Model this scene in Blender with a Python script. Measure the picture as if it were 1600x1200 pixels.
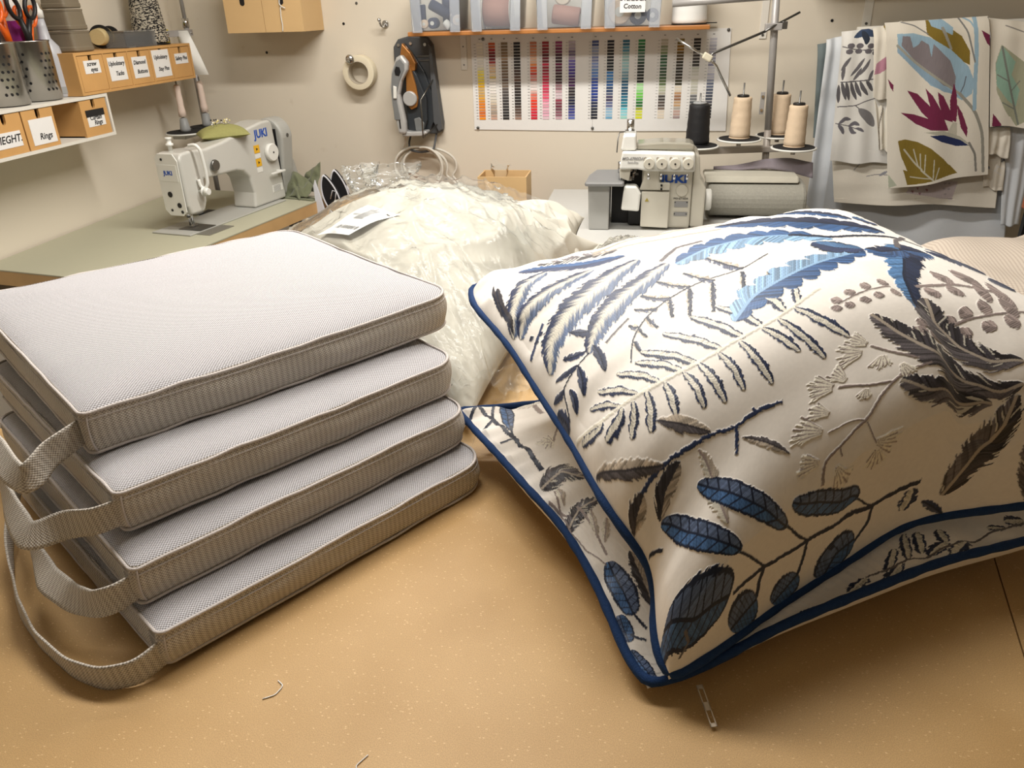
import bpy, bmesh, math, random
import numpy as np
from mathutils import Vector, Matrix

for o in list(bpy.data.objects):
    bpy.data.objects.remove(o, do_unlink=True)
SC = bpy.context.scene
COL = SC.collection
R = math.radians

# ------------------------------------------------------------------ camera
TAB = 0.90            # cutting table height
SEW = 0.79            # sewing tables
YW, XW = 3.38, -2.06  # back wall, left wall
yaw, pit, roll = R(10.2), R(26.2), R(1.7)
fw = Vector((-math.sin(yaw)*math.cos(pit), math.cos(yaw)*math.cos(pit), -math.sin(pit)))
rt = Vector((math.cos(yaw), math.sin(yaw), 0)); up = rt.cross(fw)
cx = rt*math.cos(roll) - up*math.sin(roll); cy = rt*math.sin(roll) + up*math.cos(roll)
cam = bpy.data.cameras.new('camera'); cam.sensor_width = 36; cam.lens = 27.0
cam.clip_start = 0.02; cam.clip_end = 50
camo = bpy.data.objects.new('camera', cam); COL.objects.link(camo)
camo.matrix_world = Matrix(((cx.x, cy.x, -fw.x, 0), (cx.y, cy.y, -fw.y, 0), (cx.z, cy.z, -fw.z, TAB+0.585), (0, 0, 0, 1)))
SC.camera = camo

# ------------------------------------------------------------------ light, exposure
w = bpy.data.worlds.new('world'); SC.world = w; w.use_nodes = True
w.node_tree.nodes['Background'].inputs[0].default_value = (1.0, 0.93, 0.84, 1)
w.node_tree.nodes['Background'].inputs[1].default_value = 0.04
def area(name, loc, sx, sy, power, color, rot=(0, 0, 0)):
    l = bpy.data.lights.new(name, 'AREA'); l.shape = 'RECTANGLE'; l.size = sx; l.size_y = sy
    l.energy = power; l.color = color
    o = bpy.data.objects.new(name, l); COL.objects.link(o); o.location = loc; o.rotation_euler = rot
    return o
area('ceiling_tube_light', (-0.42, 1.20, 2.34), 1.3, 0.28, 27, (1.0, 0.955, 0.895))
area('ceiling_tube_light_back', (-0.45, 2.25, 2.34), 1.3, 0.10, 36, (1.0, 0.955, 0.895))
area('added_rear_fill', (-1.2, -1.6, 2.36), 1.2, 0.10, 3.5, (1.0, 0.945, 0.875))  # weak unseen fill added behind the camera to lift the near sides
vs = SC.view_settings
vs.view_transform = 'Standard'; vs.look = 'None'; vs.gamma = 1.0; vs.exposure = 0.0
vs.use_curve_mapping = False

# ------------------------------------------------------------------ helpers
random.seed(7); RNG = np.random.default_rng(7)
ORG = {}
def lin(c):
    return tuple(((v/255.0)/12.92 if v/255.0 <= 0.04045 else ((v/255.0+0.055)/1.055)**2.4) for v in c[:3])
def rgba(c): return lin(c)+(1.0,)
def mat(name, color, rough=0.5, metal=0.0, var=0.06, vscale=30.0, bump=0.0, bscale=200.0, spec=0.5,
        sheen=0.0, trans=0.0, alpha=1.0, coat=0.0, emit=0.0, ior=1.45, sub=0.0):
    """one procedural surface: base colour broken up by noise, optional noise bump"""
    m = bpy.data.materials.new(name); m.use_nodes = True
    nt = m.node_tree; N = nt.nodes; L = nt.links; b = N['Principled BSDF']
    tc = N.new('ShaderNodeTexCoord')
    nz = N.new('ShaderNodeTexNoise'); nz.inputs['Scale'].default_value = vscale; nz.inputs['Detail'].default_value = 4
    L.new(tc.outputs['Object'], nz.inputs['Vector'])
    mx = N.new('ShaderNodeMix'); mx.data_type = 'RGBA'
    c = lin(color)
    mx.inputs[6].default_value = tuple(max(0, v*(1-var)) for v in c)+(1,)
    mx.inputs[7].default_value = tuple(min(1, v*(1+var)) for v in c)+(1,)
    L.new(nz.outputs['Fac'], mx.inputs[0]); L.new(mx.outputs[2], b.inputs['Base Color'])
    b.inputs['Roughness'].default_value = rough; b.inputs['Metallic'].default_value = metal
    b.inputs['Specular IOR Level'].default_value = spec
    b.inputs['Sheen Weight'].default_value = sheen
    b.inputs['Transmission Weight'].default_value = trans; b.inputs['IOR'].default_value = ior
    b.inputs['Alpha'].default_value = alpha; b.inputs['Coat Weight'].default_value = coat
    if sub: b.inputs['Subsurface Weight'].default_value = sub; b.inputs['Subsurface Scale'].default_value = 0.01
    if bump:
        n2 = N.new('ShaderNodeTexNoise'); n2.inputs['Scale'].default_value = bscale; n2.inputs['Detail'].default_value = 3
        L.new(tc.outputs['Object'], n2.inputs['Vector'])
        bp = N.new('ShaderNodeBump'); bp.inputs['Strength'].default_value = bump; bp.inputs['Distance'].default_value = 0.002
        L.new(n2.outputs['Fac'], bp.inputs['Height']); L.new(bp.outputs[0], b.inputs['Normal'])
    return m
def sheet_mat(name, color, gloss=0.15, rough=0.15, milky=0.12, bump=0.4, bscale=60):
    """thin clear plastic film: mostly see-through, with shine"""
    m = bpy.data.materials.new(name); m.use_nodes = True
    nt = m.node_tree; N = nt.nodes; L = nt.links; N.remove(N['Principled BSDF']); out = N['Material Output']
    tr = N.new('ShaderNodeBsdfTransparent'); tr.inputs[0].default_value = (0.97, 0.98, 0.98, 1)
    gl = N.new('ShaderNodeBsdfGlossy'); gl.inputs['Roughness'].default_value = rough
    df = N.new('ShaderNodeBsdfDiffuse'); df.inputs[0].default_value = rgba(color)
    tc = N.new('ShaderNodeTexCoord'); nz = N.new('ShaderNodeTexNoise'); nz.inputs['Scale'].default_value = bscale
    nz.inputs['Detail'].default_value = 4; L.new(tc.outputs['Object'], nz.inputs['Vector'])
    bp = N.new('ShaderNodeBump'); bp.inputs['Strength'].default_value = bump; bp.inputs['Distance'].default_value = 0.01
    L.new(nz.outputs['Fac'], bp.inputs['Height']); L.new(bp.outputs[0], gl.inputs['Normal'])
    lw = N.new('ShaderNodeLayerWeight'); lw.inputs[0].default_value = gloss; L.new(bp.outputs[0], lw.inputs['Normal'])
    m1 = N.new('ShaderNodeMixShader'); m1.inputs[0].default_value = milky
    L.new(tr.outputs[0], m1.inputs[1]); L.new(df.outputs[0], m1.inputs[2])
    m2 = N.new('ShaderNodeMixShader'); L.new(lw.outputs['Fresnel'], m2.inputs[0])
    L.new(m1.outputs[0], m2.inputs[1]); L.new(gl.outputs[0], m2.inputs[2]); L.new(m2.outputs[0], out.inputs[0])
    return m

def thing(name, label, cat, loc=(0, 0, 0), rotz=0, group=None):
    o = bpy.data.objects.new(name, None); COL.objects.link(o); o.empty_display_size = 0.05
    o.location = loc; o.rotation_euler = (0, 0, rotz); o['label'] = label; o['category'] = cat
    if group: o['group'] = group
    ORG[o.name] = Vector(loc)
    return o
def tag(o, label=None, cat=None, group=None, kind=None):
    if label: o['label'] = label
    if cat: o['category'] = cat
    if group: o['group'] = group
    if kind: o['kind'] = kind
    return o
def finish(name, me, mats, parent, world, bevel, smooth, loc=None):
    for m in (mats if isinstance(mats, (list, tuple)) else [mats]): me.materials.append(m)
    o = bpy.data.objects.new(name, me); COL.objects.link(o)
    if parent is not None:
        o.parent = parent
        if world: me.transform(Matrix.Translation(-ORG[parent.name]))
        ORG[o.name] = Vector(ORG[parent.name])
    elif world:
        if loc is None:
            n = len(me.vertices); a = np.empty(n*3, dtype=np.float32); me.vertices.foreach_get('co', a); a = a.reshape(-1, 3)
            mn, mx = a.min(0), a.max(0); loc = (float((mn[0]+mx[0])/2), float((mn[1]+mx[1])/2), float(mn[2]))
        me.transform(Matrix.Translation(-Vector(loc))); o.location = loc; ORG[o.name] = Vector(loc)
    if smooth: me.polygons.foreach_set('use_smooth', np.ones(len(me.polygons), dtype=bool))
    if bevel:
        b = o.modifiers.new('bevel', 'BEVEL'); b.width = bevel; b.segments = 2; b.limit_method = 'ANGLE'; b.angle_limit = R(40)
    me.update()
    return o
class MB:
    """collects simple shapes; build() links them as one mesh object"""
    def __init__(s): s.v = []; s.f = []; s.mi = []; s.M = Matrix.Identity(4); s.m = 0; s.sm = []
    def add(s, vs, fs, smooth=False):
        b = len(s.v)
        for q in vs: s.v.append(tuple(s.M @ Vector(q)))
        for f in fs: s.f.append(tuple(b+i for i in f)); s.mi.append(s.m); s.sm.append(smooth)
        return s
    def box(s, x0, x1, y0, y1, z0, z1):
        v = [(x, y, z) for z in (z0, z1) for y in (y0, y1) for x in (x0, x1)]
        return s.add(v, [(0, 2, 3, 1), (4, 5, 7, 6), (0, 1, 5, 4), (2, 6, 7, 3), (0, 4, 6, 2), (1, 3, 7, 5)])
    def boxc(s, c, d): return s.box(c[0]-d[0]/2, c[0]+d[0]/2, c[1]-d[1]/2, c[1]+d[1]/2, c[2]-d[2]/2, c[2]+d[2]/2)
    def lathe(s, prof, c=(0, 0, 0), n=24, axis='z', cap=True):
        v = []; f = []
        for r, h in prof:
            for k in range(n):
                a = 2*math.pi*k/n; p = (r*math.cos(a), r*math.sin(a), h)
                if axis == 'x': p = (p[2], p[0], p[1])
                if axis == 'y': p = (p[0], p[2], -p[1])
                v.append((p[0]+c[0], p[1]+c[1], p[2]+c[2]))
        for i in range(len(prof)-1):
            for k in range(n):
                f.append((i*n+k, i*n+(k+1) % n, (i+1)*n+(k+1) % n, (i+1)*n+k))
        s.add(v, f, True)
        if cap:
            b = len(s.v)-len(v)
            s.f.append(tuple(b+k for k in range(n))[::-1]); s.mi.append(s.m); s.sm.append(False)
            s.f.append(tuple(b+(len(prof)-1)*n+k for k in range(n))); s.mi.append(s.m); s.sm.append(False)
        return s
    def cyl(s, p0, p1, r0, r1=None, n=16):
        return s.tube([p0, p1], [r0, r0 if r1 is None else r1], n)
    def tube(s, pts, r, n=10, cap=True, closed=False):
        pts = [Vector(p) for p in pts]; k = len(pts)
        rr = r if isinstance(r, (list, tuple)) else [r]*k
        v = []; f = []; prev = None
        for i, p in enumerate(pts):
            if closed: t = pts[(i+1) % k]-pts[i-1]
            else: t = pts[min(i+1, k-1)]-pts[max(i-1, 0)]
            if t.length < 1e-9: t = Vector((0, 0, 1))
            t.normalize()
            if prev is None:
                a = Vector((0, 0, 1)) if abs(t.z) < 0.9 else Vector((1, 0, 0)); u = t.cross(a).normalized()
            else:
                u = (prev-t*prev.dot(t))
                u = u.normalized() if u.length > 1e-6 else t.orthogonal().normalized()
            prev = u; w2 = t.cross(u)
            for j in range(n):
                a = 2*math.pi*j/n; v.append(p+(u*math.cos(a)+w2*math.sin(a))*rr[i])
        for i in range(k if closed else k-1):
            i2 = (i+1) % k
            for j in range(n): f.append((i*n+j, i*n+(j+1) % n, i2*n+(j+1) % n, i2*n+j))
        s.add(v, f, True)
        if cap and not closed:
            b = len(s.v)-len(v)
            s.f.append(tuple(b+j for j in range(n))[::-1]); s.f.append(tuple(b+(k-1)*n+j for j in range(n)))
            s.mi += [s.m]*2; s.sm += [False]*2
        return s
    def grid(s, P, smooth=True):
        P = np.asarray(P); a, b = P.shape[:2]
        return s.add([tuple(q) for q in P.reshape(-1, 3)], [(i*b+j, i*b+j+1, (i+1)*b+j+1, (i+1)*b+j) for i in range(a-1) for j in range(b-1)], smooth)
    def prism(s, pts, h0, h1, axis='z'):
        """closed 2D outline extruded from h0 to h1 along axis"""
        n = len(pts)
        def q(a, b, h): return {'z': (a, b, h), 'y': (a, h, b), 'x': (h, a, b)}[axis]
        v = [q(a, b, h0) for a, b in pts]+[q(a, b, h1) for a, b in pts]
        return s.add(v, [tuple(range(n))[::-1], tuple(range(n, 2*n))]+[(i, (i+1) % n, n+(i+1) % n, n+i) for i in range(n)])
    def text(s, body, size, M, depth=0.0004, shear=0.0, align='CENTER', bold=0.0, spacing=1.0):
        cu = bpy.data.curves.new('t', 'FONT'); cu.body = body; cu.size = size; cu.extrude = depth; cu.shear = shear
        cu.align_x = align; cu.align_y = 'CENTER'; cu.offset = bold; cu.space_character = spacing; cu.resolution_u = 2
        o = bpy.data.objects.new('t', cu); COL.objects.link(o)
        dg = bpy.context.evaluated_depsgraph_get(); me = bpy.data.meshes.new_from_object(o.evaluated_get(dg))
        v = [M @ q.co for q in me.vertices]; f = [tuple(p.vertices) for p in me.polygons]
        bpy.data.objects.remove(o); bpy.data.curves.remove(cu); bpy.data.meshes.remove(me)
        return s.add(v, f)
    def build(s, name, mats, parent=None, world=True, bevel=0.0, smooth=None, solid=0.0, loc=None, sub=0, fix=True):
        me = bpy.data.meshes.new(name); me.from_pydata(s.v, [], s.f)
        me.polygons.foreach_set('material_index', s.mi)
        me.polygons.foreach_set('use_smooth', s.sm if smooth is None else [smooth]*len(s.f))
        if fix and len(s.v) < 60000:
            bm = bmesh.new(); bm.from_mesh(me); bmesh.ops.recalc_face_normals(bm, faces=bm.faces); bm.to_mesh(me); bm.free()
        o = finish(name, me, mats, parent, world, 0, False, loc)
        if solid:
            d = o.modifiers.new('solid', 'SOLIDIFY'); d.thickness = solid; d.offset = 0
        if sub:
            d = o.modifiers.new('sub', 'SUBSURF'); d.levels = sub; d.render_levels = sub
        if bevel:
            b = o.modifiers.new('bevel', 'BEVEL'); b.width = bevel; b.segments = 2; b.limit_method = 'ANGLE'; b.angle_limit = R(40)
        return o
def copy_tree(o, parent=None):
    c = o.copy(); COL.objects.link(c); c.parent = parent
    ORG[c.name] = ORG.get(o.name, Vector((0, 0, 0)))
    for ch in list(o.children): copy_tree(ch, c)
    return c
def gridmesh(name, P, mats, parent=None, uv=None, col=None, flip=False, world=True, loc=None, extra=None):
    """numpy grid (a,b,3) as one smooth mesh, fast path for dense cloth"""
    a, b = P.shape[:2]; me = bpy.data.meshes.new(name)
    idx = np.arange(a*b).reshape(a, b)
    q = np.stack([idx[:-1, :-1], idx[1:, :-1], idx[1:, 1:], idx[:-1, 1:]], -1).reshape(-1, 4)
    if flip: q = q[:, ::-1]
    me.vertices.add(a*b); me.vertices.foreach_set('co', P.reshape(-1).astype(np.float32))
    n = len(q); me.loops.add(n*4); me.loops.foreach_set('vertex_index', q.reshape(-1).astype(np.int32))
    me.polygons.add(n); me.polygons.foreach_set('loop_start', np.arange(0, n*4, 4, dtype=np.int32))
    me.update(calc_edges=True)
    if uv is not None:
        l = me.uv_layers.new(name='UVMap'); l.data.foreach_set('uv', uv.reshape(-1, 2)[q.reshape(-1)].astype(np.float32).reshape(-1))
    if col is not None:
        at = me.color_attributes.new('pattern', 'FLOAT_COLOR', 'POINT'); at.data.foreach_set('color', col.reshape(-1).astype(np.float32))
    return finish(name, me, mats, parent, world, 0, True, loc)
def vnoise(x, y, seed=0):
    """smooth value noise on arrays"""
    xi = np.floor(x).astype(int); yi = np.floor(y).astype(int); xf = x-xi; yf = y-yi
    u = xf*xf*(3-2*xf); v = yf*yf*(3-2*yf)
    def h(a, b):
        t = np.sin(a*127.1+b*311.7+seed*74.7)*43758.5453; return t-np.floor(t)
    return (h(xi, yi)*(1-u)+h(xi+1, yi)*u)*(1-v)+(h(xi, yi+1)*(1-u)+h(xi+1, yi+1)*u)*v
def hsh(a, seed=0.0):
    t = np.sin(a*12.9898+seed*78.233)*43758.5453; return t-np.floor(t)
def smooth_curve(pts, n=40, it=2):
    P = np.array(pts, float); d = np.r_[0, np.cumsum(np.linalg.norm(np.diff(P, axis=0), axis=1))]; d /= d[-1]
    u = np.linspace(0, 1, n); Q = np.stack([np.interp(u, d, P[:, k]) for k in range(P.shape[1])], 1)
    for _ in range(it): Q[1:-1] = (Q[:-2]+2*Q[1:-1]+Q[2:])/4
    return Q

# ------------------------------------------------------------------ the room
def wall_mat(name, color):
    m = mat(name, color, rough=0.6, var=0.03, vscale=2.0, bump=0.12, bscale=60)
    nt = m.node_tree; N = nt.nodes; L = nt.links; b = N['Principled BSDF']
    src = b.inputs['Base Color'].links[0].from_socket
    tc = N.new('ShaderNodeTexCoord'); n = N.new('ShaderNodeTexNoise'); n.inputs['Scale'].default_value = 9; n.inputs['Detail'].default_value = 8
    L.new(tc.outputs['Object'], n.inputs['Vector'])
    r = N.new('ShaderNodeValToRGB'); r.color_ramp.elements[0].position = 0.70; r.color_ramp.elements[1].position = 0.78
    r.color_ramp.elements[0].color = (0, 0, 0, 1); r.color_ramp.elements[1].color = (0.45, 0.45, 0.45, 1)
    L.new(n.outputs['Fac'], r.inputs[0])
    mx = N.new('ShaderNodeMix'); mx.data_type = 'RGBA'; L.new(r.outputs[0], mx.inputs[0]); L.new(src, mx.inputs[6])
    mx.inputs[7].default_value = rgba((190, 172, 148)); L.new(mx.outputs[2], b.inputs['Base Color'])
    return m
WALLM = wall_mat('cream_wall_paint', (222, 213, 196))
CEILM = mat('ceiling_paint', (225, 222, 214), rough=0.8, var=0.02)
FLOORM = mat('dark_floor', (92, 82, 72), rough=0.6, var=0.15, vscale=6)
def struct(name, mb, m, **k): return tag(mb.build(name, m, **k), kind='structure')
struct('floor', MB().box(XW-0.1, 2.7, -2.6, YW+0.1, -0.1, 0.0), FLOORM)
struct('ceiling', MB().box(XW-0.1, 2.7, -2.6, YW+0.1, 2.4, 2.5), CEILM)
struct('wall_back', MB().box(XW-0.1, 2.7, YW, YW+0.1, 0, 2.4), WALLM)
struct('wall_left', MB().box(XW-0.1, XW, -2.6, YW, 0, 2.4), WALLM)
struct('wall_right', MB().box(2.6, 2.7, -2.6, YW, 0, 2.4), WALLM)
struct('wall_front', MB().box(XW, 2.6, -2.7, -2.6, 0, 2.4), WALLM)
for i, (x, y, z) in enumerate(((-0.42, 1.20, 2.36), (-0.45, 2.25, 2.36), (-1.2, -1.6, 2.378))):
    t = thing('ceiling_light', ['white ceiling batten light above the cutting table', 'white ceiling batten light nearest the back wall', 'white batten housing added for the unseen rear fill light'][i], 'light', (x, y, z))
    MB().box(-0.67, 0.67, -0.15, 0.15, 0.002, 0.022).build('housing', CEILM, t, world=False)  # the last housing is added only to go with the rear fill

# ------------------------------------------------------------------ cutting table
def mdf_mat():
    m = bpy.data.materials.new('mdf_board'); m.use_nodes = True
    nt = m.node_tree; N = nt.nodes; L = nt.links; b = N['Principled BSDF']; tc = N.new('ShaderNodeTexCoord')
    n1 = N.new('ShaderNodeTexNoise'); n1.inputs['Scale'].default_value = 5; n1.inputs['Detail'].default_value = 6; L.new(tc.outputs['Object'], n1.inputs['Vector'])
    r1 = N.new('ShaderNodeValToRGB'); r1.color_ramp.elements[0].color = rgba((182, 147, 96)); r1.color_ramp.elements[1].color = rgba((201, 167, 117))
    r1.color_ramp.elements[0].position = 0.3; r1.color_ramp.elements[1].position = 0.7; L.new(n1.outputs['Fac'], r1.inputs[0])
    n2 = N.new('ShaderNodeTexNoise'); n2.inputs['Scale'].default_value = 1100; n2.inputs['Detail'].default_value = 3; L.new(tc.outputs['Object'], n2.inputs['Vector'])
    r2 = N.new('ShaderNodeValToRGB'); r2.color_ramp.elements[0].position = 0.35; r2.color_ramp.elements[1].position = 0.65
    r2.color_ramp.elements[0].color = (0.80, 0.80, 0.80, 1); r2.color_ramp.elements[1].color = (1.1, 1.1, 1.1, 1); L.new(n2.outputs['Fac'], r2.inputs[0])
    mx = N.new('ShaderNodeMix'); mx.data_type = 'RGBA'; mx.blend_type = 'MULTIPLY'; mx.inputs[0].default_value = 1
    L.new(r1.outputs[0], mx.inputs[6]); L.new(r2.outputs[0], mx.inputs[7])
    # pale wood fibres
    mp = N.new('ShaderNodeMapping'); L.new(tc.outputs['Object'], mp.inputs[0]); mp.inputs['Scale'].default_value = (1, 1.9, 1); mp.inputs['Rotation'].default_value = (0, 0, 0.5)
    v = N.new('ShaderNodeTexVoronoi'); v.inputs['Scale'].default_value = 120; v.distance = 'CHEBYCHEV'; v.inputs['Randomness'].default_value = 1; L.new(mp.outputs[0], v.inputs['Vector'])
    r3 = N.new('ShaderNodeValToRGB'); r3.color_ramp.elements[0].position = 0.07; r3.color_ramp.elements[1].position = 0.14
    r3.color_ramp.elements[0].color = (0.5, 0.5, 0.5, 1); r3.color_ramp.elements[1].color = (0, 0, 0, 1); L.new(v.outputs['Distance'], r3.inputs[0])
    m3 = N.new('ShaderNodeMix'); m3.data_type = 'RGBA'; L.new(r3.outputs[0], m3.inputs[0]); L.new(mx.outputs[2], m3.inputs[6]); m3.inputs[7].default_value = rgba((240, 208, 160))
    L.new(m3.outputs[2], b.inputs['Base Color']); b.inputs['Roughness'].default_value = 0.52; b.inputs['Specular IOR Level'].default_value = 0.35
    bp = N.new('ShaderNodeBump'); bp.inputs['Strength'].default_value = 0.06; bp.inputs['Distance'].default_value = 0.001
    L.new(n2.outputs['Fac'], bp.inputs['Height']); L.new(bp.outputs[0], b.inputs['Normal'])
    return m
MDF = mdf_mat(); LEGM = mat('grey_steel_leg', (110, 110, 112), rough=0.4, metal=0.6)
t = thing('cutting_table', 'large brown fibreboard cutting table carrying the stacked cushions and pillows', 'table', (0.2, 1.0, 0))
def seamx(y): return 0.4145+(y-0.771)*0.1844
b1 = MB(); b1.prism([(-1.0, 0.05), (seamx(0.05)-0.0008, 0.05), (seamx(1.96)-0.0008, 1.96), (-1.0, 1.96)], TAB-0.018, TAB)
b1.build('board', MDF, t)
b2 = MB(); b2.prism([(seamx(0.05)+0.0008, 0.05), (1.7, 0.05), (1.7, 1.96), (seamx(1.96)+0.0008, 1.96)], TAB-0.018, TAB)
b2.build('board', MDF, t)
MB().box(-0.96, 1.65, 0.12, 1.92, TAB-0.09, TAB-0.0185).build('frame', mat('table_timber', (150, 112, 70), rough=0.6, var=0.2), t)
for x in (-0.93, 1.6):
    for y in (0.15, 1.89):
        MB().box(x-0.03, x+0.03, y-0.03, y+0.03, 0.001, TAB-0.09).build('leg', LEGM, t)

LABELQ = [(-.715,1.580,1.055),(-.609,1.504,1.075),(-.505,1.545,1.106),(-.600,1.610,1.101)]
STRAP = [
 ([(-0.574,0.630,1.090),(-0.589,0.612,1.085),(-0.600,0.594,1.078),(-0.601,0.574,1.070),(-0.608,0.564,1.065),(-0.634,0.577,1.068),(-0.683,0.613,1.070),(-0.775,0.681,1.075)],[0, 0, 15, 35, 40, 20, 0, 0]),
 ([(-0.500,0.554,1.035),(-0.530,0.554,1.030),(-0.571,0.557,1.020),(-0.596,0.551,1.010),(-0.615,0.551,1.005),(-0.656,0.582,1.010),(-0.711,0.630,1.015),(-0.774,0.686,1.020)],[0, 5, 35, 45, 30, 10, 0, 0]),
 ([(-0.474,0.517,0.975),(-0.495,0.511,0.972),(-0.518,0.510,0.962),(-0.555,0.522,0.955),(-0.608,0.550,0.950),(-0.664,0.597,0.955),(-0.720,0.650,0.965),(-0.774,0.698,0.975)],[0, 10, 35, 45, 15, 0, 0, 0]),
 ([(-0.436,0.488,0.925),(-0.460,0.472,0.918),(-0.491,0.462,0.915),(-0.532,0.470,0.915),(-0.591,0.500,0.915),(-0.646,0.540,0.915),(-0.688,0.581,0.920),(-0.722,0.621,0.930),(-0.754,0.668,0.940),(-0.769,0.700,0.955)],[0, 0, -5, -5, 5, 10, 0, 0, 0]),
]

# ------------------------------------------------------------------ woven box cushions
def weave_mat(name, c_lo, c_hi, per=0.0034, rib=False):
    m = bpy.data.materials.new(name); m.use_nodes = True
    nt = m.node_tree; N = nt.nodes; L = nt.links; b = N['Principled BSDF']
    uv = N.new('ShaderNodeUVMap'); uv.uv_map = 'UVMap'
    sp = N.new('ShaderNodeSeparateXYZ'); L.new(uv.outputs[0], sp.inputs[0])
    def mth(op, a, bb=None):
        n = N.new('ShaderNodeMath'); n.operation = op
        for i, q in enumerate((a, bb)):
            if q is None: continue
            if isinstance(q, (int, float)): n.inputs[i].default_value = q
            else: L.new(q, n.inputs[i])
        return n.outputs[0]
    k = 2*math.pi/per
    sx = mth('SINE', mth('MULTIPLY', sp.outputs[0], k)); sy = mth('SINE', mth('MULTIPLY', sp.outputs[1], k))
    pr = mth('ADD', mth('MULTIPLY', mth('MULTIPLY', sx, sy), 0.5), 0.5)
    # threads lying along one direction inside each crossing
    s2 = mth('SINE', mth('MULTIPLY', sp.outputs[0], k*2)); s3 = mth('ABSOLUTE', s2)
    hgt = mth('ADD', mth('MULTIPLY', pr, 0.8), mth('MULTIPLY', s3, 0.2))
    nz = N.new('ShaderNodeTexNoise'); nz.inputs['Scale'].default_value = 500; nz.inputs['Detail'].default_value = 2; L.new(uv.outputs[0], nz.inputs['Vector'])
    n2 = N.new('ShaderNodeTexNoise'); n2.inputs['Scale'].default_value = 30; L.new(uv.outputs[0], n2.inputs['Vector'])
    f = mth('ADD', mth('MULTIPLY', hgt, 0.75), mth('MULTIPLY', nz.outputs['Fac'], 0.25))
    if rib:
        rb = mth('ADD', mth('MULTIPLY', mth('SINE', mth('MULTIPLY', sp.outputs[0], k/2.0)), 0.085), 0.0)
        f = mth('ADD', f, rb)
    r = N.new('ShaderNodeValToRGB'); r.color_ramp.elements[0].position = 0.22; r.color_ramp.elements[1].position = 0.75
    r.color_ramp.elements[0].color = rgba(c_lo); r.color_ramp.elements[1].color = rgba(c_hi); L.new(f, r.inputs[0])
    L.new(r.outputs[0], b.inputs['Base Color']); b.inputs['Roughness'].default_value = 0.85; b.inputs['Sheen Weight'].default_value = 0.15
    b.inputs['Specular IOR Level'].default_value = 0.25
    bp = N.new('ShaderNodeBump'); bp.inputs['Strength'].default_value = 0.8; bp.inputs['Distance'].default_value = 0.0012
    L.new(hgt, bp.inputs['Height']); L.new(bp.outputs[0], b.inputs['Normal'])
    return m
W_TOP = weave_mat('woven_top_cloth', (108, 103, 101), (224, 223, 228))
W_BAND = weave_mat('woven_band_cloth', (150, 141, 130), (232, 226, 216), rib=True)
W_PIPE = mat('seam_cloth', (205, 198, 194), rough=0.85, bump=0.6, bscale=900, var=0.1, vscale=400)

def bilin(c, s, t):
    c = np.array(c); s = s[..., None]; t = t[..., None]
    return (1-s)*(1-t)*c[0]+s*(1-t)*c[1]+s*t*c[2]+(1-s)*t*c[3]
def outline(n=34, rad=(0.02, 0.09, 0.07, 0.05)):
    """rounded unit square, corner radii for FL, FR, BR, BL"""
    pts = []
    cs = [(0, 0, 180), (1, 0, 270), (1, 1, 0), (0, 1, 90)]
    for k, (cx_, cy_, a0) in enumerate(cs):
        r = rad[k]; ox = cx_+(r if cx_ == 0 else -r); oy = cy_+(r if cy_ == 0 else -r)
        for a in np.linspace(a0, a0+90, 9): pts.append((ox+r*math.cos(R(a)), oy+r*math.sin(R(a))))
        k2 = (k+1) % 4; nx, ny, na = cs[k2]; r2 = rad[k2]
        ox2 = nx+(r2 if nx == 0 else -r2); oy2 = ny+(r2 if ny == 0 else -r2)
        A = np.array(pts[-1]); B = np.array((ox2+r2*math.cos(R(na)), oy2+r2*math.sin(R(na))))
        for u in np.linspace(0, 1, n)[1:-1]: pts.append(tuple(A+(B-A)*u))
    return np.array(pts)
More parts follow.
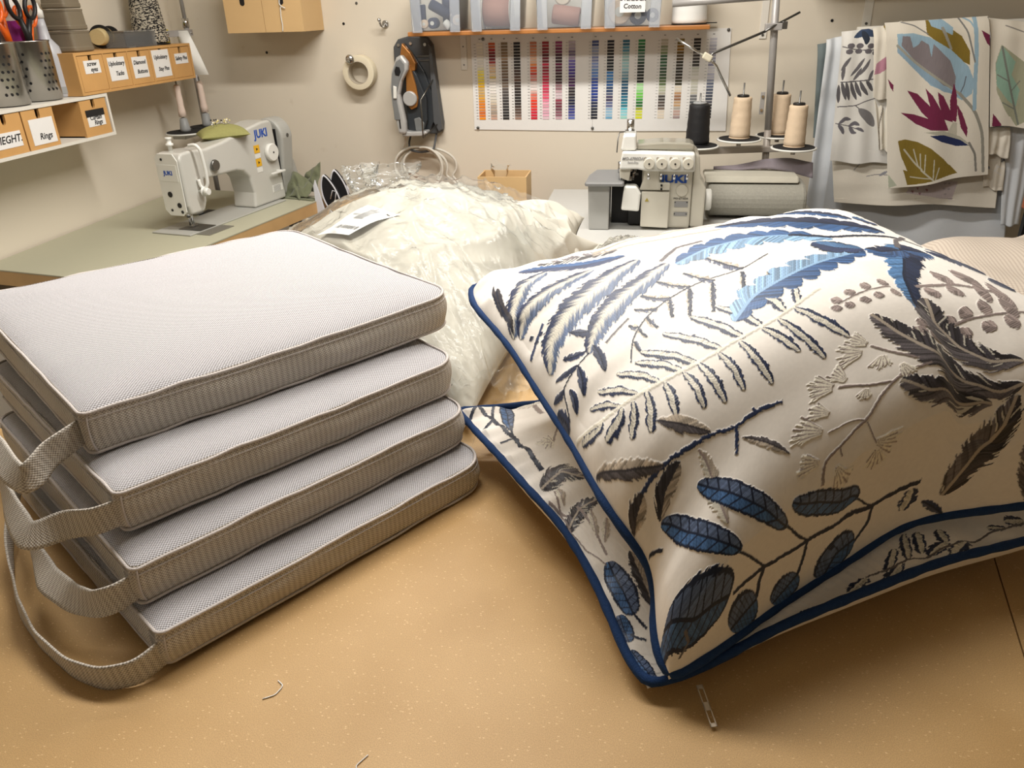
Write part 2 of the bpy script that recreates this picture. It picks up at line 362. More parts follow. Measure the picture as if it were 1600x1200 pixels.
def cushion(label, corners, h, crown, seed, bulge=0.006, sag=0.0):
    base = np.array(corners).mean(0); loc = (float(base[0]), float(base[1]), float(base[2]-h))
    t = thing('box_cushion', label, 'cushion', loc, group=None)
    O = outline(); n = len(O); L_, W_ = 0.46, 0.46
    def pt(s, tt):
        p = bilin(corners, s, tt)
        # soft waviness of the foam
        p[..., 2] += (vnoise(s*2+seed, tt*2, seed)-0.5)*0.004
        return p
    def ring(sc, dz, out=0.0):
        q = 0.5+(O-0.5)*sc; p = pt(q[:, 0], q[:, 1])
        d = p-np.array(base); d[:, 2] = 0; d /= np.linalg.norm(d, axis=1)[:, None]+1e-9
        e = np.minimum.reduce([O[:, 0], 1-O[:, 0]]) * np.minimum.reduce([O[:, 1], 1-O[:, 1]])
        p = p+d*out; p[:, 2] += dz
        return p, q
    # top panel: concentric rings with a crown and a little dip beside the seam
    scs = np.r_[np.linspace(0.0, 0.9, 24), 0.93, 0.955, 0.975, 0.99, 1.0]
    def panel(sign, z0, cr, m, nm):
        P = []; U = []
        for sc in scs:
            z = cr*(1-sc**4)-0.004*sc**30
            p, q = ring(sc, 0, 0.0)
            wr = (vnoise(q[:, 0]*14+seed*3, q[:, 1]*14, seed+5)-0.5)*0.003*sc**6
            p[:, 2] += z0+sign*z+wr
            P.append(p); U.append(np.stack([q[:, 0]*L_, q[:, 1]*W_], 1))
        P = np.array(P); U = np.array(U); P = np.concatenate([P, P[:, :1]], 1); U = np.concatenate([U, U[:, :1]], 1)
        return gridmesh(nm, P, m, t, uv=U, flip=(sign > 0))
    panel(1, 0.0, crown, W_TOP, 'top_panel')
    panel(-1, -h, crown*0.35, W_TOP, 'bottom_panel')
    # band: around the rim, bulging outwards
    per = np.r_[0, np.cumsum(np.linalg.norm(np.diff(O*0.46, axis=0), axis=1))]
    P = []; U = []
    for v in np.linspace(0, 1, 15):
        o = bulge*math.sin(math.pi*v)**0.6
        p, q = ring(1.0, -0.002-(h-0.004)*v, o)
        p[:, 2] += 0.0018*np.sin(per*55+seed)*math.sin(math.pi*v)
        dn = (vnoise(per*22+seed*5, np.full_like(per, v*2.0), seed+9)-0.5)*0.004*math.sin(math.pi*v)
        dd = p-np.array(base); dd[:, 2] = 0; dd /= np.linalg.norm(dd, axis=1)[:, None]; p += dd*dn[:, None]
        P.append(p); U.append(np.stack([per, np.full(n, v*h)], 1))
    P = np.array(P); U = np.array(U); P = np.concatenate([P, P[:, :1]], 1)
    U = np.concatenate([U, U[:, :1]+np.array([per[-1]*0+0.01, 0])], 1)
    gridmesh('band', P, W_BAND, t, uv=U, flip=False)
    for nm, dz, r_ in (('seam', 0.0, 0.0019), ('seam', -h+.006, 0.0019)):
        p, q = ring(1.0, dz-0.0005, 0.0022)
        wr = (vnoise(O[:, 0]*14+seed*3, O[:, 1]*14, seed+5)-0.5)*0.003
        p[:, 2] += wr-0.003
        mb = MB(); mb.tube([tuple(x) for x in p], r_, n=6, closed=True); mb.build(nm, W_PIPE, t)
    p, q = ring(1.0, -.0105, 0.0)
    o_ = bulge*math.sin(math.pi*.16)**.6+.0004; dd = p-np.array(base); dd[:, 2] = 0; dd /= np.linalg.norm(dd, axis=1)[:, None]+1e-9
    MB().tube([tuple(x) for x in p+dd*o_], .0009, n=5, closed=True).build('topstitch', W_PIPE, t)
    # vertical join at the near left corner
    p, q = ring(1.0, 0, 0.0); i = 6
    a = p[i]; dd = a-np.array(base); dd[2] = 0; dd /= np.linalg.norm(dd)
    mb = MB(); mb.tube([tuple(a+dd*(0.0012+bulge*math.sin(math.pi*v)**0.6)-np.array([0, 0, 0.003+(h-0.006)*v])) for v in np.linspace(0, 1, 8)], 0.0012, n=6); mb.build('corner_seam', W_PIPE, t)
    return t
def ribbon(parent, pts, width, tilt=None, name='carry_strap', thick=0.0022, seed=1):
    """cloth band standing on its edge, swept along pts; tilt = lean angles of its face in degrees"""
    pts = [(pts[0][0]-0.005, pts[0][1]+0.018, pts[0][2])]+list(pts[1:]); C3 = smooth_curve(pts, 70, 3); n = len(C3)
    tl = np.interp(np.linspace(0, 1, n), np.linspace(0, 1, len(tilt)), tilt) if tilt else np.zeros(n)
    T_ = np.gradient(C3, axis=0); T_ /= np.linalg.norm(T_, axis=1)[:, None]
    P = []; U = []; s = np.r_[0, np.cumsum(np.linalg.norm(np.diff(C3, axis=0), axis=1))]
    for j, w_ in enumerate(np.linspace(-0.5, 0.5, 9)):
        row = []
        for i in range(n):
            side = np.cross(T_[i], (0, 0, 1)); side /= np.linalg.norm(side)+1e-9
            upv = np.cross(side, T_[i]); a = math.radians(tl[i])
            d = upv*math.cos(a)+side*math.sin(a)
            row.append(C3[i]+d*w_*width)
        P.append(row); U.append(np.stack([s, np.full(n, w_*width)], 1))
    o = gridmesh(name, np.array(P), W_BAND, parent, uv=np.array(U))
    d = o.modifiers.new('solid', 'SOLIDIFY'); d.thickness = thick; d.offset = 0
    return o
CU = [
 ('pale grey woven box cushion, topmost of the stack of four', [(-.572,.623,1.116),(-.268,1.032,1.114),(-.644,1.312,1.130),(-.948,.903,1.132)], .053, .012, 1),
 ('pale grey woven box cushion lying second from the top of the stack', [(-.509,.567,1.059),(-.243,.940,1.055),(-.617,1.207,1.058),(-.884,.835,1.059)], .050, .004, 2),
 ('pale grey woven box cushion lying third from the top of the stack', [(-.479,.525,1.003),(-.219,.895,.998),(-.595,1.160,.998),(-.855,.790,1.003)], .048, .004, 3),
 ('pale grey woven box cushion at the bottom of the stack, on the table', [(-.444,.495,.9495),(-.193,.862,.946),(-.573,1.122,.946),(-.824,.755,.9495)], .0445, .003, 4),
]
cush = []
for lb, c, h, cr, sd in CU: cush.append(cushion(lb, c, h, cr, sd))
ribbon(cush[0], STRAP[0][0], .030, STRAP[0][1], thick=.0025)
ribbon(cush[1], STRAP[1][0], .030, STRAP[1][1])
ribbon(cush[2], STRAP[2][0], .030, STRAP[2][1])
ribbon(cush[3], STRAP[3][0], .030, STRAP[3][1])

NTOP = 900
NBOT = 620
EMB = [  # (cushion, stitch style, half width, spine in cloth coordinates)
 ('t', 'quill', 0.0172, [(0.01, 0.695), (0.056, 0.739), (0.106, 0.776), (0.162, 0.79)]),
 ('t', 'quill', 0.0163, [(0.022, 0.685), (0.058, 0.707), (0.108, 0.719), (0.166, 0.727), (0.228, 0.737)]),
 ('t', 'quill', 0.022, [(0.024, 0.607), (0.058, 0.635), (0.126, 0.659), (0.21, 0.681), (0.299, 0.717)]),
 ('t', 'quill', 0.0171, [(0.1, 0.583), (0.146, 0.611), (0.212, 0.635), (0.273, 0.651), (0.327, 0.675)]),
 ('t', 'quillb', 0.0221, [(0.124, 0.852), (0.168, 0.81), (0.228, 0.768), (0.293, 0.752)]),
 ('t', 'quillg', 0.0251, [(0.164, 0.85), (0.232, 0.822), (0.299, 0.794)]),
 ('t', 'stem_n', 0.0012, [(0.102, 0.583), (0.058, 0.579), (0.024, 0.575), (0.008, 0.547)]),
 ('t', 'small', 0.0086, [(0.13, 0.611), (0.116, 0.617), (0.1, 0.629)]),
 ('t', 'small', 0.0068, [(0.1, 0.589), (0.082, 0.595), (0.06, 0.605)]),
 ('t', 'small', 0.0108, [(0.118, 0.589), (0.112, 0.567), (0.102, 0.547)]),
 ('t', 'small', 0.006, [(0.072, 0.581), (0.048, 0.585), (0.024, 0.593)]),
 ('t', 'small', 0.01, [(0.072, 0.579), (0.062, 0.561), (0.048, 0.547)]),
 ('t', 'small', 0.0052, [(0.026, 0.573), (0.016, 0.575), (0.004, 0.583)]),
 ('t', 'small', 0.0081, [(0.034, 0.567), (0.03, 0.553), (0.024, 0.543)]),
 ('t', 'small', 0.0082, [(0.002, 0.573), (0.004, 0.553), (0.002, 0.543)]),
 ('t', 'curl', 0.0104, [(0.06, 0.818), (0.036, 0.77), (0.026, 0.723), (0.014, 0.697)]),
 ('t', 'curl', 0.006, [(0.058, 0.838), (0.038, 0.796), (0.02, 0.741)]),
 ('t', 'stem_b', 0.0024, [(0.012, 0.647), (0.034, 0.655), (0.078, 0.675)]),
 ('t', 'small', 0.004, [(0.038, 0.659), (0.05, 0.659)]),
 ('t', 'small', 0.0032, [(0.056, 0.663), (0.068, 0.665)]),
 ('t', 'small', 0.0038, [(0.036, 0.671), (0.048, 0.671)]),
 ('t', 'stem_g', 0.0017, [(0.136, 0.579), (0.198, 0.595)]),
 ('t', 'stem_g', 0.0032, [(0.321, 0.687), (0.367, 0.719), (0.411, 0.717)]),
 ('t', 'stem_p', 0.0037, [(0.257, 0.802), (0.317, 0.81), (0.393, 0.778), (0.467, 0.76)]),
 ('t', 'stem_p', 0.0048, [(0.261, 0.812), (0.331, 0.856), (0.413, 0.828), (0.487, 0.806)]),
 ('t', 'stem_p', 0.0042, [(0.265, 0.824), (0.333, 0.854), (0.419, 0.844), (0.497, 0.836)]),
 ('t', 'pinna', 0.0057, [(0.086, 0.493), (0.074, 0.511), (0.048, 0.531)]),
 ('t', 'pinna', 0.0068, [(0.118, 0.489), (0.104, 0.511), (0.074, 0.537)]),
 ('t', 'pinna', 0.0068, [(0.156, 0.479), (0.144, 0.505), (0.116, 0.535)]),
 ('t', 'pinna', 0.0072, [(0.194, 0.471), (0.18, 0.497), (0.15, 0.529)]),
 ('t', 'pinna', 0.0079, [(0.218, 0.467), (0.202, 0.499), (0.168, 0.537)]),
 ('t', 'pinna', 0.0081, [(0.261, 0.465), (0.246, 0.499), (0.216, 0.541)]),
 ('t', 'pinna', 0.009, [(0.297, 0.463), (0.289, 0.499), (0.269, 0.543)]),
 ('t', 'pinna', 0.0086, [(0.331, 0.465), (0.327, 0.499), (0.311, 0.539)]),
 ('t', 'pinna', 0.009, [(0.375, 0.473), (0.379, 0.499), (0.373, 0.525)]),
 ('t', 'pinna', 0.0063, [(0.399, 0.475), (0.413, 0.495), (0.425, 0.513)]),
 ('t', 'pinna', 0.0073, [(0.05, 0.503), (0.036, 0.501), (0.006, 0.517)]),
 ('t', 'pinna', 0.0081, [(0.086, 0.491), (0.068, 0.483), (0.034, 0.483)]),
 ('t', 'pinna', 0.0071, [(0.106, 0.487), (0.094, 0.473), (0.07, 0.459)]),
 ('t', 'pinna', 0.0079, [(0.132, 0.485), (0.122, 0.465), (0.098, 0.445)]),
 ('t', 'pinna', 0.0076, [(0.162, 0.477), (0.156, 0.457), (0.14, 0.435)]),
 ('t', 'pinna', 0.0073, [(0.194, 0.471), (0.192, 0.445), (0.178, 0.417)]),
 ('t', 'pinna', 0.008, [(0.22, 0.469), (0.218, 0.439), (0.206, 0.403)]),
 ('t', 'pinna', 0.0071, [(0.253, 0.465), (0.251, 0.435), (0.238, 0.399)]),
 ('t', 'pinna', 0.0081, [(0.289, 0.463), (0.285, 0.427), (0.277, 0.381)]),
 ('t', 'pinna', 0.0086, [(0.329, 0.465), (0.337, 0.437), (0.341, 0.403)]),
 ('t', 'pinna', 0.0086, [(0.359, 0.467), (0.363, 0.427), (0.365, 0.373)]),
 ('t', 'pinna', 0.0095, [(0.391, 0.473), (0.403, 0.437), (0.415, 0.387)]),
 ('t', 'stem_c', 0.0024, [(0.002, 0.527), (0.056, 0.501), (0.132, 0.485), (0.234, 0.467), (0.343, 0.467), (0.385, 0.473), (0.449, 0.489)]),
 ('t', 'frill', 0.0081, [(0.311, 0.597), (0.287, 0.565), (0.269, 0.543)]),
 ('t', 'frill', 0.0084, [(0.347, 0.591), (0.319, 0.555), (0.301, 0.531)]),
 ('t', 'frill', 0.0081, [(0.399, 0.591), (0.371, 0.553), (0.351, 0.523)]),
 ('t', 'frill', 0.0086, [(0.275, 0.597), (0.259, 0.573), (0.248, 0.557)]),
 ('t', 'frill', 0.0157, [(0.315, 0.599), (0.297, 0.615), (0.283, 0.639)]),
 ('t', 'frill', 0.0136, [(0.275, 0.593), (0.257, 0.605), (0.242, 0.623)]),
 ('t', 'frill', 0.0131, [(0.244, 0.585), (0.228, 0.593), (0.216, 0.605)]),
 ('t', 'frill', 0.0163, [(0.353, 0.593), (0.339, 0.611), (0.329, 0.637)]),
 ('t', 'frill', 0.0177, [(0.405, 0.597), (0.393, 0.627), (0.381, 0.661)]),
 ('t', 'frill', 0.0101, [(0.425, 0.567), (0.411, 0.541), (0.401, 0.517)]),
 ('t', 'frill', 0.0102, [(0.22, 0.581), (0.216, 0.565), (0.218, 0.553)]),
 ('t', 'frill', 0.0102, [(0.194, 0.569), (0.192, 0.557), (0.194, 0.549)]),
 ('t', 'frill', 0.0109, [(0.196, 0.571), (0.19, 0.575), (0.186, 0.583)]),
 ('t', 'frill', 0.01, [(0.172, 0.555), (0.17, 0.545), (0.17, 0.537)]),
 ('t', 'stem_n', 0.001, [(0.146, 0.533), (0.172, 0.559), (0.22, 0.581), (0.277, 0.595), (0.339, 0.603), (0.405, 0.597), (0.467, 0.619)]),
 ('t', 'oakd', 0.0537, [(0.467, 0.79), (0.539, 0.745), (0.633, 0.699), (0.752, 0.663)]),
 ('t', 'oak', 0.0453, [(0.335, 0.665), (0.401, 0.685), (0.467, 0.685), (0.537, 0.667), (0.595, 0.631)]),
 ('t', 'stem_n', 0.0043, [(0.537, 0.667), (0.601, 0.639), (0.756, 0.635), (0.78, 0.603)]),
 ('t', 'oak', 0.0475, [(0.597, 0.571), (0.553, 0.559), (0.449, 0.541), (0.367, 0.527), (0.309, 0.497)]),
 ('t', 'oakd2', 0.0412, [(0.689, 0.589), (0.583, 0.483), (0.541, 0.411), (0.529, 0.359)]),
 ('t', 'oakb', 0.034, [(0.553, 0.627), (0.567, 0.595), (0.601, 0.575)]),
 ('t', 'oakd', 0.0419, [(0.609, 0.579), (0.619, 0.559), (0.661, 0.563)]),
 ('t', 'oakd', 0.0534, [(0.667, 0.567), (0.709, 0.553)]),
 ('t', 'stem_g', 0.0043, [(0.671, 0.575), (0.719, 0.615), (0.792, 0.647)]),
 ('t', 'oakd', 0.045, [(0.603, 0.82), (0.657, 0.792), (0.735, 0.729)]),
 ('t', 'oakb', 0.0315, [(0.752, 0.745), (0.798, 0.711)]),
 ('t', 'small', 0.0251, [(0.776, 0.591), (0.77, 0.555)]),
 ('t', 'small', 0.0348, [(0.713, 0.539), (0.766, 0.541)]),
 ('t', 'small', 0.0305, [(0.766, 0.529), (0.764, 0.499)]),
 ('t', 'small', 0.0301, [(0.762, 0.487), (0.764, 0.451)]),
 ('t', 'stem_t', 0.0014, [(0.449, 0.447), (0.497, 0.453), (0.535, 0.453)]),
 ('t', 'stem_t', 0.0032, [(0.579, 0.457), (0.645, 0.455), (0.687, 0.441), (0.717, 0.431)]),
 ('t', 'stem_t', 0.0024, [(0.511, 0.353), (0.553, 0.359), (0.591, 0.375), (0.703, 0.387)]),
 ('t', 'disc', 0.0092, [(0.441, 0.459), (0.453, 0.449)]),
 ('t', 'disc', 0.0075, [(0.429, 0.445), (0.443, 0.437)]),
 ('t', 'disc', 0.0086, [(0.449, 0.441), (0.461, 0.433)]),
 ('t', 'disc', 0.0096, [(0.467, 0.463), (0.481, 0.455)]),
 ('t', 'disc', 0.0086, [(0.473, 0.439), (0.487, 0.431)]),
 ('t', 'disc', 0.0114, [(0.497, 0.467), (0.509, 0.459)]),
 ('t', 'disc', 0.0096, [(0.497, 0.441), (0.509, 0.433)]),
 ('t', 'disc', 0.0118, [(0.525, 0.467), (0.539, 0.461)]),
 ('t', 'disc', 0.0114, [(0.523, 0.439), (0.537, 0.435)]),
 ('t', 'disc', 0.0145, [(0.583, 0.441), (0.603, 0.441)]),
 ('t', 'disc', 0.0199, [(0.629, 0.473), (0.651, 0.473)]),
 ('t', 'disc', 0.0167, [(0.619, 0.439), (0.639, 0.439)]),
 ('t', 'disc', 0.0269, [(0.669, 0.471), (0.699, 0.475)]),
 ('t', 'disc', 0.0337, [(0.665, 0.441), (0.683, 0.431)]),
 ('t', 'disc', 0.0412, [(0.691, 0.431), (0.713, 0.423)]),
 ('t', 'disc', 0.013, [(0.499, 0.351), (0.515, 0.331)]),
 ('t', 'disc', 0.0128, [(0.513, 0.367), (0.529, 0.353)]),
 ('t', 'disc', 0.0139, [(0.523, 0.341), (0.539, 0.325)]),
 ('t', 'disc', 0.0164, [(0.565, 0.385), (0.579, 0.371)]),
 ('t', 'disc', 0.0167, [(0.571, 0.355), (0.587, 0.341)]),
 ('t', 'disc', 0.0192, [(0.597, 0.395), (0.611, 0.383)]),
 ('t', 'disc', 0.0238, [(0.633, 0.403), (0.649, 0.393)]),
 ('t', 'disc', 0.0186, [(0.609, 0.359), (0.627, 0.349)]),
 ('t', 'disc', 0.0224, [(0.649, 0.367), (0.669, 0.357)]),
 ('t', 'disc', 0.0303, [(0.671, 0.399), (0.691, 0.391)]),
 ('t', 'feather', 0.0287, [(0.573, 0.431), (0.547, 0.375), (0.559, 0.317), (0.591, 0.281), (0.629, 0.269)]),
 ('t', 'feather', 0.0274, [(0.465, 0.407), (0.477, 0.353), (0.505, 0.293), (0.545, 0.248), (0.591, 0.228), (0.617, 0.228)]),
 ('t', 'feather', 0.0236, [(0.453, 0.261), (0.489, 0.22), (0.527, 0.21), (0.577, 0.212)]),
 ('t', 'feather', 0.027, [(0.607, 0.216), (0.575, 0.154), (0.553, 0.1), (0.527, 0.046)]),
 ('t', 'feather', 0.0132, [(0.621, 0.124), (0.631, 0.074), (0.647, 0.008)]),
 ('t', 'stem_t', 0.0024, [(0.501, 0.267), (0.457, 0.271), (0.421, 0.255), (0.391, 0.226), (0.351, 0.218), (0.321, 0.21), (0.317, 0.18)]),
 ('t', 'stem_t', 0.002, [(0.487, 0.285), (0.457, 0.319), (0.433, 0.353)]),
 ('t', 'stem_t', 0.002, [(0.441, 0.267), (0.407, 0.285), (0.365, 0.311)]),
 ('t', 'stem_t', 0.001, [(0.391, 0.228), (0.363, 0.244), (0.335, 0.248)]),
 ('t', 'stem_t', 0.001, [(0.393, 0.224), (0.399, 0.2), (0.405, 0.184)]),
 ('t', 'stem_t', 0.001, [(0.349, 0.218), (0.351, 0.202)]),
 ('t', 'fan', 0.0163, [(0.433, 0.353), (0.413, 0.385)]),
 ('t', 'fan', 0.0248, [(0.423, 0.345), (0.383, 0.365)]),
 ('t', 'fan', 0.021, [(0.445, 0.327), (0.429, 0.301)]),
 ('t', 'fan', 0.011, [(0.461, 0.295), (0.467, 0.261)]),
 ('t', 'fan', 0.0263, [(0.365, 0.311), (0.321, 0.339)]),
 ('t', 'fan', 0.0113, [(0.381, 0.307), (0.365, 0.345)]),
 ('t', 'fan', 0.0151, [(0.407, 0.283), (0.393, 0.263)]),
 ('t', 'fan', 0.0142, [(0.347, 0.271), (0.315, 0.301)]),
 ('t', 'fan', 0.0211, [(0.335, 0.248), (0.285, 0.285)]),
 ('t', 'fan', 0.0197, [(0.405, 0.184), (0.403, 0.15)]),
 ('t', 'fan', 0.0171, [(0.321, 0.21), (0.283, 0.23)]),
 ('t', 'fan', 0.0143, [(0.337, 0.202), (0.355, 0.154)]),
 ('t', 'fan', 0.0146, [(0.397, 0.196), (0.437, 0.172)]),
 ('t', 'branch', 0.003, [(0.279, 0.347), (0.236, 0.363), (0.198, 0.365), (0.162, 0.387), (0.13, 0.397), (0.084, 0.413), (0.034, 0.417)]),
 ('t', 'branch', 0.0028, [(0.198, 0.365), (0.192, 0.347), (0.186, 0.327)]),
 ('t', 'branch', 0.002, [(0.236, 0.363), (0.234, 0.371)]),
 ('t', 'greyleaf', 0.0072, [(0.202, 0.345), (0.238, 0.303), (0.273, 0.257)]),
 ('t', 'greyleaf', 0.0126, [(0.164, 0.389), (0.144, 0.419), (0.116, 0.449)]),
 ('t', 'greyleaf', 0.0128, [(0.086, 0.411), (0.04, 0.443), (0.002, 0.481)]),
 ('t', 'greyleaf2', 0.0189, [(0.106, 0.397), (0.064, 0.391), (0.038, 0.375)]),
 ('t', 'cream', 0.0172, [(0.136, 0.387), (0.138, 0.317), (0.154, 0.236)]),
 ('t', 'greyleaf2', 0.0153, [(0.04, 0.415), (0.014, 0.411), (0.002, 0.405)]),
 ('t', 'stem_n', 0.0037, [(0.158, 0.108), (0.222, 0.11), (0.305, 0.102), (0.417, 0.084), (0.493, 0.078)]),
 ('t', 'stem_n', 0.002, [(0.222, 0.11), (0.166, 0.178)]),
 ('t', 'stem_n', 0.0038, [(0.222, 0.11), (0.216, 0.088), (0.214, 0.058)]),
 ('t', 'stem_n', 0.002, [(0.305, 0.102), (0.255, 0.162)]),
 ('t', 'stem_n', 0.0028, [(0.305, 0.102), (0.303, 0.074), (0.297, 0.046)]),
 ('t', 'stem_n', 0.0015, [(0.417, 0.084), (0.383, 0.11)]),
 ('t', 'stem_n', 0.0028, [(0.417, 0.084), (0.415, 0.058), (0.395, 0.034)]),
 ('t', 'stem_n', 0.0021, [(0.026, 0.341), (0.004, 0.369)]),
 ('t', 'vein', 0.0191, [(0.17, 0.178), (0.108, 0.261), (0.038, 0.371)]),
 ('t', 'vein', 0.0185, [(0.259, 0.154), (0.19, 0.244), (0.112, 0.351)]),
 ('t', 'vein', 0.0193, [(0.387, 0.11), (0.327, 0.148), (0.267, 0.188)]),
 ('t', 'vein', 0.0691, [(0.152, 0.112), (0.074, 0.148), (0.006, 0.208)]),
 ('t', 'vein', 0.0534, [(0.216, 0.058), (0.19, 0.048), (0.162, 0.034)]),
 ('t', 'vein', 0.0357, [(0.397, 0.042), (0.365, 0.036), (0.349, 0.002)]),
 ('t', 'vein', 0.0351, [(0.297, 0.048), (0.279, 0.036), (0.253, 0.02)]),
 ('t', 'stem_g', 0.0037, [(0.032, 0.078), (0.058, 0.108), (0.05, 0.146)]),
 ('t', 'small', 0.0081, [(0.501, 0.044), (0.517, 0.03), (0.535, 0.008)]),
 ('t', 'pinna', 0.0135, [(0.481, 0.072), (0.479, 0.054), (0.473, 0.04)]),
 ('b', 'vein', 0.0442, [(0.124, 0.987), (0.165, 0.987), (0.204, 0.987)]),
 ('b', 'vein', 0.0193, [(0.097, 0.725), (0.136, 0.833), (0.163, 0.987)]),
 ('b', 'vein', 0.005, [(0.076, 0.987), (0.153, 0.987)]),
 ('b', 'vein', 0.0361, [(0.0, 1.0), (0.054, 0.991)]),
 ('b', 'stem_n', 0.0069, [(0.0, 1.0), (0.076, 0.953), (0.088, 0.82), (0.082, 0.684), (0.085, 0.617), (0.079, 0.55)]),
 ('b', 'stem_n', 0.0055, [(0.076, 0.953), (0.097, 0.987)]),
 ('b', 'stem_n', 0.0042, [(0.088, 0.82), (0.136, 0.987)]),
 ('b', 'stem_n', 0.0029, [(0.082, 0.684), (0.108, 0.743)]),
 ('b', 'stem_n', 0.0061, [(0.076, 0.953), (0.017, 0.864)]),
 ('b', 'stem_n', 0.0052, [(0.088, 0.82), (0.032, 0.774)]),
 ('b', 'stem_n', 0.003, [(0.076, 0.681), (0.032, 0.679)]),
 ('b', 'fan', 0.0876, [(0.222, 0.912), (0.18, 0.9)]),
 ('b', 'fan', 0.0481, [(0.222, 0.912), (0.22, 0.983)]),
 ('b', 'fan', 0.0281, [(0.16, 0.625), (0.118, 0.606)]),
 ('b', 'fan', 0.0288, [(0.148, 0.603), (0.141, 0.643)]),
 ('b', 'stem_t', 0.0054, [(0.204, 0.776), (0.222, 0.912)]),
 ('b', 'stem_t', 0.0023, [(0.216, 0.698), (0.153, 0.612)]),
 ('b', 'feather', 0.027, [(0.144, 0.484), (0.113, 0.521), (0.036, 0.508)]),
 ('b', 'feather', 0.0197, [(0.136, 0.435), (0.082, 0.432), (0.0, 0.396)]),
 ('b', 'vein', 0.0374, [(0.07, 0.2), (0.067, 0.257), (0.064, 0.311)]),
 ('b', 'vein', 0.0264, [(0.032, 0.21), (0.032, 0.178), (0.029, 0.148)]),
 ('b', 'vein', 0.0258, [(0.032, 0.021), (0.025, 0.082), (0.021, 0.126)]),
 ('b', 'greyleaf2', 0.0211, [(0.126, 0.316), (0.121, 0.253), (0.118, 0.198)]),
 ('b', 'stem_t', 0.0022, [(0.013, 0.394), (0.025, 0.346), (0.057, 0.307)]),
 ('b', 'stem_t', 0.0031, [(0.082, 0.441), (0.076, 0.38), (0.07, 0.324)]),
 ('b', 'stem_t', 0.0028, [(0.06, 0.487), (0.032, 0.444), (0.013, 0.394)]),
 ('b', 'stem_t', 0.004, [(0.017, 0.469), (0.043, 0.433)]),
 ('b', 'cream', 0.0106, [(0.1, 0.418), (0.073, 0.365)]),
 ('b', 'cream', 0.0102, [(0.121, 0.391), (0.082, 0.348)]),
 ('b', 'cream', 0.013, [(0.073, 0.489), (0.054, 0.453)]),
 ('b', 'stem_n', 0.0034, [(0.07, 0.204), (0.088, 0.165)]),
 ('b', 'stem_n', 0.0034, [(0.043, 0.165), (0.073, 0.139)]),
 ('b', 'pinna', 0.0099, [(0.47, 0.05), (0.504, 0.105)]),
 ('b', 'pinna', 0.0087, [(0.501, 0.05), (0.537, 0.136)]),
 ('b', 'pinna', 0.0094, [(0.53, 0.06), (0.553, 0.126)]),
 ('b', 'pinna', 0.0179, [(0.536, 0.043), (0.571, 0.064)]),
 ('b', 'pinna', 0.0098, [(0.571, 0.064), (0.582, 0.113)]),
 ('b', 'pinna', 0.017, [(0.359, 0.032), (0.319, 0.032)]),
 ('b', 'pinna', 0.0145, [(0.407, 0.043), (0.441, 0.064)]),
 ('b', 'pinna', 0.015, [(0.453, 0.017), (0.489, 0.05)]),
 ('b', 'pinna', 0.0171, [(0.548, 0.0), (0.578, 0.004)]),
 ('b', 'pinna', 0.0147, [(0.599, 0.054), (0.56, 0.013)]),
 ('b', 'pinna', 0.0115, [(0.648, 0.079), (0.674, 0.064)]),
 ('b', 'pinna', 0.0189, [(0.686, 0.088), (0.719, 0.079)]),
 ('b', 'stem_g', 0.0034, [(0.441, 0.067), (0.53, 0.04), (0.599, 0.054), (0.716, 0.07)]),
]
TNL=[(0.0429,0.5236,0.9300),(0.0331,0.5367,0.9421),(0.0282,0.5522,0.9536),(0.0283,0.5685,0.9652),(0.0286,0.5817,0.9791),(0.0244,0.5896,0.9955),(0.0144,0.5940,1.0124),(0.0011,0.5989,1.0280),(-0.0124,0.6078,1.0410),(-0.0244,0.6215,1.0504),(-0.0348,0.6391,1.0568),(-0.0445,0.6584,1.0618),(-0.0541,0.6779,1.0663),(-0.0642,0.6974,1.0706),(-0.0746,0.7166,1.0746),(-0.0854,0.7358,1.0785),(-0.0962,0.7549,1.0824),(-0.1071,0.7739,1.0866),(-0.1181,0.7927,1.0914),(-0.1292,0.8111,1.0971),(-0.1405,0.8293,1.1031),(-0.1518,0.8477,1.1080),(-0.1631,0.8665,1.1112),(-0.1746,0.8855,1.1133),(-0.1861,0.9045,1.1150),(-0.1981,0.9232,1.1169),(-0.2103,0.9416,1.1192),(-0.2216,0.9601,1.1218),(-0.2298,0.9797,1.1248),(-0.2343,1.0006,1.1282),(-0.2358,1.0113,1.1300)]
TNR=[(0.0429,0.5236,0.9300),(0.0610,0.5352,0.9345),(0.0783,0.5481,0.9382),(0.0946,0.5625,0.9410),(0.1104,0.5777,0.9432),(0.1261,0.5931,0.9453),(0.1421,0.6081,0.9475),(0.1586,0.6226,0.9500),(0.1753,0.6368,0.9526),(0.1922,0.6508,0.9555),(0.2093,0.6643,0.9589),(0.2265,0.6773,0.9632),(0.2438,0.6899,0.9684),(0.2609,0.7026,0.9740),(0.2782,0.7144,0.9792),(0.2970,0.7233,0.9837),(0.3175,0.7293,0.9872),(0.3387,0.7341,0.9899),(0.3601,0.7391,0.9917),(0.3814,0.7447,0.9930),(0.4027,0.7505,0.9940),(0.4240,0.7563,0.9950),(0.4453,0.7622,0.9959),(0.4666,0.7680,0.9968),(0.4879,0.7738,0.9978),(0.5092,0.7797,0.9987),(0.5305,0.7855,0.9997),(0.5518,0.7914,1.0006),(0.5731,0.7972,1.0016),(0.5944,0.8031,1.0025),(0.6050,0.8060,1.0030)]
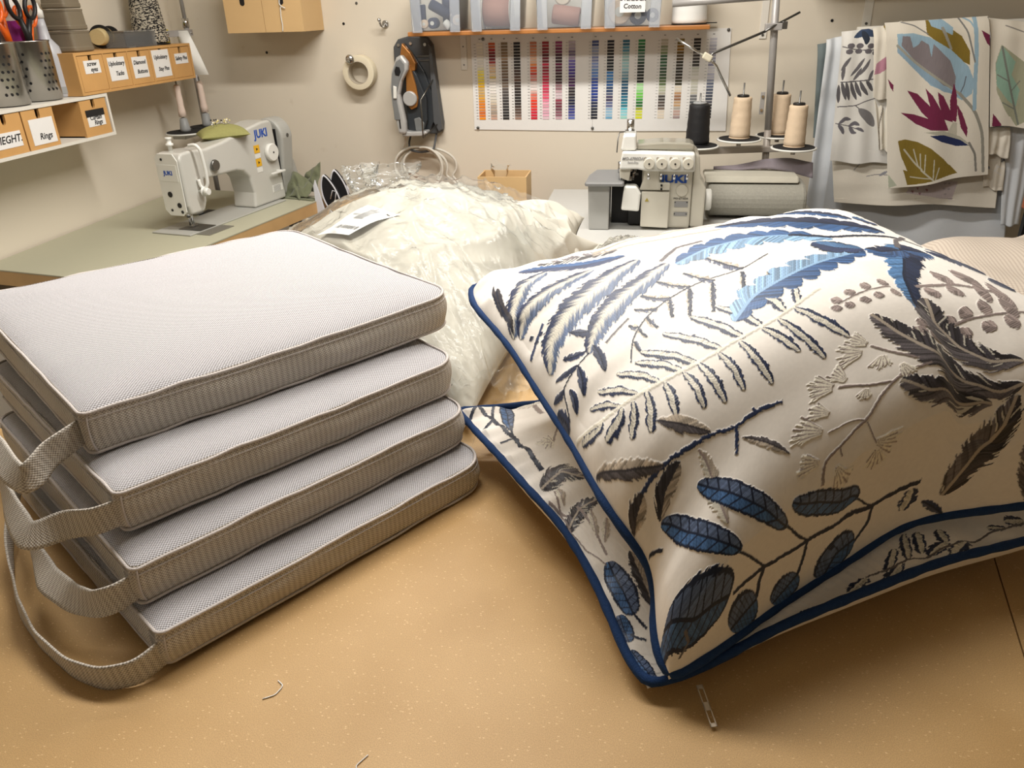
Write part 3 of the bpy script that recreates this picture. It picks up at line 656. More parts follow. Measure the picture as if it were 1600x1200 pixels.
BNL=[(0.0247,0.5273,0.9150),(0.0135,0.5387,0.9209),(0.0042,0.5520,0.9259),(-0.0032,0.5672,0.9300),(-0.0100,0.5831,0.9335),(-0.0169,0.5992,0.9367),(-0.0241,0.6151,0.9400),(-0.0317,0.6308,0.9432),(-0.0397,0.6463,0.9465),(-0.0482,0.6615,0.9497),(-0.0572,0.6765,0.9527),(-0.0667,0.6912,0.9557),(-0.0768,0.7054,0.9587),(-0.0878,0.7188,0.9619),(-0.0996,0.7316,0.9651),(-0.1112,0.7445,0.9677),(-0.1221,0.7582,0.9688),(-0.1321,0.7727,0.9688),(-0.1418,0.7876,0.9683),(-0.1515,0.8025,0.9677),(-0.1612,0.8173,0.9671),(-0.1711,0.8321,0.9665),(-0.1811,0.8467,0.9659),(-0.1913,0.8613,0.9653),(-0.2014,0.8759,0.9647),(-0.2115,0.8905,0.9640),(-0.2214,0.9052,0.9633),(-0.2310,0.9201,0.9625),(-0.2402,0.9353,0.9615),(-0.2494,0.9504,0.9605),(-0.2539,0.9581,0.9600)]
BNR=[(0.0247,0.5273,0.9150),(0.0438,0.5342,0.9190),(0.0626,0.5417,0.9230),(0.0806,0.5507,0.9268),(0.0979,0.5613,0.9305),(0.1149,0.5723,0.9345),(0.1321,0.5826,0.9390),(0.1498,0.5921,0.9437),(0.1678,0.6013,0.9479),(0.1860,0.6106,0.9511),(0.2041,0.6203,0.9538),(0.2221,0.6303,0.9560),(0.2400,0.6407,0.9577),(0.2577,0.6513,0.9590),(0.2752,0.6623,0.9597),(0.2926,0.6736,0.9600),(0.3101,0.6846,0.9600),(0.3280,0.6949,0.9600),(0.3464,0.7044,0.9600),(0.3651,0.7133,0.9600),(0.3839,0.7221,0.9600),(0.4026,0.7310,0.9601),(0.4213,0.7400,0.9604),(0.4398,0.7492,0.9609),(0.4583,0.7585,0.9615),(0.4768,0.7679,0.9621),(0.4953,0.7772,0.9628),(0.5138,0.7866,0.9634),(0.5323,0.7960,0.9640),(0.5508,0.8053,0.9647),(0.5600,0.8100,0.9650)]

# ------------------------------------------------------------------ embroidered piped pillows
SRGB = lambda c: np.array(lin(c))
GROUND = SRGB((237, 232, 224))
NAVY, INDIGO, BLUE, MID, LIGHT = SRGB((24, 34, 56)), SRGB((48, 62, 98)), SRGB((58, 96, 146)), SRGB((88, 132, 180)), SRGB((140, 178, 214))
SLATE, DGREY, GREY, TAUPE, CREAM, TAN = SRGB((92, 100, 124)), SRGB((58, 55, 60)), SRGB((128, 122, 126)), SRGB((160, 146, 142)), SRGB((236, 231, 216)), SRGB((196, 184, 168))
class Cloth:
    """stitch colour, thread height and shine worked out over the cloth's own coordinates"""
    def __init__(s, n, seed):
        s.n = n; a = np.linspace(0, 1, n); s.A, s.B = np.meshgrid(a, a, indexing='ij')
        s.col = np.tile(GROUND, (n, n, 1)); s.h = np.zeros((n, n)); s.mask = np.zeros((n, n))
        tw = (vnoise(s.A*260, s.B*260, seed)-0.5)*0.05
        s.col = s.col*(1+tw)[..., None]; s.k = seed
    def local(s, pts, pad):
        P = np.array(pts, float)
        if len(P) < 3: P = np.vstack([P[0], P.mean(0), P[-1]])
        P = smooth_curve(P, 28, 2)
        lo = P.min(0)-pad; hi = P.max(0)+pad; n = s.n-1
        i0, j0 = np.clip(np.floor(lo*n).astype(int), 0, n); i1, j1 = np.clip(np.ceil(hi*n).astype(int)+1, 0, n+1)
        if i1 <= i0+1 or j1 <= j0+1: return None
        sl = (slice(i0, i1), slice(j0, j1)); X = s.A[sl]; Y = s.B[sl]
        best = np.full(X.shape, 9.0); U = np.zeros(X.shape); D = np.zeros(X.shape)
        seg = np.linalg.norm(np.diff(P, axis=0), axis=1); cum = np.r_[0, np.cumsum(seg)]; tot = cum[-1]
        for k in range(len(P)-1):
            d = P[k+1]-P[k]; l2 = d@d+1e-12
            tt = np.clip(((X-P[k, 0])*d[0]+(Y-P[k, 1])*d[1])/l2, 0, 1)
            ex = X-(P[k, 0]+tt*d[0]); ey = Y-(P[k, 1]+tt*d[1]); e = np.hypot(ex, ey)
            m = e < best; best[m] = e[m]; U[m] = ((cum[k]+tt*seg[k])/tot)[m]
            cr = (d[0]*ey-d[1]*ex)/math.sqrt(l2); D[m] = np.where(np.abs(cr[m]) < 1e-9, e[m], np.sign(cr[m])*e[m])
        return sl, U, D, tot
    def put(s, sl, m, col, hh, shine=1.0):
        m = np.clip(m, 0, 1); s.col[sl] = s.col[sl]*(1-m[..., None])+col*m[..., None]
        s.h[sl] = s.h[sl]*(1-m)+hh*m; s.mask[sl] = s.mask[sl]*(1-m)+shine*m
    def leaf(s, pts, w, prof, left, right, vein=None, lobes=0, depth=0.0, pitch=0.0042, slant=1.0, jag=0.25, veinw=0.08,
             edge=None, fleck=0.35, sharp=0.6, inner=None, ribs=0, mid=None, open_=0.0, edge2=None, flk=None):
        s.k += 1; q = s.local(pts, w*1.5)
        if q is None: return
        sl, U, D, tot = q; aD = np.abs(D); side = D > 0
        W = {'oval': np.sin(math.pi*np.clip(U, 0, 1))**sharp, 'tip': (np.clip(U*6, 0, 1)**0.5)*np.clip(1-U, 0, 1)**sharp,
             'strap': np.clip(U*8, 0, 1)**0.5*np.clip((1-U)*8, 0, 1)**0.5}[prof]*w
        if lobes: W = W*(1-depth*(1-np.abs(np.sin(math.pi*(lobes*U-0.35*aD/w+np.where(side, 0.0, 0.5))))**.55))
        ph = (U*tot+aD*slant)/pitch+np.where(side, 0, 500); k = np.floor(ph); fr = ph-k
        W = W*(1-jag*hsh(k, s.k))
        m = (aD < W)
        thread = np.sin(math.pi*fr)
        c = np.where(side[..., None], left, right)
        c = c*(1+(hsh(k, s.k+3)-0.5)[..., None]*fleck*1.6)
        if mid is not None:
            f = np.clip(1.4-aD/(W+1e-6)*2.6+(hsh(k, s.k+5)-0.5)*0.9, 0, 1)[..., None]; c = c*(1-f)+mid*f
        gap = (fr < 0.16) & (fleck > 0.2); c = np.where(gap[..., None], c*0.62, c)
        if edge is not None: c = np.where((aD > W*0.80)[..., None], edge, c)
        if edge2 is not None: c = np.where(((aD > W*0.62) & ~side)[..., None], edge2, np.where(((aD < W*.30) & side)[..., None], CREAM*.85, c))
        if ribs:
            rr = (ribs*U-0.9*aD/(w+1e-6)*0.9) % 1.0; c = np.where(((rr < 0.17) & (aD > 0))[..., None], NAVY, c)
        if vein is not None:
            c = np.where((aD < w*veinw+0.0006)[..., None], vein, c)
        mm = m.astype(float)
        if flk is not None: c = np.where(((hsh(k, s.k+11) > .80) & (aD > .12*w) & (np.sin((aD/w+hsh(k, s.k+12))*5) > 0))[..., None], flk, c)
        if open_: mm = mm*np.where(hsh(k, s.k+8) < open_, 0.15, 1.0)
        s.put(sl, mm, c, 0.5+0.5*thread)
    def stem(s, pts, w, col, zig=0.0):
        s.k += 1; q = s.local(pts, w*2+0.004)
        if q is None: return
        sl, U, D, tot = q; ph = (U*tot+D*1.5)/0.0036; k = np.floor(ph)
        ww = max(w, 0.0011)*(1+zig*(hsh(k, s.k)-0.5)*1.6)
        m = (np.abs(D) < ww) & (U > 0.001) & (U < 0.999)
        s.put(sl, m.astype(float), np.broadcast_to(col, D.shape+(3,))*(1+(hsh(k, s.k+2)-0.5)*0.3)[..., None], 0.8)
    def fan(s, b, t, w, c1, c2):
        b = np.array(b); t = np.array(t); d = t-b; L_ = np.hypot(*d)+1e-6; a0 = math.atan2(d[1], d[0]); s.k += 1
        sp_ = min(1.0, max(0.35, w/L_))
        for i in range(15):
            a = a0+(i/14.0-0.5)*2*sp_; l = L_*(0.75+0.35*hsh(i+0.1, s.k))
            e = b+np.array([math.cos(a), math.sin(a)])*l; s0 = b+(e-b)*0.22
            s.stem([tuple(s0), tuple(e)], 0.0011, c1 if i % 3 else c2)
            if i % 2:
                a2 = a+0.35; s.stem([tuple(b+(e-b)*0.55), tuple(b+(e-b)*0.6+np.array([math.cos(a2), math.sin(a2)])*l*0.35)], 0.001, c1)
    def draw(s, style, w, p):
        if style == 'quill': s.leaf(p, w*1.3, 'oval', INDIGO*0.75, SLATE*.75+MID*.22, mid=CREAM*0.8, slant=1.6, jag=0.3, sharp=0.4, pitch=0.0040)
        elif style == 'quillb': s.leaf(p, w, 'oval', BLUE, INDIGO, slant=1.4, jag=0.35, sharp=0.4)
        elif style == 'quillg': s.leaf(p, w, 'oval', GREY, DGREY, slant=0.6, jag=0.4, sharp=0.4, open_=0.3)
        elif style == 'small': s.leaf(p, w, 'oval', INDIGO*0.8, SLATE*0.7, slant=1.3, jag=0.35, sharp=0.55, vein=NAVY)
        elif style == 'curl': s.leaf(p, w, 'oval', DGREY, NAVY, slant=1.0, jag=0.3)
        elif style == 'pinna': s.leaf(p, w*1.3, 'oval', INDIGO*0.62, CREAM*0.82, slant=0.7, jag=0.28, sharp=0.35, lobes=3, depth=0.35, pitch=0.0038, fleck=0.35, edge2=INDIGO*0.7)
        elif style == 'frill':
            s.leaf(p, w*0.9, 'tip', SLATE, TAN, slant=0.6, jag=0.5, sharp=0.4, lobes=5, depth=0.3, open_=0.15); s.stem(p, 0.0022, NAVY, 0.6)
        elif style == 'oak': s.leaf(p, w*.72, 'oval', BLUE*0.85, LIGHT*0.9, lobes=8, depth=0.5, slant=1.2, jag=0.12, vein=LIGHT*0.9, veinw=0.05, sharp=0.45, fleck=0.7)
        elif style == 'oakb': s.leaf(p, w, 'oval', MID*0.7, INDIGO, lobes=3, depth=0.3, slant=1.2, jag=0.15, sharp=0.45, edge=NAVY)
        elif style == 'oakd': s.leaf(p, w*.8, 'oval', INDIGO*0.6, BLUE*0.8, lobes=7, depth=0.4, slant=1.2, jag=0.15, sharp=0.45, vein=NAVY, fleck=0.5)
        elif style == 'oakd2': s.leaf(p, w*1.0, 'tip', NAVY*1.6, MID*0.85, lobes=8, depth=0.3, slant=-0.8, jag=0.2, sharp=0.85, vein=NAVY, veinw=0.04, fleck=0.6)
        elif style == 'feather': s.leaf(p, w*1.1, 'oval', DGREY, GREY*0.55, slant=1.7, jag=0.35, sharp=0.5, vein=TAN*0.8, veinw=0.06, fleck=0.9, pitch=0.0046, flk=CREAM*.7)
        elif style == 'greyleaf': s.leaf(p, w, 'oval', GREY*0.5, TAN, slant=1.5, jag=0.35, sharp=0.6, vein=DGREY, veinw=0.05, fleck=0.6)
        elif style == 'greyleaf2': s.leaf(p, w, 'oval', TAN*0.75, DGREY, slant=1.5, jag=0.35, sharp=0.6, vein=DGREY, veinw=0.05, fleck=0.7)
        elif style == 'cream': s.leaf(p, w, 'oval', TAN*0.9, CREAM*0.85, slant=1.5, jag=0.4, sharp=0.6, vein=TAUPE, veinw=0.06, fleck=0.3)
        elif style == 'vein': s.leaf(p, w, 'oval', BLUE*0.85+LIGHT*.08, SLATE*0.85+MID*0.22, slant=1.0, jag=0.10, sharp=0.38, vein=NAVY, veinw=0.05, edge=NAVY*1.2, ribs=8, fleck=0.5)
        elif style == 'disc': s.leaf(p, w, 'oval', TAUPE, TAUPE*0.85, slant=0.8, jag=0.25, sharp=0.5, fleck=0.5)
        elif style == 'fan': s.fan(p[0], p[-1], w, CREAM*0.98, TAUPE*0.9)
        elif style == 'branch': s.stem(p, w, INDIGO*0.8, 0.6)
        elif style.startswith('stem_'):
            s.stem(p, w, {'n': NAVY, 'g': GREY*0.6, 't': TAUPE*0.8, 'c': CREAM*0.95, 'b': INDIGO, 'p': TAN*0.8}[style[-1]], 0.3)
def cloth_mat():
    m = bpy.data.materials.new('embroidered_cotton'); m.use_nodes = True
    nt = m.node_tree; N = nt.nodes; L = nt.links; b = N['Principled BSDF']
    a = N.new('ShaderNodeVertexColor'); a.layer_name = 'pattern'; L.new(a.outputs['Color'], b.inputs['Base Color'])
    r = N.new('ShaderNodeMapRange'); r.inputs[3].default_value = 0.82; r.inputs[4].default_value = 0.42; L.new(a.outputs['Alpha'], r.inputs[0]); L.new(r.outputs[0], b.inputs['Roughness'])
    b.inputs['Sheen Weight'].default_value = 0.1; b.inputs['Specular IOR Level'].default_value = 0.3
    return m
EMBM = cloth_mat()
PIPM = mat('navy_piping', (30, 58, 102), rough=0.8, bump=0.5, bscale=900, var=0.15, vscale=300, spec=0.25)
def evc(Q, u):
    Q = np.array(Q); d = np.r_[0, np.cumsum(np.linalg.norm(np.diff(Q, axis=0), axis=1))]; x = np.linspace(0, 1, len(Q))
    xs = np.linspace(0, 1, 161); M_ = np.stack([np.interp(xs, x, Q[:, k]) for k in range(3)], 1)
    for _ in range(60): M_[1:-1] = (M_[:-2]+2*M_[1:-1]+M_[2:])/4
    return np.stack([np.interp(u, xs, M_[:, k]) for k in range(3)], -1)
def arc(A, B, inn, n=40):
    A = np.array(A); B = np.array(B); u = np.linspace(0, 1, n)[:, None]; w_ = np.sin(np.pi*u)**.8
    return A+(B-A)*u+np.array(inn)*w_
def pillow(label, NL, NR, F, insL, insR, Bup, pup, Bdn, n, which, seed, floor_z, fold=False, pt=None, over=None, se=False):
    NL = np.array(NL); NR = np.array(NR); N0 = NL[0]; L0 = NL[-1]; R0 = NR[-1]; F = np.array(F)
    LF = arc(L0, F, insL); RF = arc(R0, F, insR)
    cen = (N0+L0+R0+F)/4; t = thing('throw_pillow', label, 'pillow', (float(cen[0]), float(cen[1]), floor_z), group=None)
    def surf(A, Bq):
        S = .45*A+.55*np.sin(np.pi*A/2)**2; T = Bq**2.2/(Bq**2.2+(1-Bq)**1.4) if se else .45*Bq+.55*np.sin(np.pi*Bq/2)**2
        a = evc(NR, S); b = evc(LF, S); c = evc(NL, T); d = evc(RF, T); s = S[..., None]; tt = T[..., None]
        P = (1-tt)*a+tt*b+(1-s)*c+s*d-((1-s)*(1-tt)*N0+s*(1-tt)*R0+(1-s)*tt*L0+s*tt*F)
        return S, T, P
    cl = Cloth(n, seed)
    for wh, st, w_, pts in EMB:
        if wh == which: cl.draw(st, w_, pts)
    S, T, P = surf(cl.A, cl.B)
    P = P.copy()
    if se:   # plump front: the cloth climbs steeply from the near seam, then runs back almost level
        w_ = (1-np.abs(2*S-1)**pup+1e-9)**.5; P[..., 2] += Bup*w_*(1-np.abs(2*T-1)**pt+1e-9)**.5*(1-.75*T)
        w_ = .02*w_*np.clip(T/.03, 0, 1)*np.exp(-T/.12); P[..., 0] += .39*w_; P[..., 1] -= .92*w_
    else: P[..., 2] += Bup*(4*S*(1-S))**pup*(4*T*(1-T))**(pt or pup)
    # gathers running in from the piped edges
    es = np.minimum(S, 1-S); et = np.minimum(T, 1-T)
    near = np.exp(-es/0.07)*np.clip(es/0.012, 0, 1); near2 = np.exp(-et/0.07)*np.clip(et/0.012, 0, 1)
    g = (vnoise(T*26+seed, S*3, seed)-0.5)*near+(vnoise(S*26+seed*2, T*3, seed+4)-0.5)*near2
    P[..., 2] += g*0.016+(vnoise(S*5+seed, T*5, seed+8)-0.5)*0.007*np.clip(np.minimum(es, et)/0.1, 0, 1)
    if fold: P = fold(S, T, P)
    if over is not None:
        # the lower pillow is pressed down wherever the upper one's edge rests on it
        for Cv in over:
            Cv = np.array(Cv); lim = np.full(P.shape[:2], 9.0); bd = np.full(P.shape[:2], 9.0); zc = np.zeros(P.shape[:2])
            for q in smooth_curve(Cv, 60, 2):
                dd = np.hypot(P[..., 0]-q[0], P[..., 1]-q[1]); m = dd < bd; bd[m] = dd[m]; zc[m] = q[2]
            lim = zc-.011+.28*bd; k_ = 120.0
            P[..., 2] = -np.log(np.exp(-k_*(P[..., 2]-1))+np.exp(-k_*(lim-1)))/k_+1
            P[..., 2] = np.maximum(P[..., 2], floor_z+.004)
    # thread relief along the surface normal
    du = np.gradient(P, axis=0); dv = np.gradient(P, axis=1); nr = np.cross(du, dv); nr /= np.linalg.norm(nr, axis=-1)[..., None]+1e-9
    nr *= np.sign((nr[..., 2:3]).mean())
    P = P+nr*(cl.h*0.0009)[..., None]
    col = np.concatenate([cl.col, cl.mask[..., None]], -1)
    gridmesh('embroidered_cover', P, EMBM, t, col=col)
    k = 90; a = np.linspace(0, 1, k); A, Bq = np.meshgrid(a, a, indexing='ij'); S, T, Q = surf(A, Bq)
    Q = Q.copy(); Q[..., 2] -= Bdn*(4*S*(1-S))**.4*(4*T*(1-T))**.4; Q[..., 2] = np.maximum(Q[..., 2], floor_z+0.0015)
    c2 = Cloth(k, seed+50); col2 = np.concatenate([c2.col, c2.mask[..., None]], -1)
    gridmesh('backing', Q, EMBM, t, col=col2, flip=True)
    loop = np.vstack([NL[::-1], NR[1:], RF[1:], LF[::-1][1:-1]])
    loop = np.array(loop); m_ = len(loop)
    lp = np.vstack([loop, loop[:1]]); d = np.r_[0, np.cumsum(np.linalg.norm(np.diff(lp, axis=0), axis=1))]
    u = np.linspace(0, d[-1], 241)[:-1]; lq = np.stack([np.interp(u, d, lp[:, q]) for q in range(3)], 1)
    for _ in range(2): lq = (np.roll(lq, 1, 0)+2*lq+np.roll(lq, -1, 0))/4
    rr = 0.0048*(1+0.10*np.sin(np.arange(240)*1.7)*np.sin(np.arange(240)*0.31))
    MB().tube([tuple(x) for x in lq], list(rr), n=12, closed=True).build('piping', PIPM, t)
    return t
def fold_top(S, T, P):
    """the cloth tucks in below the right edge: everything past the crease drops and turns away"""
    c = 0.53+0.10*T; x = (S-c)/0.06
    d = 1/(1+np.exp(-x*3.0))*np.exp(-np.clip(S-c, 0, 1)/0.22)*np.clip(1-T/0.42, 0, 1)**1.1*np.clip(T/0.02, 0, 1)
    P[..., 2] -= 0.045*d; P[..., 1] += 0.012*d
    r = np.exp(-((S-c+0.02)/0.02)**2)*np.clip(1-T/0.4, 0, 1)*np.clip(T/0.03, 0, 1); P[..., 2] += 0.006*r
    return P
pilA = pillow('navy piped pillow embroidered with leaves, lying on top of the other one', TNL, TNR, (.301, 1.2, 1.182), (.068, .003, .01), (-.04, 0, .02),
       .176, 3.0, .012, NTOP, 't', 11, .917, fold=fold_top, pt=12.0, se=True)
pilB = pillow('navy piped pillow embroidered with leaves, lying underneath on the table', BNL, BNR, (.27, 1.26, .97), (.03, -.04, 0), (-.04, 0, 0),
       .055, .8, .075, NBOT, 'b', 23, TAB, pt=1.2, over=(TNR, TNL))
# zip puller of the lower pillow
zp = MB(); c0 = Vector((0.072, 0.537, 0.913)); c1 = Vector((0.084, 0.500, 0.9035)); d_ = (c1-c0); ln = d_.length; d_.normalize()
sd_ = d_.cross(Vector((0, 0, 1))).normalized(); un = sd_.cross(d_)
Mz = Matrix((( *sd_, 0), (*d_, 0), (*un, 0), (0, 0, 0, 1))).transposed(); Mz.translation = c0
zp.M = Mz
for q in ((-.0030, -.0020, 0, ln), (.0020, .0030, 0, ln), (-.0030, .0030, 0, .004), (-.0030, .0030, ln*.42, ln*.62), (-.0030, .0030, ln-.0035, ln)):
    zp.box(q[0], q[1], q[2], q[3], -0.0006, 0.0006)
zp.build('zip_puller', mat('pale_metal', (205, 196, 182), rough=0.35, metal=0.7), pilB)

# ------------------------------------------------------------------ feather inserts in their clear bag
INS = mat('cream_cotton_ticking', (184, 180, 168), rough=0.85, var=0.04, vscale=8, bump=0.1, bscale=60)
FILM2 = sheet_mat('gathered_bag_film', (235, 236, 232), gloss=0.10, rough=0.32, milky=0.14, bump=0.15, bscale=30)
FILM = sheet_mat('clear_bag_film', (235, 236, 232), gloss=0.16, rough=0.2, milky=0.06, bump=0.35, bscale=34)
def soft(name, label, cat, cs, up_, p, dn, floor_z, seed, mat_, crease=0.02, n=150, ridge=12, part=None):
    """plump creased cushion insert; cs = near-left, near-right, far-right, far-left corners"""
    a = np.linspace(0, 1, n); A, B = np.meshgrid(a, a, indexing='ij'); S = .45*A+.55*np.sin(np.pi*A/2)**2; T = .45*B+.55*np.sin(np.pi*B/2)**2
    ins = 0.05*np.sin(np.pi*S)*np.sin(np.pi*T)
    P = bilin(cs, S, T)
    e = (4*S*(1-S))**p*(4*T*(1-T))**p
    # pinched sides, creases
    cen = np.array(cs).mean(0); pull = (1-(4*(S-.5)**2))*(np.abs(T-.5)*2)**6+(1-(4*(T-.5)**2))*(np.abs(S-.5)*2)**6
    P[..., :2] += (cen[:2]-P[..., :2])*(0.10*pull)[..., None]
    w1 = vnoise(S*ridge+seed, T*3+2*vnoise(S*4, T*4, seed), seed); w2 = vnoise(S*4, T*ridge+2*vnoise(S*4, T*4, seed+1)+seed, seed+3)
    rg = (1-np.abs(2*w1-1))**2*0.6+(1-np.abs(2*w2-1))**2*0.6+0.5*vnoise(S*5, T*5, seed+6)
    top = P.copy(); top[..., 2] += up_*e+(rg-0.6)*crease*np.clip(e*2.5, 0, 1)
    bot = P.copy(); bot[..., 2] -= dn*e; bot[..., 2] = np.maximum(bot[..., 2], floor_z); top[..., 2] = np.maximum(top[..., 2], floor_z+0.001)
    mb = MB(); mb.grid(top); mb.grid(bot[:, ::-1][::6, ::6] if False else bot[::3, ::3][:, ::-1])
    o = mb.build(name, mat_, part, smooth=True, fix=False)
    if part is None: tag(o, label, cat)
    return o, top
insA, topA = soft('feather_insert', 'large plump cream feather insert inside the clear plastic bag', 'pillow insert',
    [(-.245, .985, .925), (-.105, 1.85, .955), (-.62, 1.98, .965), (-.93, 1.76, .945)], .155, .55, .09, TAB+.002, 31, INS, crease=.026, ridge=6)
insB, topB = soft('feather_insert', 'cream feather insert poking out of the bag beside the overlock machine', 'pillow insert',
    [(-.42, 1.62, .95), (-.135, 1.70, .965), (-.155, 2.03, .975), (-.62, 2.02, .97)], .075, .5, .06, TAB+.002, 37, INS, crease=.02, ridge=6)
# the bag: a loose film over both, spilling on to the table, with a gathered top
def bag():
    n = 170; a = np.linspace(0, 1, n); A, B = np.meshgrid(a, a, indexing='ij'); S = .5*A+.5*np.sin(np.pi*A/2)**2; T = .5*B+.5*np.sin(np.pi*B/2)**2
    cs = [(-.295, .985, .906), (-.13, 1.20, .906), (-.38, 2.06, .99), (-.97, 1.80, .955)]
    P = bilin(cs, S, T); e = (4*S*(1-S))**.5*(4*T*(1-T))**.5
    # height of what lies under the film
    def under(top):
        q = top.reshape(-1, 3); return q
    Q = np.vstack([topA[::2, ::2].reshape(-1, 3), topB[::2, ::2].reshape(-1, 3)])
    H = np.full((160, 160), TAB+.004); x0, y0, sx, sy = -1.05, .9, 1.1/160, 1.3/160
    ix = np.clip(((Q[:, 0]-x0)/sx).astype(int), 0, 159); iy = np.clip(((Q[:, 1]-y0)/sy).astype(int), 0, 159)
    np.maximum.at(H, (ix, iy), Q[:, 2])
    for _ in range(3):
        M_ = H.copy()
        for dx in (-1, 0, 1):
            for dy in (-1, 0, 1): M_ = np.maximum(M_, np.roll(np.roll(H, dx, 0), dy, 1))
        H = M_
    for _ in range(4): H = (H+np.roll(H, 1, 0)+np.roll(H, -1, 0)+np.roll(H, 1, 1)+np.roll(H, -1, 1))/5
    fx = np.clip((P[..., 0]-x0)/sx, 0, 158.9); fy = np.clip((P[..., 1]-y0)/sy, 0, 158.9); i = fx.astype(int); j = fy.astype(int); u = fx-i; v = fy-j
    hz = (H[i, j]*(1-u)+H[i+1, j]*u)*(1-v)+(H[i, j+1]*(1-u)+H[i+1, j+1]*u)*v
    r1 = 1-np.abs(2*vnoise(S*16, T*9+vnoise(S*6, T*6, 2)*3, 3)-1); r2 = 1-np.abs(2*vnoise(S*34+3, T*30+vnoise(S*9, T*9, 5)*4, 7)-1)
    P[..., 2] = hz+.002+.010*r1**4+.003*r2**4
    return P
BP = bag()
bagt = thing('plastic_bag', 'crumpled clear plastic bag wrapped around the large cream insert', 'bag', (-.5, 1.5, TAB))
gridmesh('film', BP, FILM, bagt)
# loose gathered mouth of the bag standing up at the back left
def crumple(px, py, pz, w_, h_, seed, name, parent, dirx=(1, 0, 0), n=70):
    a = np.linspace(0, 1, n); A, B = np.meshgrid(a, a, indexing='ij')
    P = np.zeros((n, n, 3)); sp_ = 0.35+0.65*A
    th = (B-0.5)*2*math.pi*0.9
    rad = w_*(0.25+0.75*A**0.7)*(1+0.35*(vnoise(B*9, A*3, seed)-0.5))
    P[..., 0] = px+rad*np.sin(th)*1.0; P[..., 1] = py+rad*np.cos(th)*0.5; P[..., 2] = pz+h_*A+0.25*h_*(vnoise(B*7+seed, A*4, seed+1)-0.5)*A
    rr = 1-np.abs(2*vnoise(B*22, A*7+seed, seed+4)-1); P[..., 0] += 0.018*rr; P[..., 2] += 0.010*rr
    return gridmesh(name, P, FILM2, parent)
crumple(-.79, 2.06, 1.02, .06, .075, 5, 'gathered_mouth', bagt)
crumple(-.70, 2.02, 1.05, .09, .055, 9, 'gathered_mouth', bagt)
# folded film draped over the front right of the insert
def drape(pts_top, pts_bot, seed, name, n=60, m=90):
    a = smooth_curve(pts_top, m, 3); b = smooth_curve(pts_bot, m, 3); u = np.linspace(0, 1, n)[:, None, None]
    P = a[None]*(1-u)+b[None]*u; U, V = np.meshgrid(np.linspace(0, 1, n), np.linspace(0, 1, m), indexing='ij')
    rr = 1-np.abs(2*vnoise(V*18+seed, U*4+vnoise(V*5, U*5, seed)*2, seed)-1); P[..., 2] += 0.014*rr**2+0.004; P[..., 1] -= 0.010*rr**2
    return gridmesh(name, P, FILM, bagt)
drape([(-.62, 2.0, 1.085), (-.40, 1.93, 1.085), (-.22, 1.83, 1.045)], [(-.52, 1.62, 1.11), (-.30, 1.50, 1.085), (-.12, 1.46, .985)], 3, 'loose_fold')
drape([(-.30, .985, .975), (-.22, 1.02, .985), (-.14, 1.10, .975)], [(-.325, .945, .904), (-.245, .925, .904), (-.15, .985, .904)], 8, 'loose_fold')
# printed address sheet showing through the film
PAPER = mat('white_paper', (236, 235, 233), rough=0.7, var=0.02); INK = mat('black_ink', (28, 28, 30), rough=0.6, var=0.02)
INKG = mat('grey_ink', (150, 150, 150), rough=0.6, var=0.02)
def on_surface(A, u, v, lift=0.0):
    i = u*(A.shape[0]-1); j = v*(A.shape[1]-1); i0 = min(int(i), A.shape[0]-2); j0 = min(int(j), A.shape[1]-2); fu = i-i0; fv = j-j0
    p = (A[i0, j0]*(1-fu)+A[i0+1, j0]*fu)*(1-fv)+(A[i0, j0+1]*(1-fu)+A[i0+1, j0+1]*fu)*fv
    return Vector(p)+Vector((0, 0, lift))
LBC = [Vector(q) for q in LABELQ]
BPF = BP[::2, ::2].reshape(-1, 3); lm = MB(); nn = 24
def lpt(u, v, l=0.0):
    p = (LBC[0]*(1-u)+LBC[1]*u)*(1-v)+(LBC[3]*(1-u)+LBC[2]*u)*v; d_ = (BPF[:, 0]-p.x)**2+(BPF[:, 1]-p.y)**2; w_ = np.exp(-d_/.0006); p.z = float((BPF[:, 2]*w_).sum()/w_.sum())-.009+l; return p
lm.grid(np.array([[lpt(u, v) for v in np.linspace(0, 1, 8)] for u in np.linspace(0, 1, nn)]))
lm.m = 1
def strip(u0, u1, v0, v1, mi):
    lm.m = mi; k = 4
    lm.grid(np.array([[lpt(u, v, 0.0012) for v in np.linspace(v0, v1, 3)] for u in np.linspace(u0, u1, k)]), False)
random.seed(3)
u = 0.30
while u < 0.93:
    w_ = random.uniform(.006, .016); strip(u, u+w_, .16, .26, 1); u += w_+random.choice((.006, .006, .02))
u = 0.35
while u < 0.62:
    w_ = random.uniform(.004, .012); strip(u, u+w_, .50, .88, 2); u += w_+.006
u = 0.15
while u < 0.33:
    w_ = random.uniform(.006, .016); strip(u, u+w_, .62, .68, 2); u += w_+.01
lm.build('address_label', [PAPER, INK, INKG], bagt, fix=False)
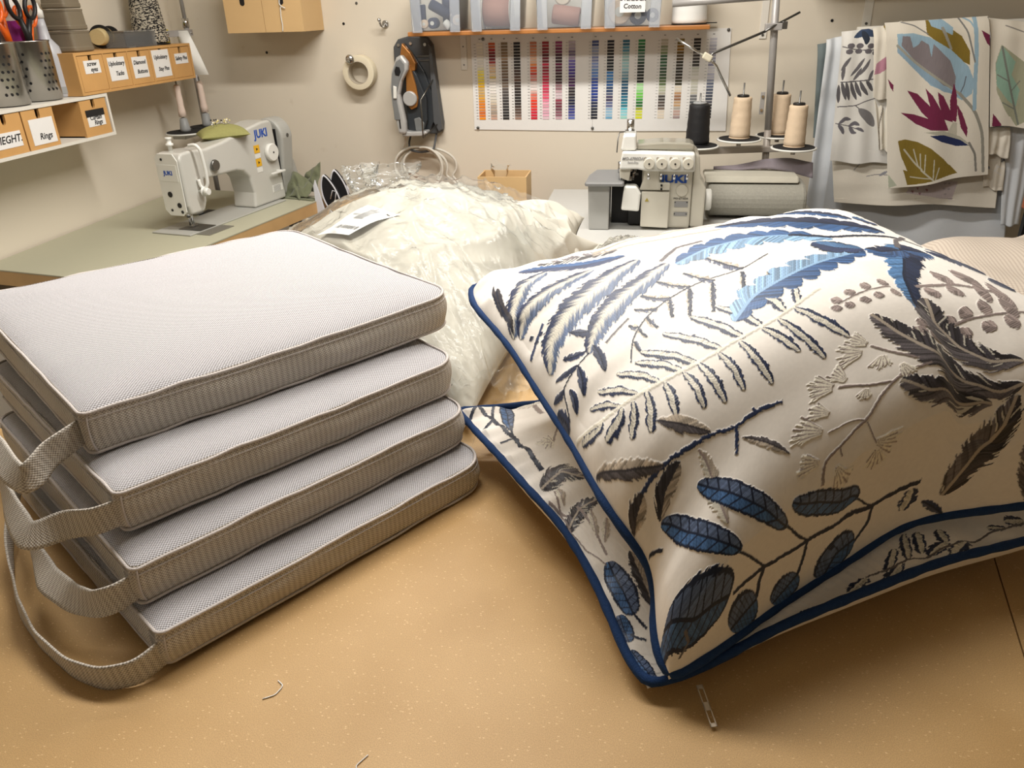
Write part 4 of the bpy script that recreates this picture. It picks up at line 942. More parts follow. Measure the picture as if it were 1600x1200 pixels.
# small empty clear bag next to the overlock machine
sb = thing('small_plastic_bag', 'small empty clear plastic bag standing between insert and overlock machine', 'bag', (-.04, 1.80, TAB))
def blob(name, parent, c, r, seed, m, n=60):
    a = np.linspace(0, 1, n); A, B = np.meshgrid(a, a*2*math.pi, indexing='ij'); rad = r[0]*np.sin(A*math.pi/2)**.6; k = 1+0.4*(vnoise(B*1.6+seed, A*4, seed)-.5)*np.sin(B/2)
    P = np.stack([c[0]+rad*k*np.cos(B), c[1]+r[1]/r[0]*rad*k*np.sin(B), c[2]+r[2]*np.cos(A*math.pi/2)**.8*(1+.3*(vnoise(B*2, A*5+seed, seed+2)-.5)*np.sin(A*3.1))], -1)
    rr = 1-np.abs(2*vnoise(P[..., 0]*70, P[..., 1]*70+P[..., 2]*60, seed)-1); P[..., 2] += .008*rr**2
    P[..., 2] = np.maximum(P[..., 2], TAB+.001)
    return gridmesh(name, P, m, parent)
blob('film', sb, (-.035, 1.80, TAB), (.075, .09, .075), 4, FILM)

# ------------------------------------------------------------------ left sewing table and lockstitch machine
CREAMP = mat('cream_laminate', (176, 174, 152), rough=0.5, var=0.02)
PLYE = mat('beech_edge', (196, 160, 110), rough=0.55, var=0.15, vscale=12)
t = thing('sewing_table', 'cream topped sewing table with wooden edge along the left wall', 'table', (-1.7, 2.55, 0))
outl = [(-2.05, 2.02), (-1.515, 1.93), (-1.312, 3.055), (-2.05, 3.19)]
MB().prism(outl, SEW-.004, SEW).build('laminate_top', CREAMP, t)
MB().prism([(-2.049, 2.021), (-1.516, 1.931), (-1.313, 3.054), (-2.049, 3.189)], SEW-.05, SEW-.0045).build('wooden_core', PLYE, t)
for x, y in ((-1.98, 2.1), (-1.62, 2.06), (-1.42, 2.95), (-1.98, 3.1)):
    MB().box(x-.02, x+.02, y-.02, y+.02, 0.001, SEW-.0505).build('leg', LEGM, t)
ENAM = mat('white_machine_enamel', (196, 195, 188), rough=0.3, var=0.015, coat=0.3)
ENAG = mat('grey_machine_plastic', (172, 172, 166), rough=0.4, var=0.02)
CHROME = mat('polished_steel', (200, 200, 200), rough=0.2, metal=1.0, var=0.03)
DSTEEL = mat('dull_steel', (120, 120, 118), rough=0.35, metal=0.9, var=0.05)
BLACKP = mat('black_plastic', (22, 22, 24), rough=0.45, var=0.05)
WHITEP = mat('white_plastic', (228, 228, 222), rough=0.4, var=0.02)
LOGOB = mat('blue_logo_ink', (28, 78, 170), rough=0.5, var=0.02)
YELL = mat('yellow_warning_label', (228, 176, 40), rough=0.5, var=0.03)
mach = thing('sewing_machine', 'white lockstitch sewing machine with blue lettering on the left table', 'sewing machine', (-1.622, 2.525, SEW), math.atan2(.982, .19)); mach.scale = (.94, .92, .92)
# local axes: x along the arm to the handwheel, -y towards the operator
mb = MB(); mb.prism([(-.10, -.085), (.50, -.085), (.50, .10), (-.10, .10)], 0.0003, .006); mb.build('bed', ENAG, mach, world=False, bevel=.002)
mb = MB(); mb.box(-.045, .045, -.085, .02, .0063, .0085); mb.build('needle_plate', DSTEEL, mach, world=False, bevel=.001)
mb = MB(); mb.box(-.07, .07, -.15, -.088, .0005, .0025); mb.build('slide_plate', mat('brushed_plate', (160, 158, 150), rough=.4, metal=.7), mach, world=False)
arm = [(.325, .006), (.335, .07), (.325, .135), (.295, .168), (.25, .180), (.12, .182), (.062, .185), (.058, .30), (.02, .305), (-.035, .30), (-.045, .285), (-.048, .10), (-.028, .062), (.028, .062), (.05, .10), (.058, .18)]
prof = [(.325, .006), (.337, .07), (.325, .135), (.295, .166), (.25, .178), (.06, .182), (.055, .10), (.035, .065), (-.035, .065), (-.048, .10), (-.05, .27), (-.035, .295), (.02, .298), (.10, .292), (.20, .302), (.32, .325), (.45, .345), (.505, .345), (.52, .33), (.545, .006)]
mb = MB(); mb.prism([(a, h) for a, h in prof], -.058, .058, axis='y'); body = mb.build('body', ENAM, mach, world=False, bevel=.016)
body.modifiers['bevel'].segments = 4; body.modifiers['bevel'].angle_limit = R(25)
mb = MB(); mb.prism([(-.050, .08), (-.030, .064), (.032, .064), (.052, .085), (.052, .28), (.035, .296), (-.035, .296), (-.052, .27)], -.056, -.052, axis='x')
fpl = mb.build('face_plate', WHITEP, mach, world=False, bevel=.0015)
mb = MB(); mb.box(-.0575, -.0562, -.042, .042, .195, .255); mb.m = 1
Mx = Matrix(((0, 0, -1, -.0578), (-1, 0, 0, 0), (0, 1, 0, .225), (0, 0, 0, 1)))
mb.text('JUKI', .022, Mx, bold=.0008); mb.build('badge', [WHITEP, LOGOB], fpl, world=False)
for y, z, r in ((.012, .145, .011), (-.022, .105, .010), (.018, .085, .005), (-.030, .080, .006), (.02, .275, .005)):
    mb = MB(); mb.lathe([(r, -.0578), (r, -.0565)], (0, y, z), 12, 'x'); mb.build('face_hole', BLACKP, fpl, world=False)
mb = MB(); mb.tube([(-.05, .0, .298), (-.05, .0, .300)], .004, 8); mb = MB(); mb.lathe([(.008, .295), (.008, .315), (.014, .316), (.014, .324), (.009, .325), (.009, .338), (.012, .34), (.012, .346)], (0.0, .02, 0), 16); mb.build('pressure_screw', WHITEP, mach, world=False)
mb = MB(); pts = [(.02, -.050, .315), (.02, -.085, .32), (.025, -.098, .30), (.03, -.10, .22), (.03, -.098, .17), (.025, -.085, .152), (.02, -.07, .16), (.02, -.066, .19)]
mb.tube(smooth_curve(pts, 40, 3).tolist(), .0065, 10); mb.build('take_up_guard', WHITEP, mach, world=False)
mb = MB(); mb.lathe([(.020, -.075), (.022, -.070), (.022, -.066), (.010, -.064), (.010, -.058)], (.12, 0, .225), 20, 'y'); mb.build('thread_guide', DSTEEL, mach, world=False)
mb = MB(); mb.lathe([(.012, -.105), (.014, -.100), (.014, -.088), (.006, -.086), (.018, -.084), (.018, -.080), (.006, -.078), (.006, -.055)], (.02, 0, .145), 16, 'y'); mb.build('tension_dial', WHITEP, mach, world=False)
mb = MB(); mb.cyl((0, 0, .012), (0, 0, .07), .004); mb.cyl((0, 0, .045), (0, 0, .075), .009); mb.cyl((0, -.014, .02), (0, -.014, .085), .005); mb.build('needle_bar', CHROME, mach, world=False)
mb = MB(); mb.box(-.012, .02, -.02, .002, .010, .014); mb.box(-.004, .004, -.018, -.008, .014, .035); mb.build('presser_foot', CHROME, mach, world=False)
mb = MB(); mb.lathe([(.034, -.078), (.037, -.074), (.037, -.060), (.030, -.056)], (.475, 0, .215), 28, 'y'); mb.m = 1; mb.lathe([(.004, -.0795), (.004, -.0782)], (.475, 0, .215), 10, 'y'); mb.build('stitch_dial', [WHITEP, BLACKP], mach, world=False)
mb = MB(); mb.box(.44, .53, -.085, -.073, .125, .133); mb.box(.50, .52, -.075, -.055, .124, .134); mb.build('reverse_lever', WHITEP, mach, world=False, bevel=.002)
mb = MB(); Mf = Matrix(((1, 0, 0, .435), (0, 0, -1, -.0584), (0, 1, 0, .298), (0, 0, 0, 1))); mb.text('JUKI', .046, Mf, bold=.0016); mb.build('lettering', LOGOB, mach, world=False)
mb = MB()
for z0 in (.225, .170): mb.box(.375, .410, -.0592, -.0582, z0, z0+.032)
mb.m = 1; mb.box(.375, .410, -.0592, -.0582, .204, .222); mb.box(.375, .410, -.0592, -.0582, .146, .166)
mb.m = 2
for z0 in (.241, .186): mb.lathe([(.007, -.0600), (.007, -.0590)], (.392, 0, z0), 3, 'y')
mb.build('warning_sticker', [YELL, WHITEP, BLACKP], mach, world=False)
mb = MB(); mb.box(.455, .525, -.0592, -.0582, .045, .075); mb.m = 1
for k in range(6): mb.box(.46+.002*(k % 2), .51, -.0600, -.0590, .048+.0045*k, .0495+.0045*k)
mb.build('rating_plate', [WHITEP, INKG], mach, world=False)
# handwheel cover and belt guard
mb = MB(); pr = []
for k in range(25):
    a = math.pi*k/24; pr.append((-.075*math.cos(a), .262+.083*math.sin(a)))
pr += [(.070, .12), (.045, .012), (-.035, .012), (-.055, .12)]
mb.prism(pr, .552, .63, axis='x'); hc = mb.build('handwheel_cover', ENAG, mach, world=False, bevel=.012)
hc.modifiers['bevel'].segments = 3
mb = MB(); mb.box(.546, .553, -.045, .045, .01, .30); mb.build('belt_gap', BLACKP, mach, world=False)
mb = MB(); mb.prism([(.60, .004), (.70, .004), (.655, .16), (.60, .18)], -.045, .05, axis='y'); mb.build('belt_guard', ENAG, mach, world=False, bevel=.010)
mb = MB(); mb.lathe([(.008, -.077), (.008, -.0745)], (.59, 0, .27), 12, 'y'); mb.build('cover_screw', DSTEEL, mach, world=False)
# bobbin winder behind
mb = MB(); mb.lathe([(.028, .012), (.030, .02), (.030, .055), (.022, .06), (.022, .10)], (.20, .15, -.010), 20); mb.m = 1; mb.lathe([(.0305, .022), (.0305, .028)], (.20, .15, -.010), 20); mb.build('bobbin_winder', [ENAM, BLACKP], mach, world=False)
mb = MB(); mb.prism([(.16, .105), (.27, .105), (.27, .15), (.20, .13)], .0005, .003); mb.build('belt_slot', BLACKP, mach, world=False)

# pincushion lying on the machine's arm
OLIVE = mat('olive_linen', (150, 148, 92), rough=0.9, var=0.12, vscale=120, bump=0.6, bscale=500)
pc = thing('pincushion', 'olive green square pincushion full of pins on the sewing machine arm', 'pincushion', (-1.585, 2.80, SEW+.268), R(38))
n = 40; a = np.linspace(0, 1, n); A, B = np.meshgrid(a, a, indexing='ij'); X = (A-.5)*.175; Y = (B-.5)*.155; e = (4*A*(1-A))**.55*(4*B*(1-B))**.55
sq = 1-.10*(1-(2*A-1)**2)*np.abs(2*B-1)**4-0; X *= sq
topp = np.stack([X, Y, .022+.036*e], -1); botp = np.stack([X, Y, .022-.020*e], -1)
mb = MB(); mb.grid(topp); mb.grid(botp[:, ::-1]); mb.build('cover', OLIVE, pc, world=False, fix=False)
PINM = [mat('pearl_pin_head', (226, 214, 150), rough=.25, coat=.5), mat('black_pin_head', (20, 20, 20), rough=.25, coat=.5), mat('white_pin_head', (235, 232, 225), rough=.25, coat=.5)]
random.seed(5)
for k in range(26):
    px_ = random.gauss(0, .020); py_ = random.gauss(0, .026); pz = .055; h_ = random.uniform(.004, .016); tx = random.uniform(-.008, .008)
    mb = MB(); mb.cyl((px_, py_, pz-.004), (px_+tx, py_, pz+h_), .0006, n=5); mb.m = 1; r = .0032
    mb.lathe([(r*math.sin(q), -r*math.cos(q)) for q in (0.1, .6, 1.2, 1.8, 2.5, 3.04)], (px_+tx, py_, pz+h_+r), 8)
    mb.build('pin', [CHROME, PINM[random.choice((0, 0, 1, 2, 0))]], pc, world=False, fix=False)

# thread stand by the left corner
GPOLE = mat('grey_painted_pole', (168, 166, 164), rough=0.4, metal=0.2, var=0.03)
FELT = mat('black_felt', (26, 25, 26), rough=0.95, var=0.1)
GPL = mat('grey_plastic', (150, 152, 152), rough=0.45, var=0.03)
ts = thing('thread_stand', 'grey pole thread stand with two black spool discs in the left corner', 'thread stand', (-1.945, 3.30, SEW-.05))
def W_(n, *a, **k): pass
MB().cyl((-1.945, 3.30, SEW-.045), (-1.945, 3.30, 1.47), .011).build('pole', GPOLE, ts)
MB().cyl((-1.945, 3.30, 1.47), (-1.945, 3.30, 1.80), .008).build('upper_pole', GPOLE, ts)
MB().lathe([(.014, 1.44), (.014, 1.475)], (-1.945, 3.30, 0), 16).build('collar', CHROME, ts)
MB().box(-1.975, -1.915, 3.08, 3.31, 1.018, 1.033).build('cross_arm', GPOLE, ts, bevel=.002)
for k, (x, y) in enumerate(((-1.915, 3.09), (-1.905, 3.25))):
    mb = MB(); mb.lathe([(.079, 1.040), (.082, 1.042), (.082, 1.046), (.078, 1.047)], (x, y, 0), 36); dk = mb.build('spool_disc', WHITEP, ts)
    MB().lathe([(.076, 1.0475), (.076, 1.0495)], (x, y, 0), 36).build('felt_pad', FELT, dk)
    mb = MB(); mb.lathe([(.022, 1.050), (.021, 1.06), (.015, 1.10), (.004, 1.105), (.003, 1.25)], (x, y, 0), 18); mb.build('spool_pin', GPL, dk)
THR = mat('pale_pink_thread', (232, 212, 198), rough=0.75, bump=0.8, bscale=600, var=0.05, vscale=200)
for k, (x, y, lb) in enumerate(((-1.915, 3.09, 'thin pale pink thread tube on the nearer disc of the corner stand'), (-1.905, 3.25, 'thin pale pink thread tube on the farther disc of the corner stand'))):
    mb = MB(); mb.lathe([(.0045, 1.106), (.015, 1.108), (.015, 1.13), (.0125, 1.15), (.0135, 1.17), (.012, 1.20), (.0128, 1.225), (.009, 1.232), (.0045, 1.233)], (x, y, 0), 18, cap=False)
    tag(mb.build('thread_tube', THR), lb, 'thread', 'thread tubes on the corner stand')
pb = thing('pin_bag', 'small white printed paper bag hanging from the corner stand pole', 'bag', (-1.915, 3.22, 1.30))
n = 20; a = np.linspace(0, 1, n); A, B = np.meshgrid(a, a, indexing='ij')
wv = .026+.028*B*(1-0.35*B); Pf = np.stack([(A-.5)*2*wv+.04*B, -.012-.028*np.sin(np.pi*A)*np.sin(np.pi*np.clip(B, .05, 1)), .13-.17*B], -1); Pb = Pf.copy(); Pb[..., 1] = -.010
mb = MB(); mb.grid(Pf); mb.grid(Pb[:, ::-1]); mb.m = 1
for k in range(3): mb.box(.018+.004*k, .022+.004*k, -.047, -.044, .06-.028*k-.018, .06-.028*k)
o = mb.build('printed_bag', [WHITEP, INKG], pb, world=False, fix=False); o.location = (0, 0, 0)

# drawer cabinets on the left wall
WOOD = mat('birch_ply', (205, 158, 98), rough=0.55, var=0.16, vscale=9, bump=.1, bscale=80)
WOODD = mat('brown_ply', (150, 105, 60), rough=0.7, var=0.1, vscale=9)  # darker brown ply of the stool and the low cabinet
WPAINT = mat('white_painted_board', (226, 222, 212), rough=0.5, var=0.02)
def label_card(mb, xf, y0, y1, z0, z1, lines, size, tilt=0.0, shear=0.25):
    mb.m = 0; mb.box(xf+.0002, xf+.0012, y0, y1, z0, z1); mb.m = 1
    cy_ = (y0+y1)/2; h = (z1-z0)/(len(lines)+.3)
    for k, s_ in enumerate(lines):
        M_ = Matrix(((0, 0, 1, xf+.0014), (1, 0, 0, cy_+(.006 if k else -.002)), (0, 1, 0, z1-h*(k+.62)), (0, 0, 0, 1)))@Matrix.Rotation(tilt, 4, 'Z')
        mb.text(s_, size, M_, shear=shear, bold=.0004)
def drawer(parent, xf, y0, y1, z0, z1, lines, size=.018, card=None, depth=.16, blackstrip=False):
    """front board with a finger notch, drawer box behind it, a card on the front"""
    cy_ = (y0+y1)/2; w_ = .009; dp = .030; pts = [(y0, z0), (y1, z0), (y1, z1), (cy_+w_, z1), (cy_+w_, z1-dp+w_)]
    for k in range(7): a = math.pi*k/6; pts.append((cy_+w_*math.cos(a)*0.9, z1-dp+w_-w_*math.sin(a)))
    pts += [(cy_-w_, z1-dp+w_), (cy_-w_, z1), (y0, z1)]
    mb = MB(); mb.prism(pts, xf-.008, xf, axis='x')
    mb.box(xf-depth, xf-.008, y0, y0+.005, z0, z1-.004); mb.box(xf-depth, xf-.008, y1-.005, y1, z0, z1-.004); mb.box(xf-depth, xf-.008, y0, y1, z0, z0+.004); mb.box(xf-depth, xf-depth+.005, y0, y1, z0, z1-.004)
    d = mb.build('drawer', WOOD, parent)
    if card:
        mb = MB(); label_card(mb, xf, y0+card[0], y0+card[1], z0+card[2], z0+card[3], lines, size)
        if blackstrip: mb.m = 1; mb.box(xf+.0014, xf+.0022, y0+card[0]-.003, y0+card[1]+.002, z0+card[3]-.006, z0+card[3]+.016)
        mb.build('label_card', [PAPER, INK], d)
    return d
XF = -1.87
cab = thing('drawer_cabinet', 'wooden cabinet of five small labelled drawers on the left wall', 'cabinet', (-1.96, 2.81, 1.252))
mb = MB(); y0, y1, z0, z1 = 2.458, 3.172, 1.252, 1.384
mb.box(XW+.002, XF, y0, y1, z0, z0+.009); mb.box(XW+.002, XF, y0, y1, z1-.009, z1); mb.box(XW+.002, XF, y0, y0+.012, z0+.009, z1-.009); mb.box(XW+.002, XF, y1-.010, y1, z0+.009, z1-.009)
mb.box(XW+.002, XW+.008, y0+.012, y1-.01, z0+.009, z1-.009)
dv = np.linspace(y0+.012, y1-.010, 6)
for k in range(1, 5): mb.box(XW+.01, XF-.001, dv[k]-.003, dv[k]+.003, z0+.009, z1-.009)
mb.build('case', WOOD, cab)
D5 = [(['screw', 'eyes'], (.026, .108, .055, .096)), (['Upholstery', 'Tacks'], (.014, .110, .022, .098)), (['Diamond', 'Buttons'], (.014, .105, .020, .092)), (['Upholstery', 'Stay Pins'], (.006, .118, .012, .108)), (['Safety Pins'], (.020, .112, .050, .088))]
for k, (ln_, cd) in enumerate(D5):
    drawer(cab, XF-.002, dv[k]+.004, dv[k+1]-.004, z0+.010, z1-.011, ln_, .020, cd)
cb2 = thing('drawer_shelf', 'white edged wall shelf box holding wooden drawers, below the five drawer cabinet', 'shelf', (-1.96, 2.2, 1.118))
mb = MB(); y0, y1, z0, z1 = 1.62, 2.580, 1.112, 1.250
mb.box(XW+.002, XF, y0, y1, z0, z0+.010); mb.box(XW+.002, XF, y0, y1, z1-.010, z1); mb.box(XW+.002, XF, y1-.010, y1, z0+.010, z1-.010); mb.box(XW+.002, XW+.008, y0, y1-.01, z0+.01, z1-.01)
mb.build('case', WPAINT, cb2)
def sdrawer(y0, y1, lines, size, card, bs=False, xf=XF-.003):
    drawer(cb2, xf, y0, y1, 1.1225, 1.238, lines, size, card, blackstrip=bs)
sdrawer(2.022, 2.158, ['WIEGHT.'], .030, (.002, .118, .022, .066))
sdrawer(2.164, 2.300, ['', 'Rings'], .026, (.020, .124, .012, .088))
sdrawer(2.430, 2.566, ['Curtain', 'Rings'], .020, (.022, .112, .030, .068), True)

# ------------------------------------------------------------------ things on the left shelves
STEEL = mat('brushed_stainless', (176, 174, 170), rough=0.28, metal=1.0, var=0.06, vscale=60)
ORANGE = mat('orange_handle_plastic', (226, 98, 22), rough=0.3, var=0.04, coat=.3)
ZS = 1.250
def cup(x, y, lb, seed, dx):
    t = thing('utensil_cup', lb, 'cup', (x, y, ZS))
    mb = MB(); r = .068; mb.lathe([(.055, .001), (r, .004), (r, .172), (r+.0015, .174), (r+.0015, .178), (r-.002, .178), (r-.002, .008), (.01, .008)], (0, 0, 0), 48, cap=False); mb.lathe([(.055, .0005), (.055, .006)], (0, 0, 0), 30)
    c = mb.build('body', STEEL, t, world=False)
    # pierced dots, each a dark hole in a block of rows
    for blk in range(4):
        a0 = R(-95+dx)+blk*R(72)
        mb = MB()
        for i in range(3):
            for j in range(6):
                a = a0+R(13)*(i+(0.5 if j % 2 else 0)); z = .035+.021*j; c_, s_ = math.cos(a), math.sin(a)
                M_ = Matrix(((-s_, 0, c_, (r+.0003)*c_), (c_, 0, s_, (r+.0003)*s_), (0, 1, 0, z), (0, 0, 0, 1)))
                mb.M = M_; mb.add([(.0042*math.cos(2*math.pi*k/10), .0042*math.sin(2*math.pi*k/10), 0) for k in range(10)], [tuple(range(10))])
        mb.build('pierced_holes', BLACKP, c, world=False, fix=False)
    return t
cup(-1.955, 2.362, 'stainless steel cup holding the orange and black handled scissors', 1, 0)
cup(-1.948, 2.207, 'stainless steel cup with many round holes at the left picture edge', 2, -20)
def ring(mb, c, rx, rz, r, tilt, n=24, yaw_=0.0):
    pts = []
    for k in range(n):
        a = 2*math.pi*k/n; p = Vector((0, rx*math.cos(a), rz*math.sin(a))); p = Matrix.Rotation(tilt, 3, 'X')@p; p = Matrix.Rotation(yaw_, 3, 'Z')@p
        pts.append(Vector(c)+p)
    mb.tube(pts, r, 10, closed=True)
def scissors(name, lb, c, lean, m, spread, sc=1.0, yw=0.0):
    """c = pivot low inside the cup; two finger loops above, blades below"""
    t = thing(name, lb, 'scissors', c, yw)
    for s in (-1, 1):
        mb = MB(); L_ = .10*sc
        ring(mb, (0.004*s, lean+s*spread, .150*sc), .021*sc, .034*sc, .0068*sc, -s*.35)
        mb.tube([(0, lean*.1, .03*sc), (0, lean*.5+s*.004, .075*sc), (0.002*s, lean*.9+s*spread*.6, .118*sc)], [.009*sc, .0095*sc, .008*sc], 10)
        mb.build('handle', m, t, world=False)
        mb = MB(); mb.prism([(-.009, .03), (.009, .03), (.006*s, -.115)], -.001+.0015*s, .001+.0015*s, axis='x'); mb.build('blade', STEEL, t, world=False)
    return t
scissors('scissors', 'large scissors with black handles standing in the steel cup', (-1.925, 2.345, 1.375), .010, BLACKP, .030, .98)
scissors('scissors', 'orange handled scissors standing behind the black ones, leaning left', (-1.975, 2.330, 1.385), -.025, ORANGE, .022, .95)
scissors('scissors', 'orange handled scissors standing right of the black ones in the cup', (-1.960, 2.392, 1.368), .012, ORANGE, .020, .85)
scissors('scissors', 'orange handled scissors leaning over from the left steel cup', (-1.945, 2.228, 1.372), .012, ORANGE, .026, .95)
scissors('scissors', 'dark handled scissors lying low in the left steel cup', (-1.925, 2.190, 1.352), .0, BLACKP, .022, .6)
LGREY = mat('frosted_grey_plastic', (196, 198, 204), rough=0.35, var=0.02, trans=0.15)
t = thing('squeeze_bottle', 'tall frosted white plastic bottle beside the steel scissors cup', 'bottle', (-1.965, 2.468, ZS))
MB().lathe([(.036, .0008), (.040, .004), (.042, .020), (.041, .12), (.036, .155), (.018, .18), (.015, .215), (.013, .24)], (0, 0, 0), 32).build('body', LGREY, t, world=False)
MB().lathe([(.0155, .2401), (.0155, .262), (.010, .268), (.006, .285)], (0, 0, 0), 20).build('cap', WHITEP, t, world=False)
MB().lathe([(.0425, .012), (.0427, .013), (.0427, .032), (.0425, .033)], (0, 0, 0), 32, cap=False).build('base_band', GPL, t, world=False)
PURP = mat('purple_label', (136, 32, 120), rough=0.4)
t = thing('spray_can', 'white bottle with a purple label standing behind the scissors', 'bottle', (-2.015, 2.522, 1.3845) if False else (-2.012, 2.405, ZS))
MB().lathe([(.030, .0008), (.033, .004), (.034, .30), (.030, .325), (.012, .335)], (0, 0, 0), 28).build('body', WHITEP, t, world=False)
MB().lathe([(.0346, .17), (.0346, .235)], (0, 0, 0), 28, cap=False).build('purple_label', PURP, t, world=False)
MB().lathe([(.0344, .10), (.0344, .168)], (0, 0, 0), 28, cap=False).build('grey_label', GPL, t, world=False)
ZC = 1.3845
TAUPB = mat('taupe_plastic', (122, 112, 94), rough=0.5, var=0.03)
for k, lb in enumerate(('taupe square tapered pot at the bottom of the pile on the drawer cabinet', 'taupe square tapered pot second in the pile on the drawer cabinet', 'taupe square tapered pot at the top of the pile, cut by the frame')):
    t = thing('plant_pot', lb, 'pot', (-1.945, 2.560, ZC+.0005+.066*k))
    mb = MB(); s0, s1 = .054-.004*k, .050-.004*k; h = .064
    for q in range(2): pass
    v = []; n_ = 28
    def rr(s_, z): return [(s_*(abs(math.cos(a))**.28)*math.copysign(1, math.cos(a)), s_*(abs(math.sin(a))**.28)*math.copysign(1, math.sin(a)), z) for a in [2*math.pi*(i+.5)/n_ for i in range(n_)]]
    rings = [rr(s0*.94, 0), rr(s0, .004), rr(s0*1.0, .014), rr(s0*.965, .016), rr(s1, h)]
    for r_ in rings: v += r_
    f = [(i*n_+j, i*n_+(j+1) % n_, (i+1)*n_+(j+1) % n_, (i+1)*n_+j) for i in range(4) for j in range(n_)]+[tuple(range(n_))[::-1], tuple(range(4*n_, 5*n_))]
    mb.add(v, f); mb.build('body', TAUPB, t, world=False, bevel=.001)
    mb = MB(); rg = [rr(s1*1.03, h-.006), rr(s1*1.03, h-.0005)]; mb.add(rg[0]+rg[1], [(j, (j+1) % n_, n_+(j+1) % n_, n_+j) for j in range(n_)]); mb.build('rim', TAUPB, t, world=False)
GOLDT = mat('gold_satin_thread', (196, 176, 128), rough=0.35, metal=.15, bump=.5, bscale=900, var=.08, vscale=300)
t = thing('thread_spool', 'large gold thread spool with black flange lying on the drawer cabinet', 'spool', (-1.985, 2.80, ZC+.04))
t.rotation_euler = (0, 0, R(20))
MB().lathe([(.026, -.085), (.030, -.02), (.031, .022)], (0, 0, 0), 30, 'y').build('wound_thread', GOLDT, t, world=False)
MB().lathe([(.0395, -.036), (.0395, -.030)], (0, 0, 0), 36, 'y').build('flange', BLACKP, t, world=False)
MB().lathe([(.034, .086), (.034, .091)], (0, 0, 0), 36, 'y').build('flange', BLACKP, t, world=False)
BOXC = sheet_mat('clear_box_plastic', (225, 228, 230), gloss=0.25, rough=0.1, milky=0.14, bump=0.0)
t = thing('clear_box', 'small clear plastic box with white tags inside on the drawer cabinet', 'box', (-1.925, 2.865, ZC))
mb = MB(); mb.box(-.045, .045, -.095, .095, .0008, .003); mb.box(-.045, -.042, -.095, .095, .003, .052); mb.box(.042, .045, -.095, .095, .003, .052); mb.box(-.042, .042, -.095, -.092, .003, .052); mb.box(-.042, .042, .092, .095, .003, .052)
mb.build('tray', BOXC, t, world=False)
MB().box(-.047, .047, -.097, .097, .0525, .057).build('lid', BOXC, t, world=False)
tg = thing('swing_tags', 'white paper tags lying in the small clear box', 'tag', (-1.905, 2.875, ZC+.0036))
for k, (a_, dy) in enumerate(((.25, -.01), (-.12, .015), (.05, .03))):
    mb = MB(); mb.M = Matrix.Translation((.0, dy, .004+.006*k))@Matrix.Rotation(a_, 4, 'X'); mb.box(-.012, .012, -.055, .040, 0, .001); mb.build('tag', PAPER, tg, world=False)
mb = MB(); mb.box(-.010, .010, .025, .055, .024, .030); mb.box(-.008, .008, -.01, .02, .0235, .027); mb.build('green_bead', mat('green_bits', (70, 120, 60), rough=.6, var=.3, vscale=200), tg, world=False, bevel=.003)
# black and white twine cone
def twine_mat():
    m = bpy.data.materials.new('black_white_twine'); m.use_nodes = True; nt = m.node_tree; N = nt.nodes; L = nt.links; b = N['Principled BSDF']
    tc = N.new('ShaderNodeTexCoord'); mp = N.new('ShaderNodeMapping'); mp.inputs['Scale'].default_value = (1, 1, 2.2); L.new(tc.outputs['Object'], mp.inputs[0])
    v = N.new('ShaderNodeTexVoronoi'); v.inputs['Scale'].default_value = 170; L.new(mp.outputs[0], v.inputs['Vector'])
    sp = N.new('ShaderNodeSeparateColor'); L.new(v.outputs['Color'], sp.inputs[0])
    r = N.new('ShaderNodeValToRGB'); r.color_ramp.interpolation = 'CONSTANT'; r.color_ramp.elements[0].color = rgba((34, 32, 32)); r.color_ramp.elements[1].color = rgba((196, 188, 170)); r.color_ramp.elements[1].position = .52
    L.new(sp.outputs[0], r.inputs[0]); L.new(r.outputs[0], b.inputs['Base Color']); b.inputs['Roughness'].default_value = .9
    bp = N.new('ShaderNodeBump'); bp.inputs['Strength'].default_value = 1; bp.inputs['Distance'].default_value = .003; L.new(v.outputs['Distance'], bp.inputs['Height']); bp.invert = True; L.new(bp.outputs[0], b.inputs['Normal'])
    return m
t = thing('twine_cone', 'big cone of black and white twine on the drawer cabinet', 'twine', (-1.955, 3.045, ZC))
pr = [(.050, .006)]
for k in range(34): pr.append((.066-.0006*k+.0016*(k % 2), .010+.0062*k))
mb = MB(); mb.lathe(pr, (0, 0, 0), 40); mb.build('wound_twine', twine_mat(), t, world=False)
MB().lathe([(.068, .0008), (.069, .002), (.069, .0055), (.050, .0058)], (0, 0, 0), 36).build('base', BLACKP, t, world=False)
MB().lathe([(.012, .216), (.011, .25)], (0, 0, 0), 16).build('core', BLACKP, t, world=False)
t = thing('tape_box', 'yellow and green reels stacked at the right end of the drawer cabinet', 'reel', (-1.975, 3.15, ZC)) if False else None
YP = mat('bright_yellow_plastic', (222, 206, 20), rough=.35, var=.03, trans=.1); GP = mat('bright_green_plastic', (84, 168, 34), rough=.4, var=.04)
mb = MB(); mb.lathe([(.036, .001), (.040, .003), (.040, .05), (.036, .052)], (-1.995, 3.165, ZC), 30); tag(mb.build('yellow_tub', YP), 'bright yellow tub at the right end of the drawer cabinet', 'tub')
mb = MB(); mb.lathe([(.026, .0525), (.027, .054), (.026, .088), (.023, .09)], (-2.005, 3.150, ZC), 26); tag(mb.build('green_tub', GP), 'small bright green tub standing on the yellow tub', 'tub')
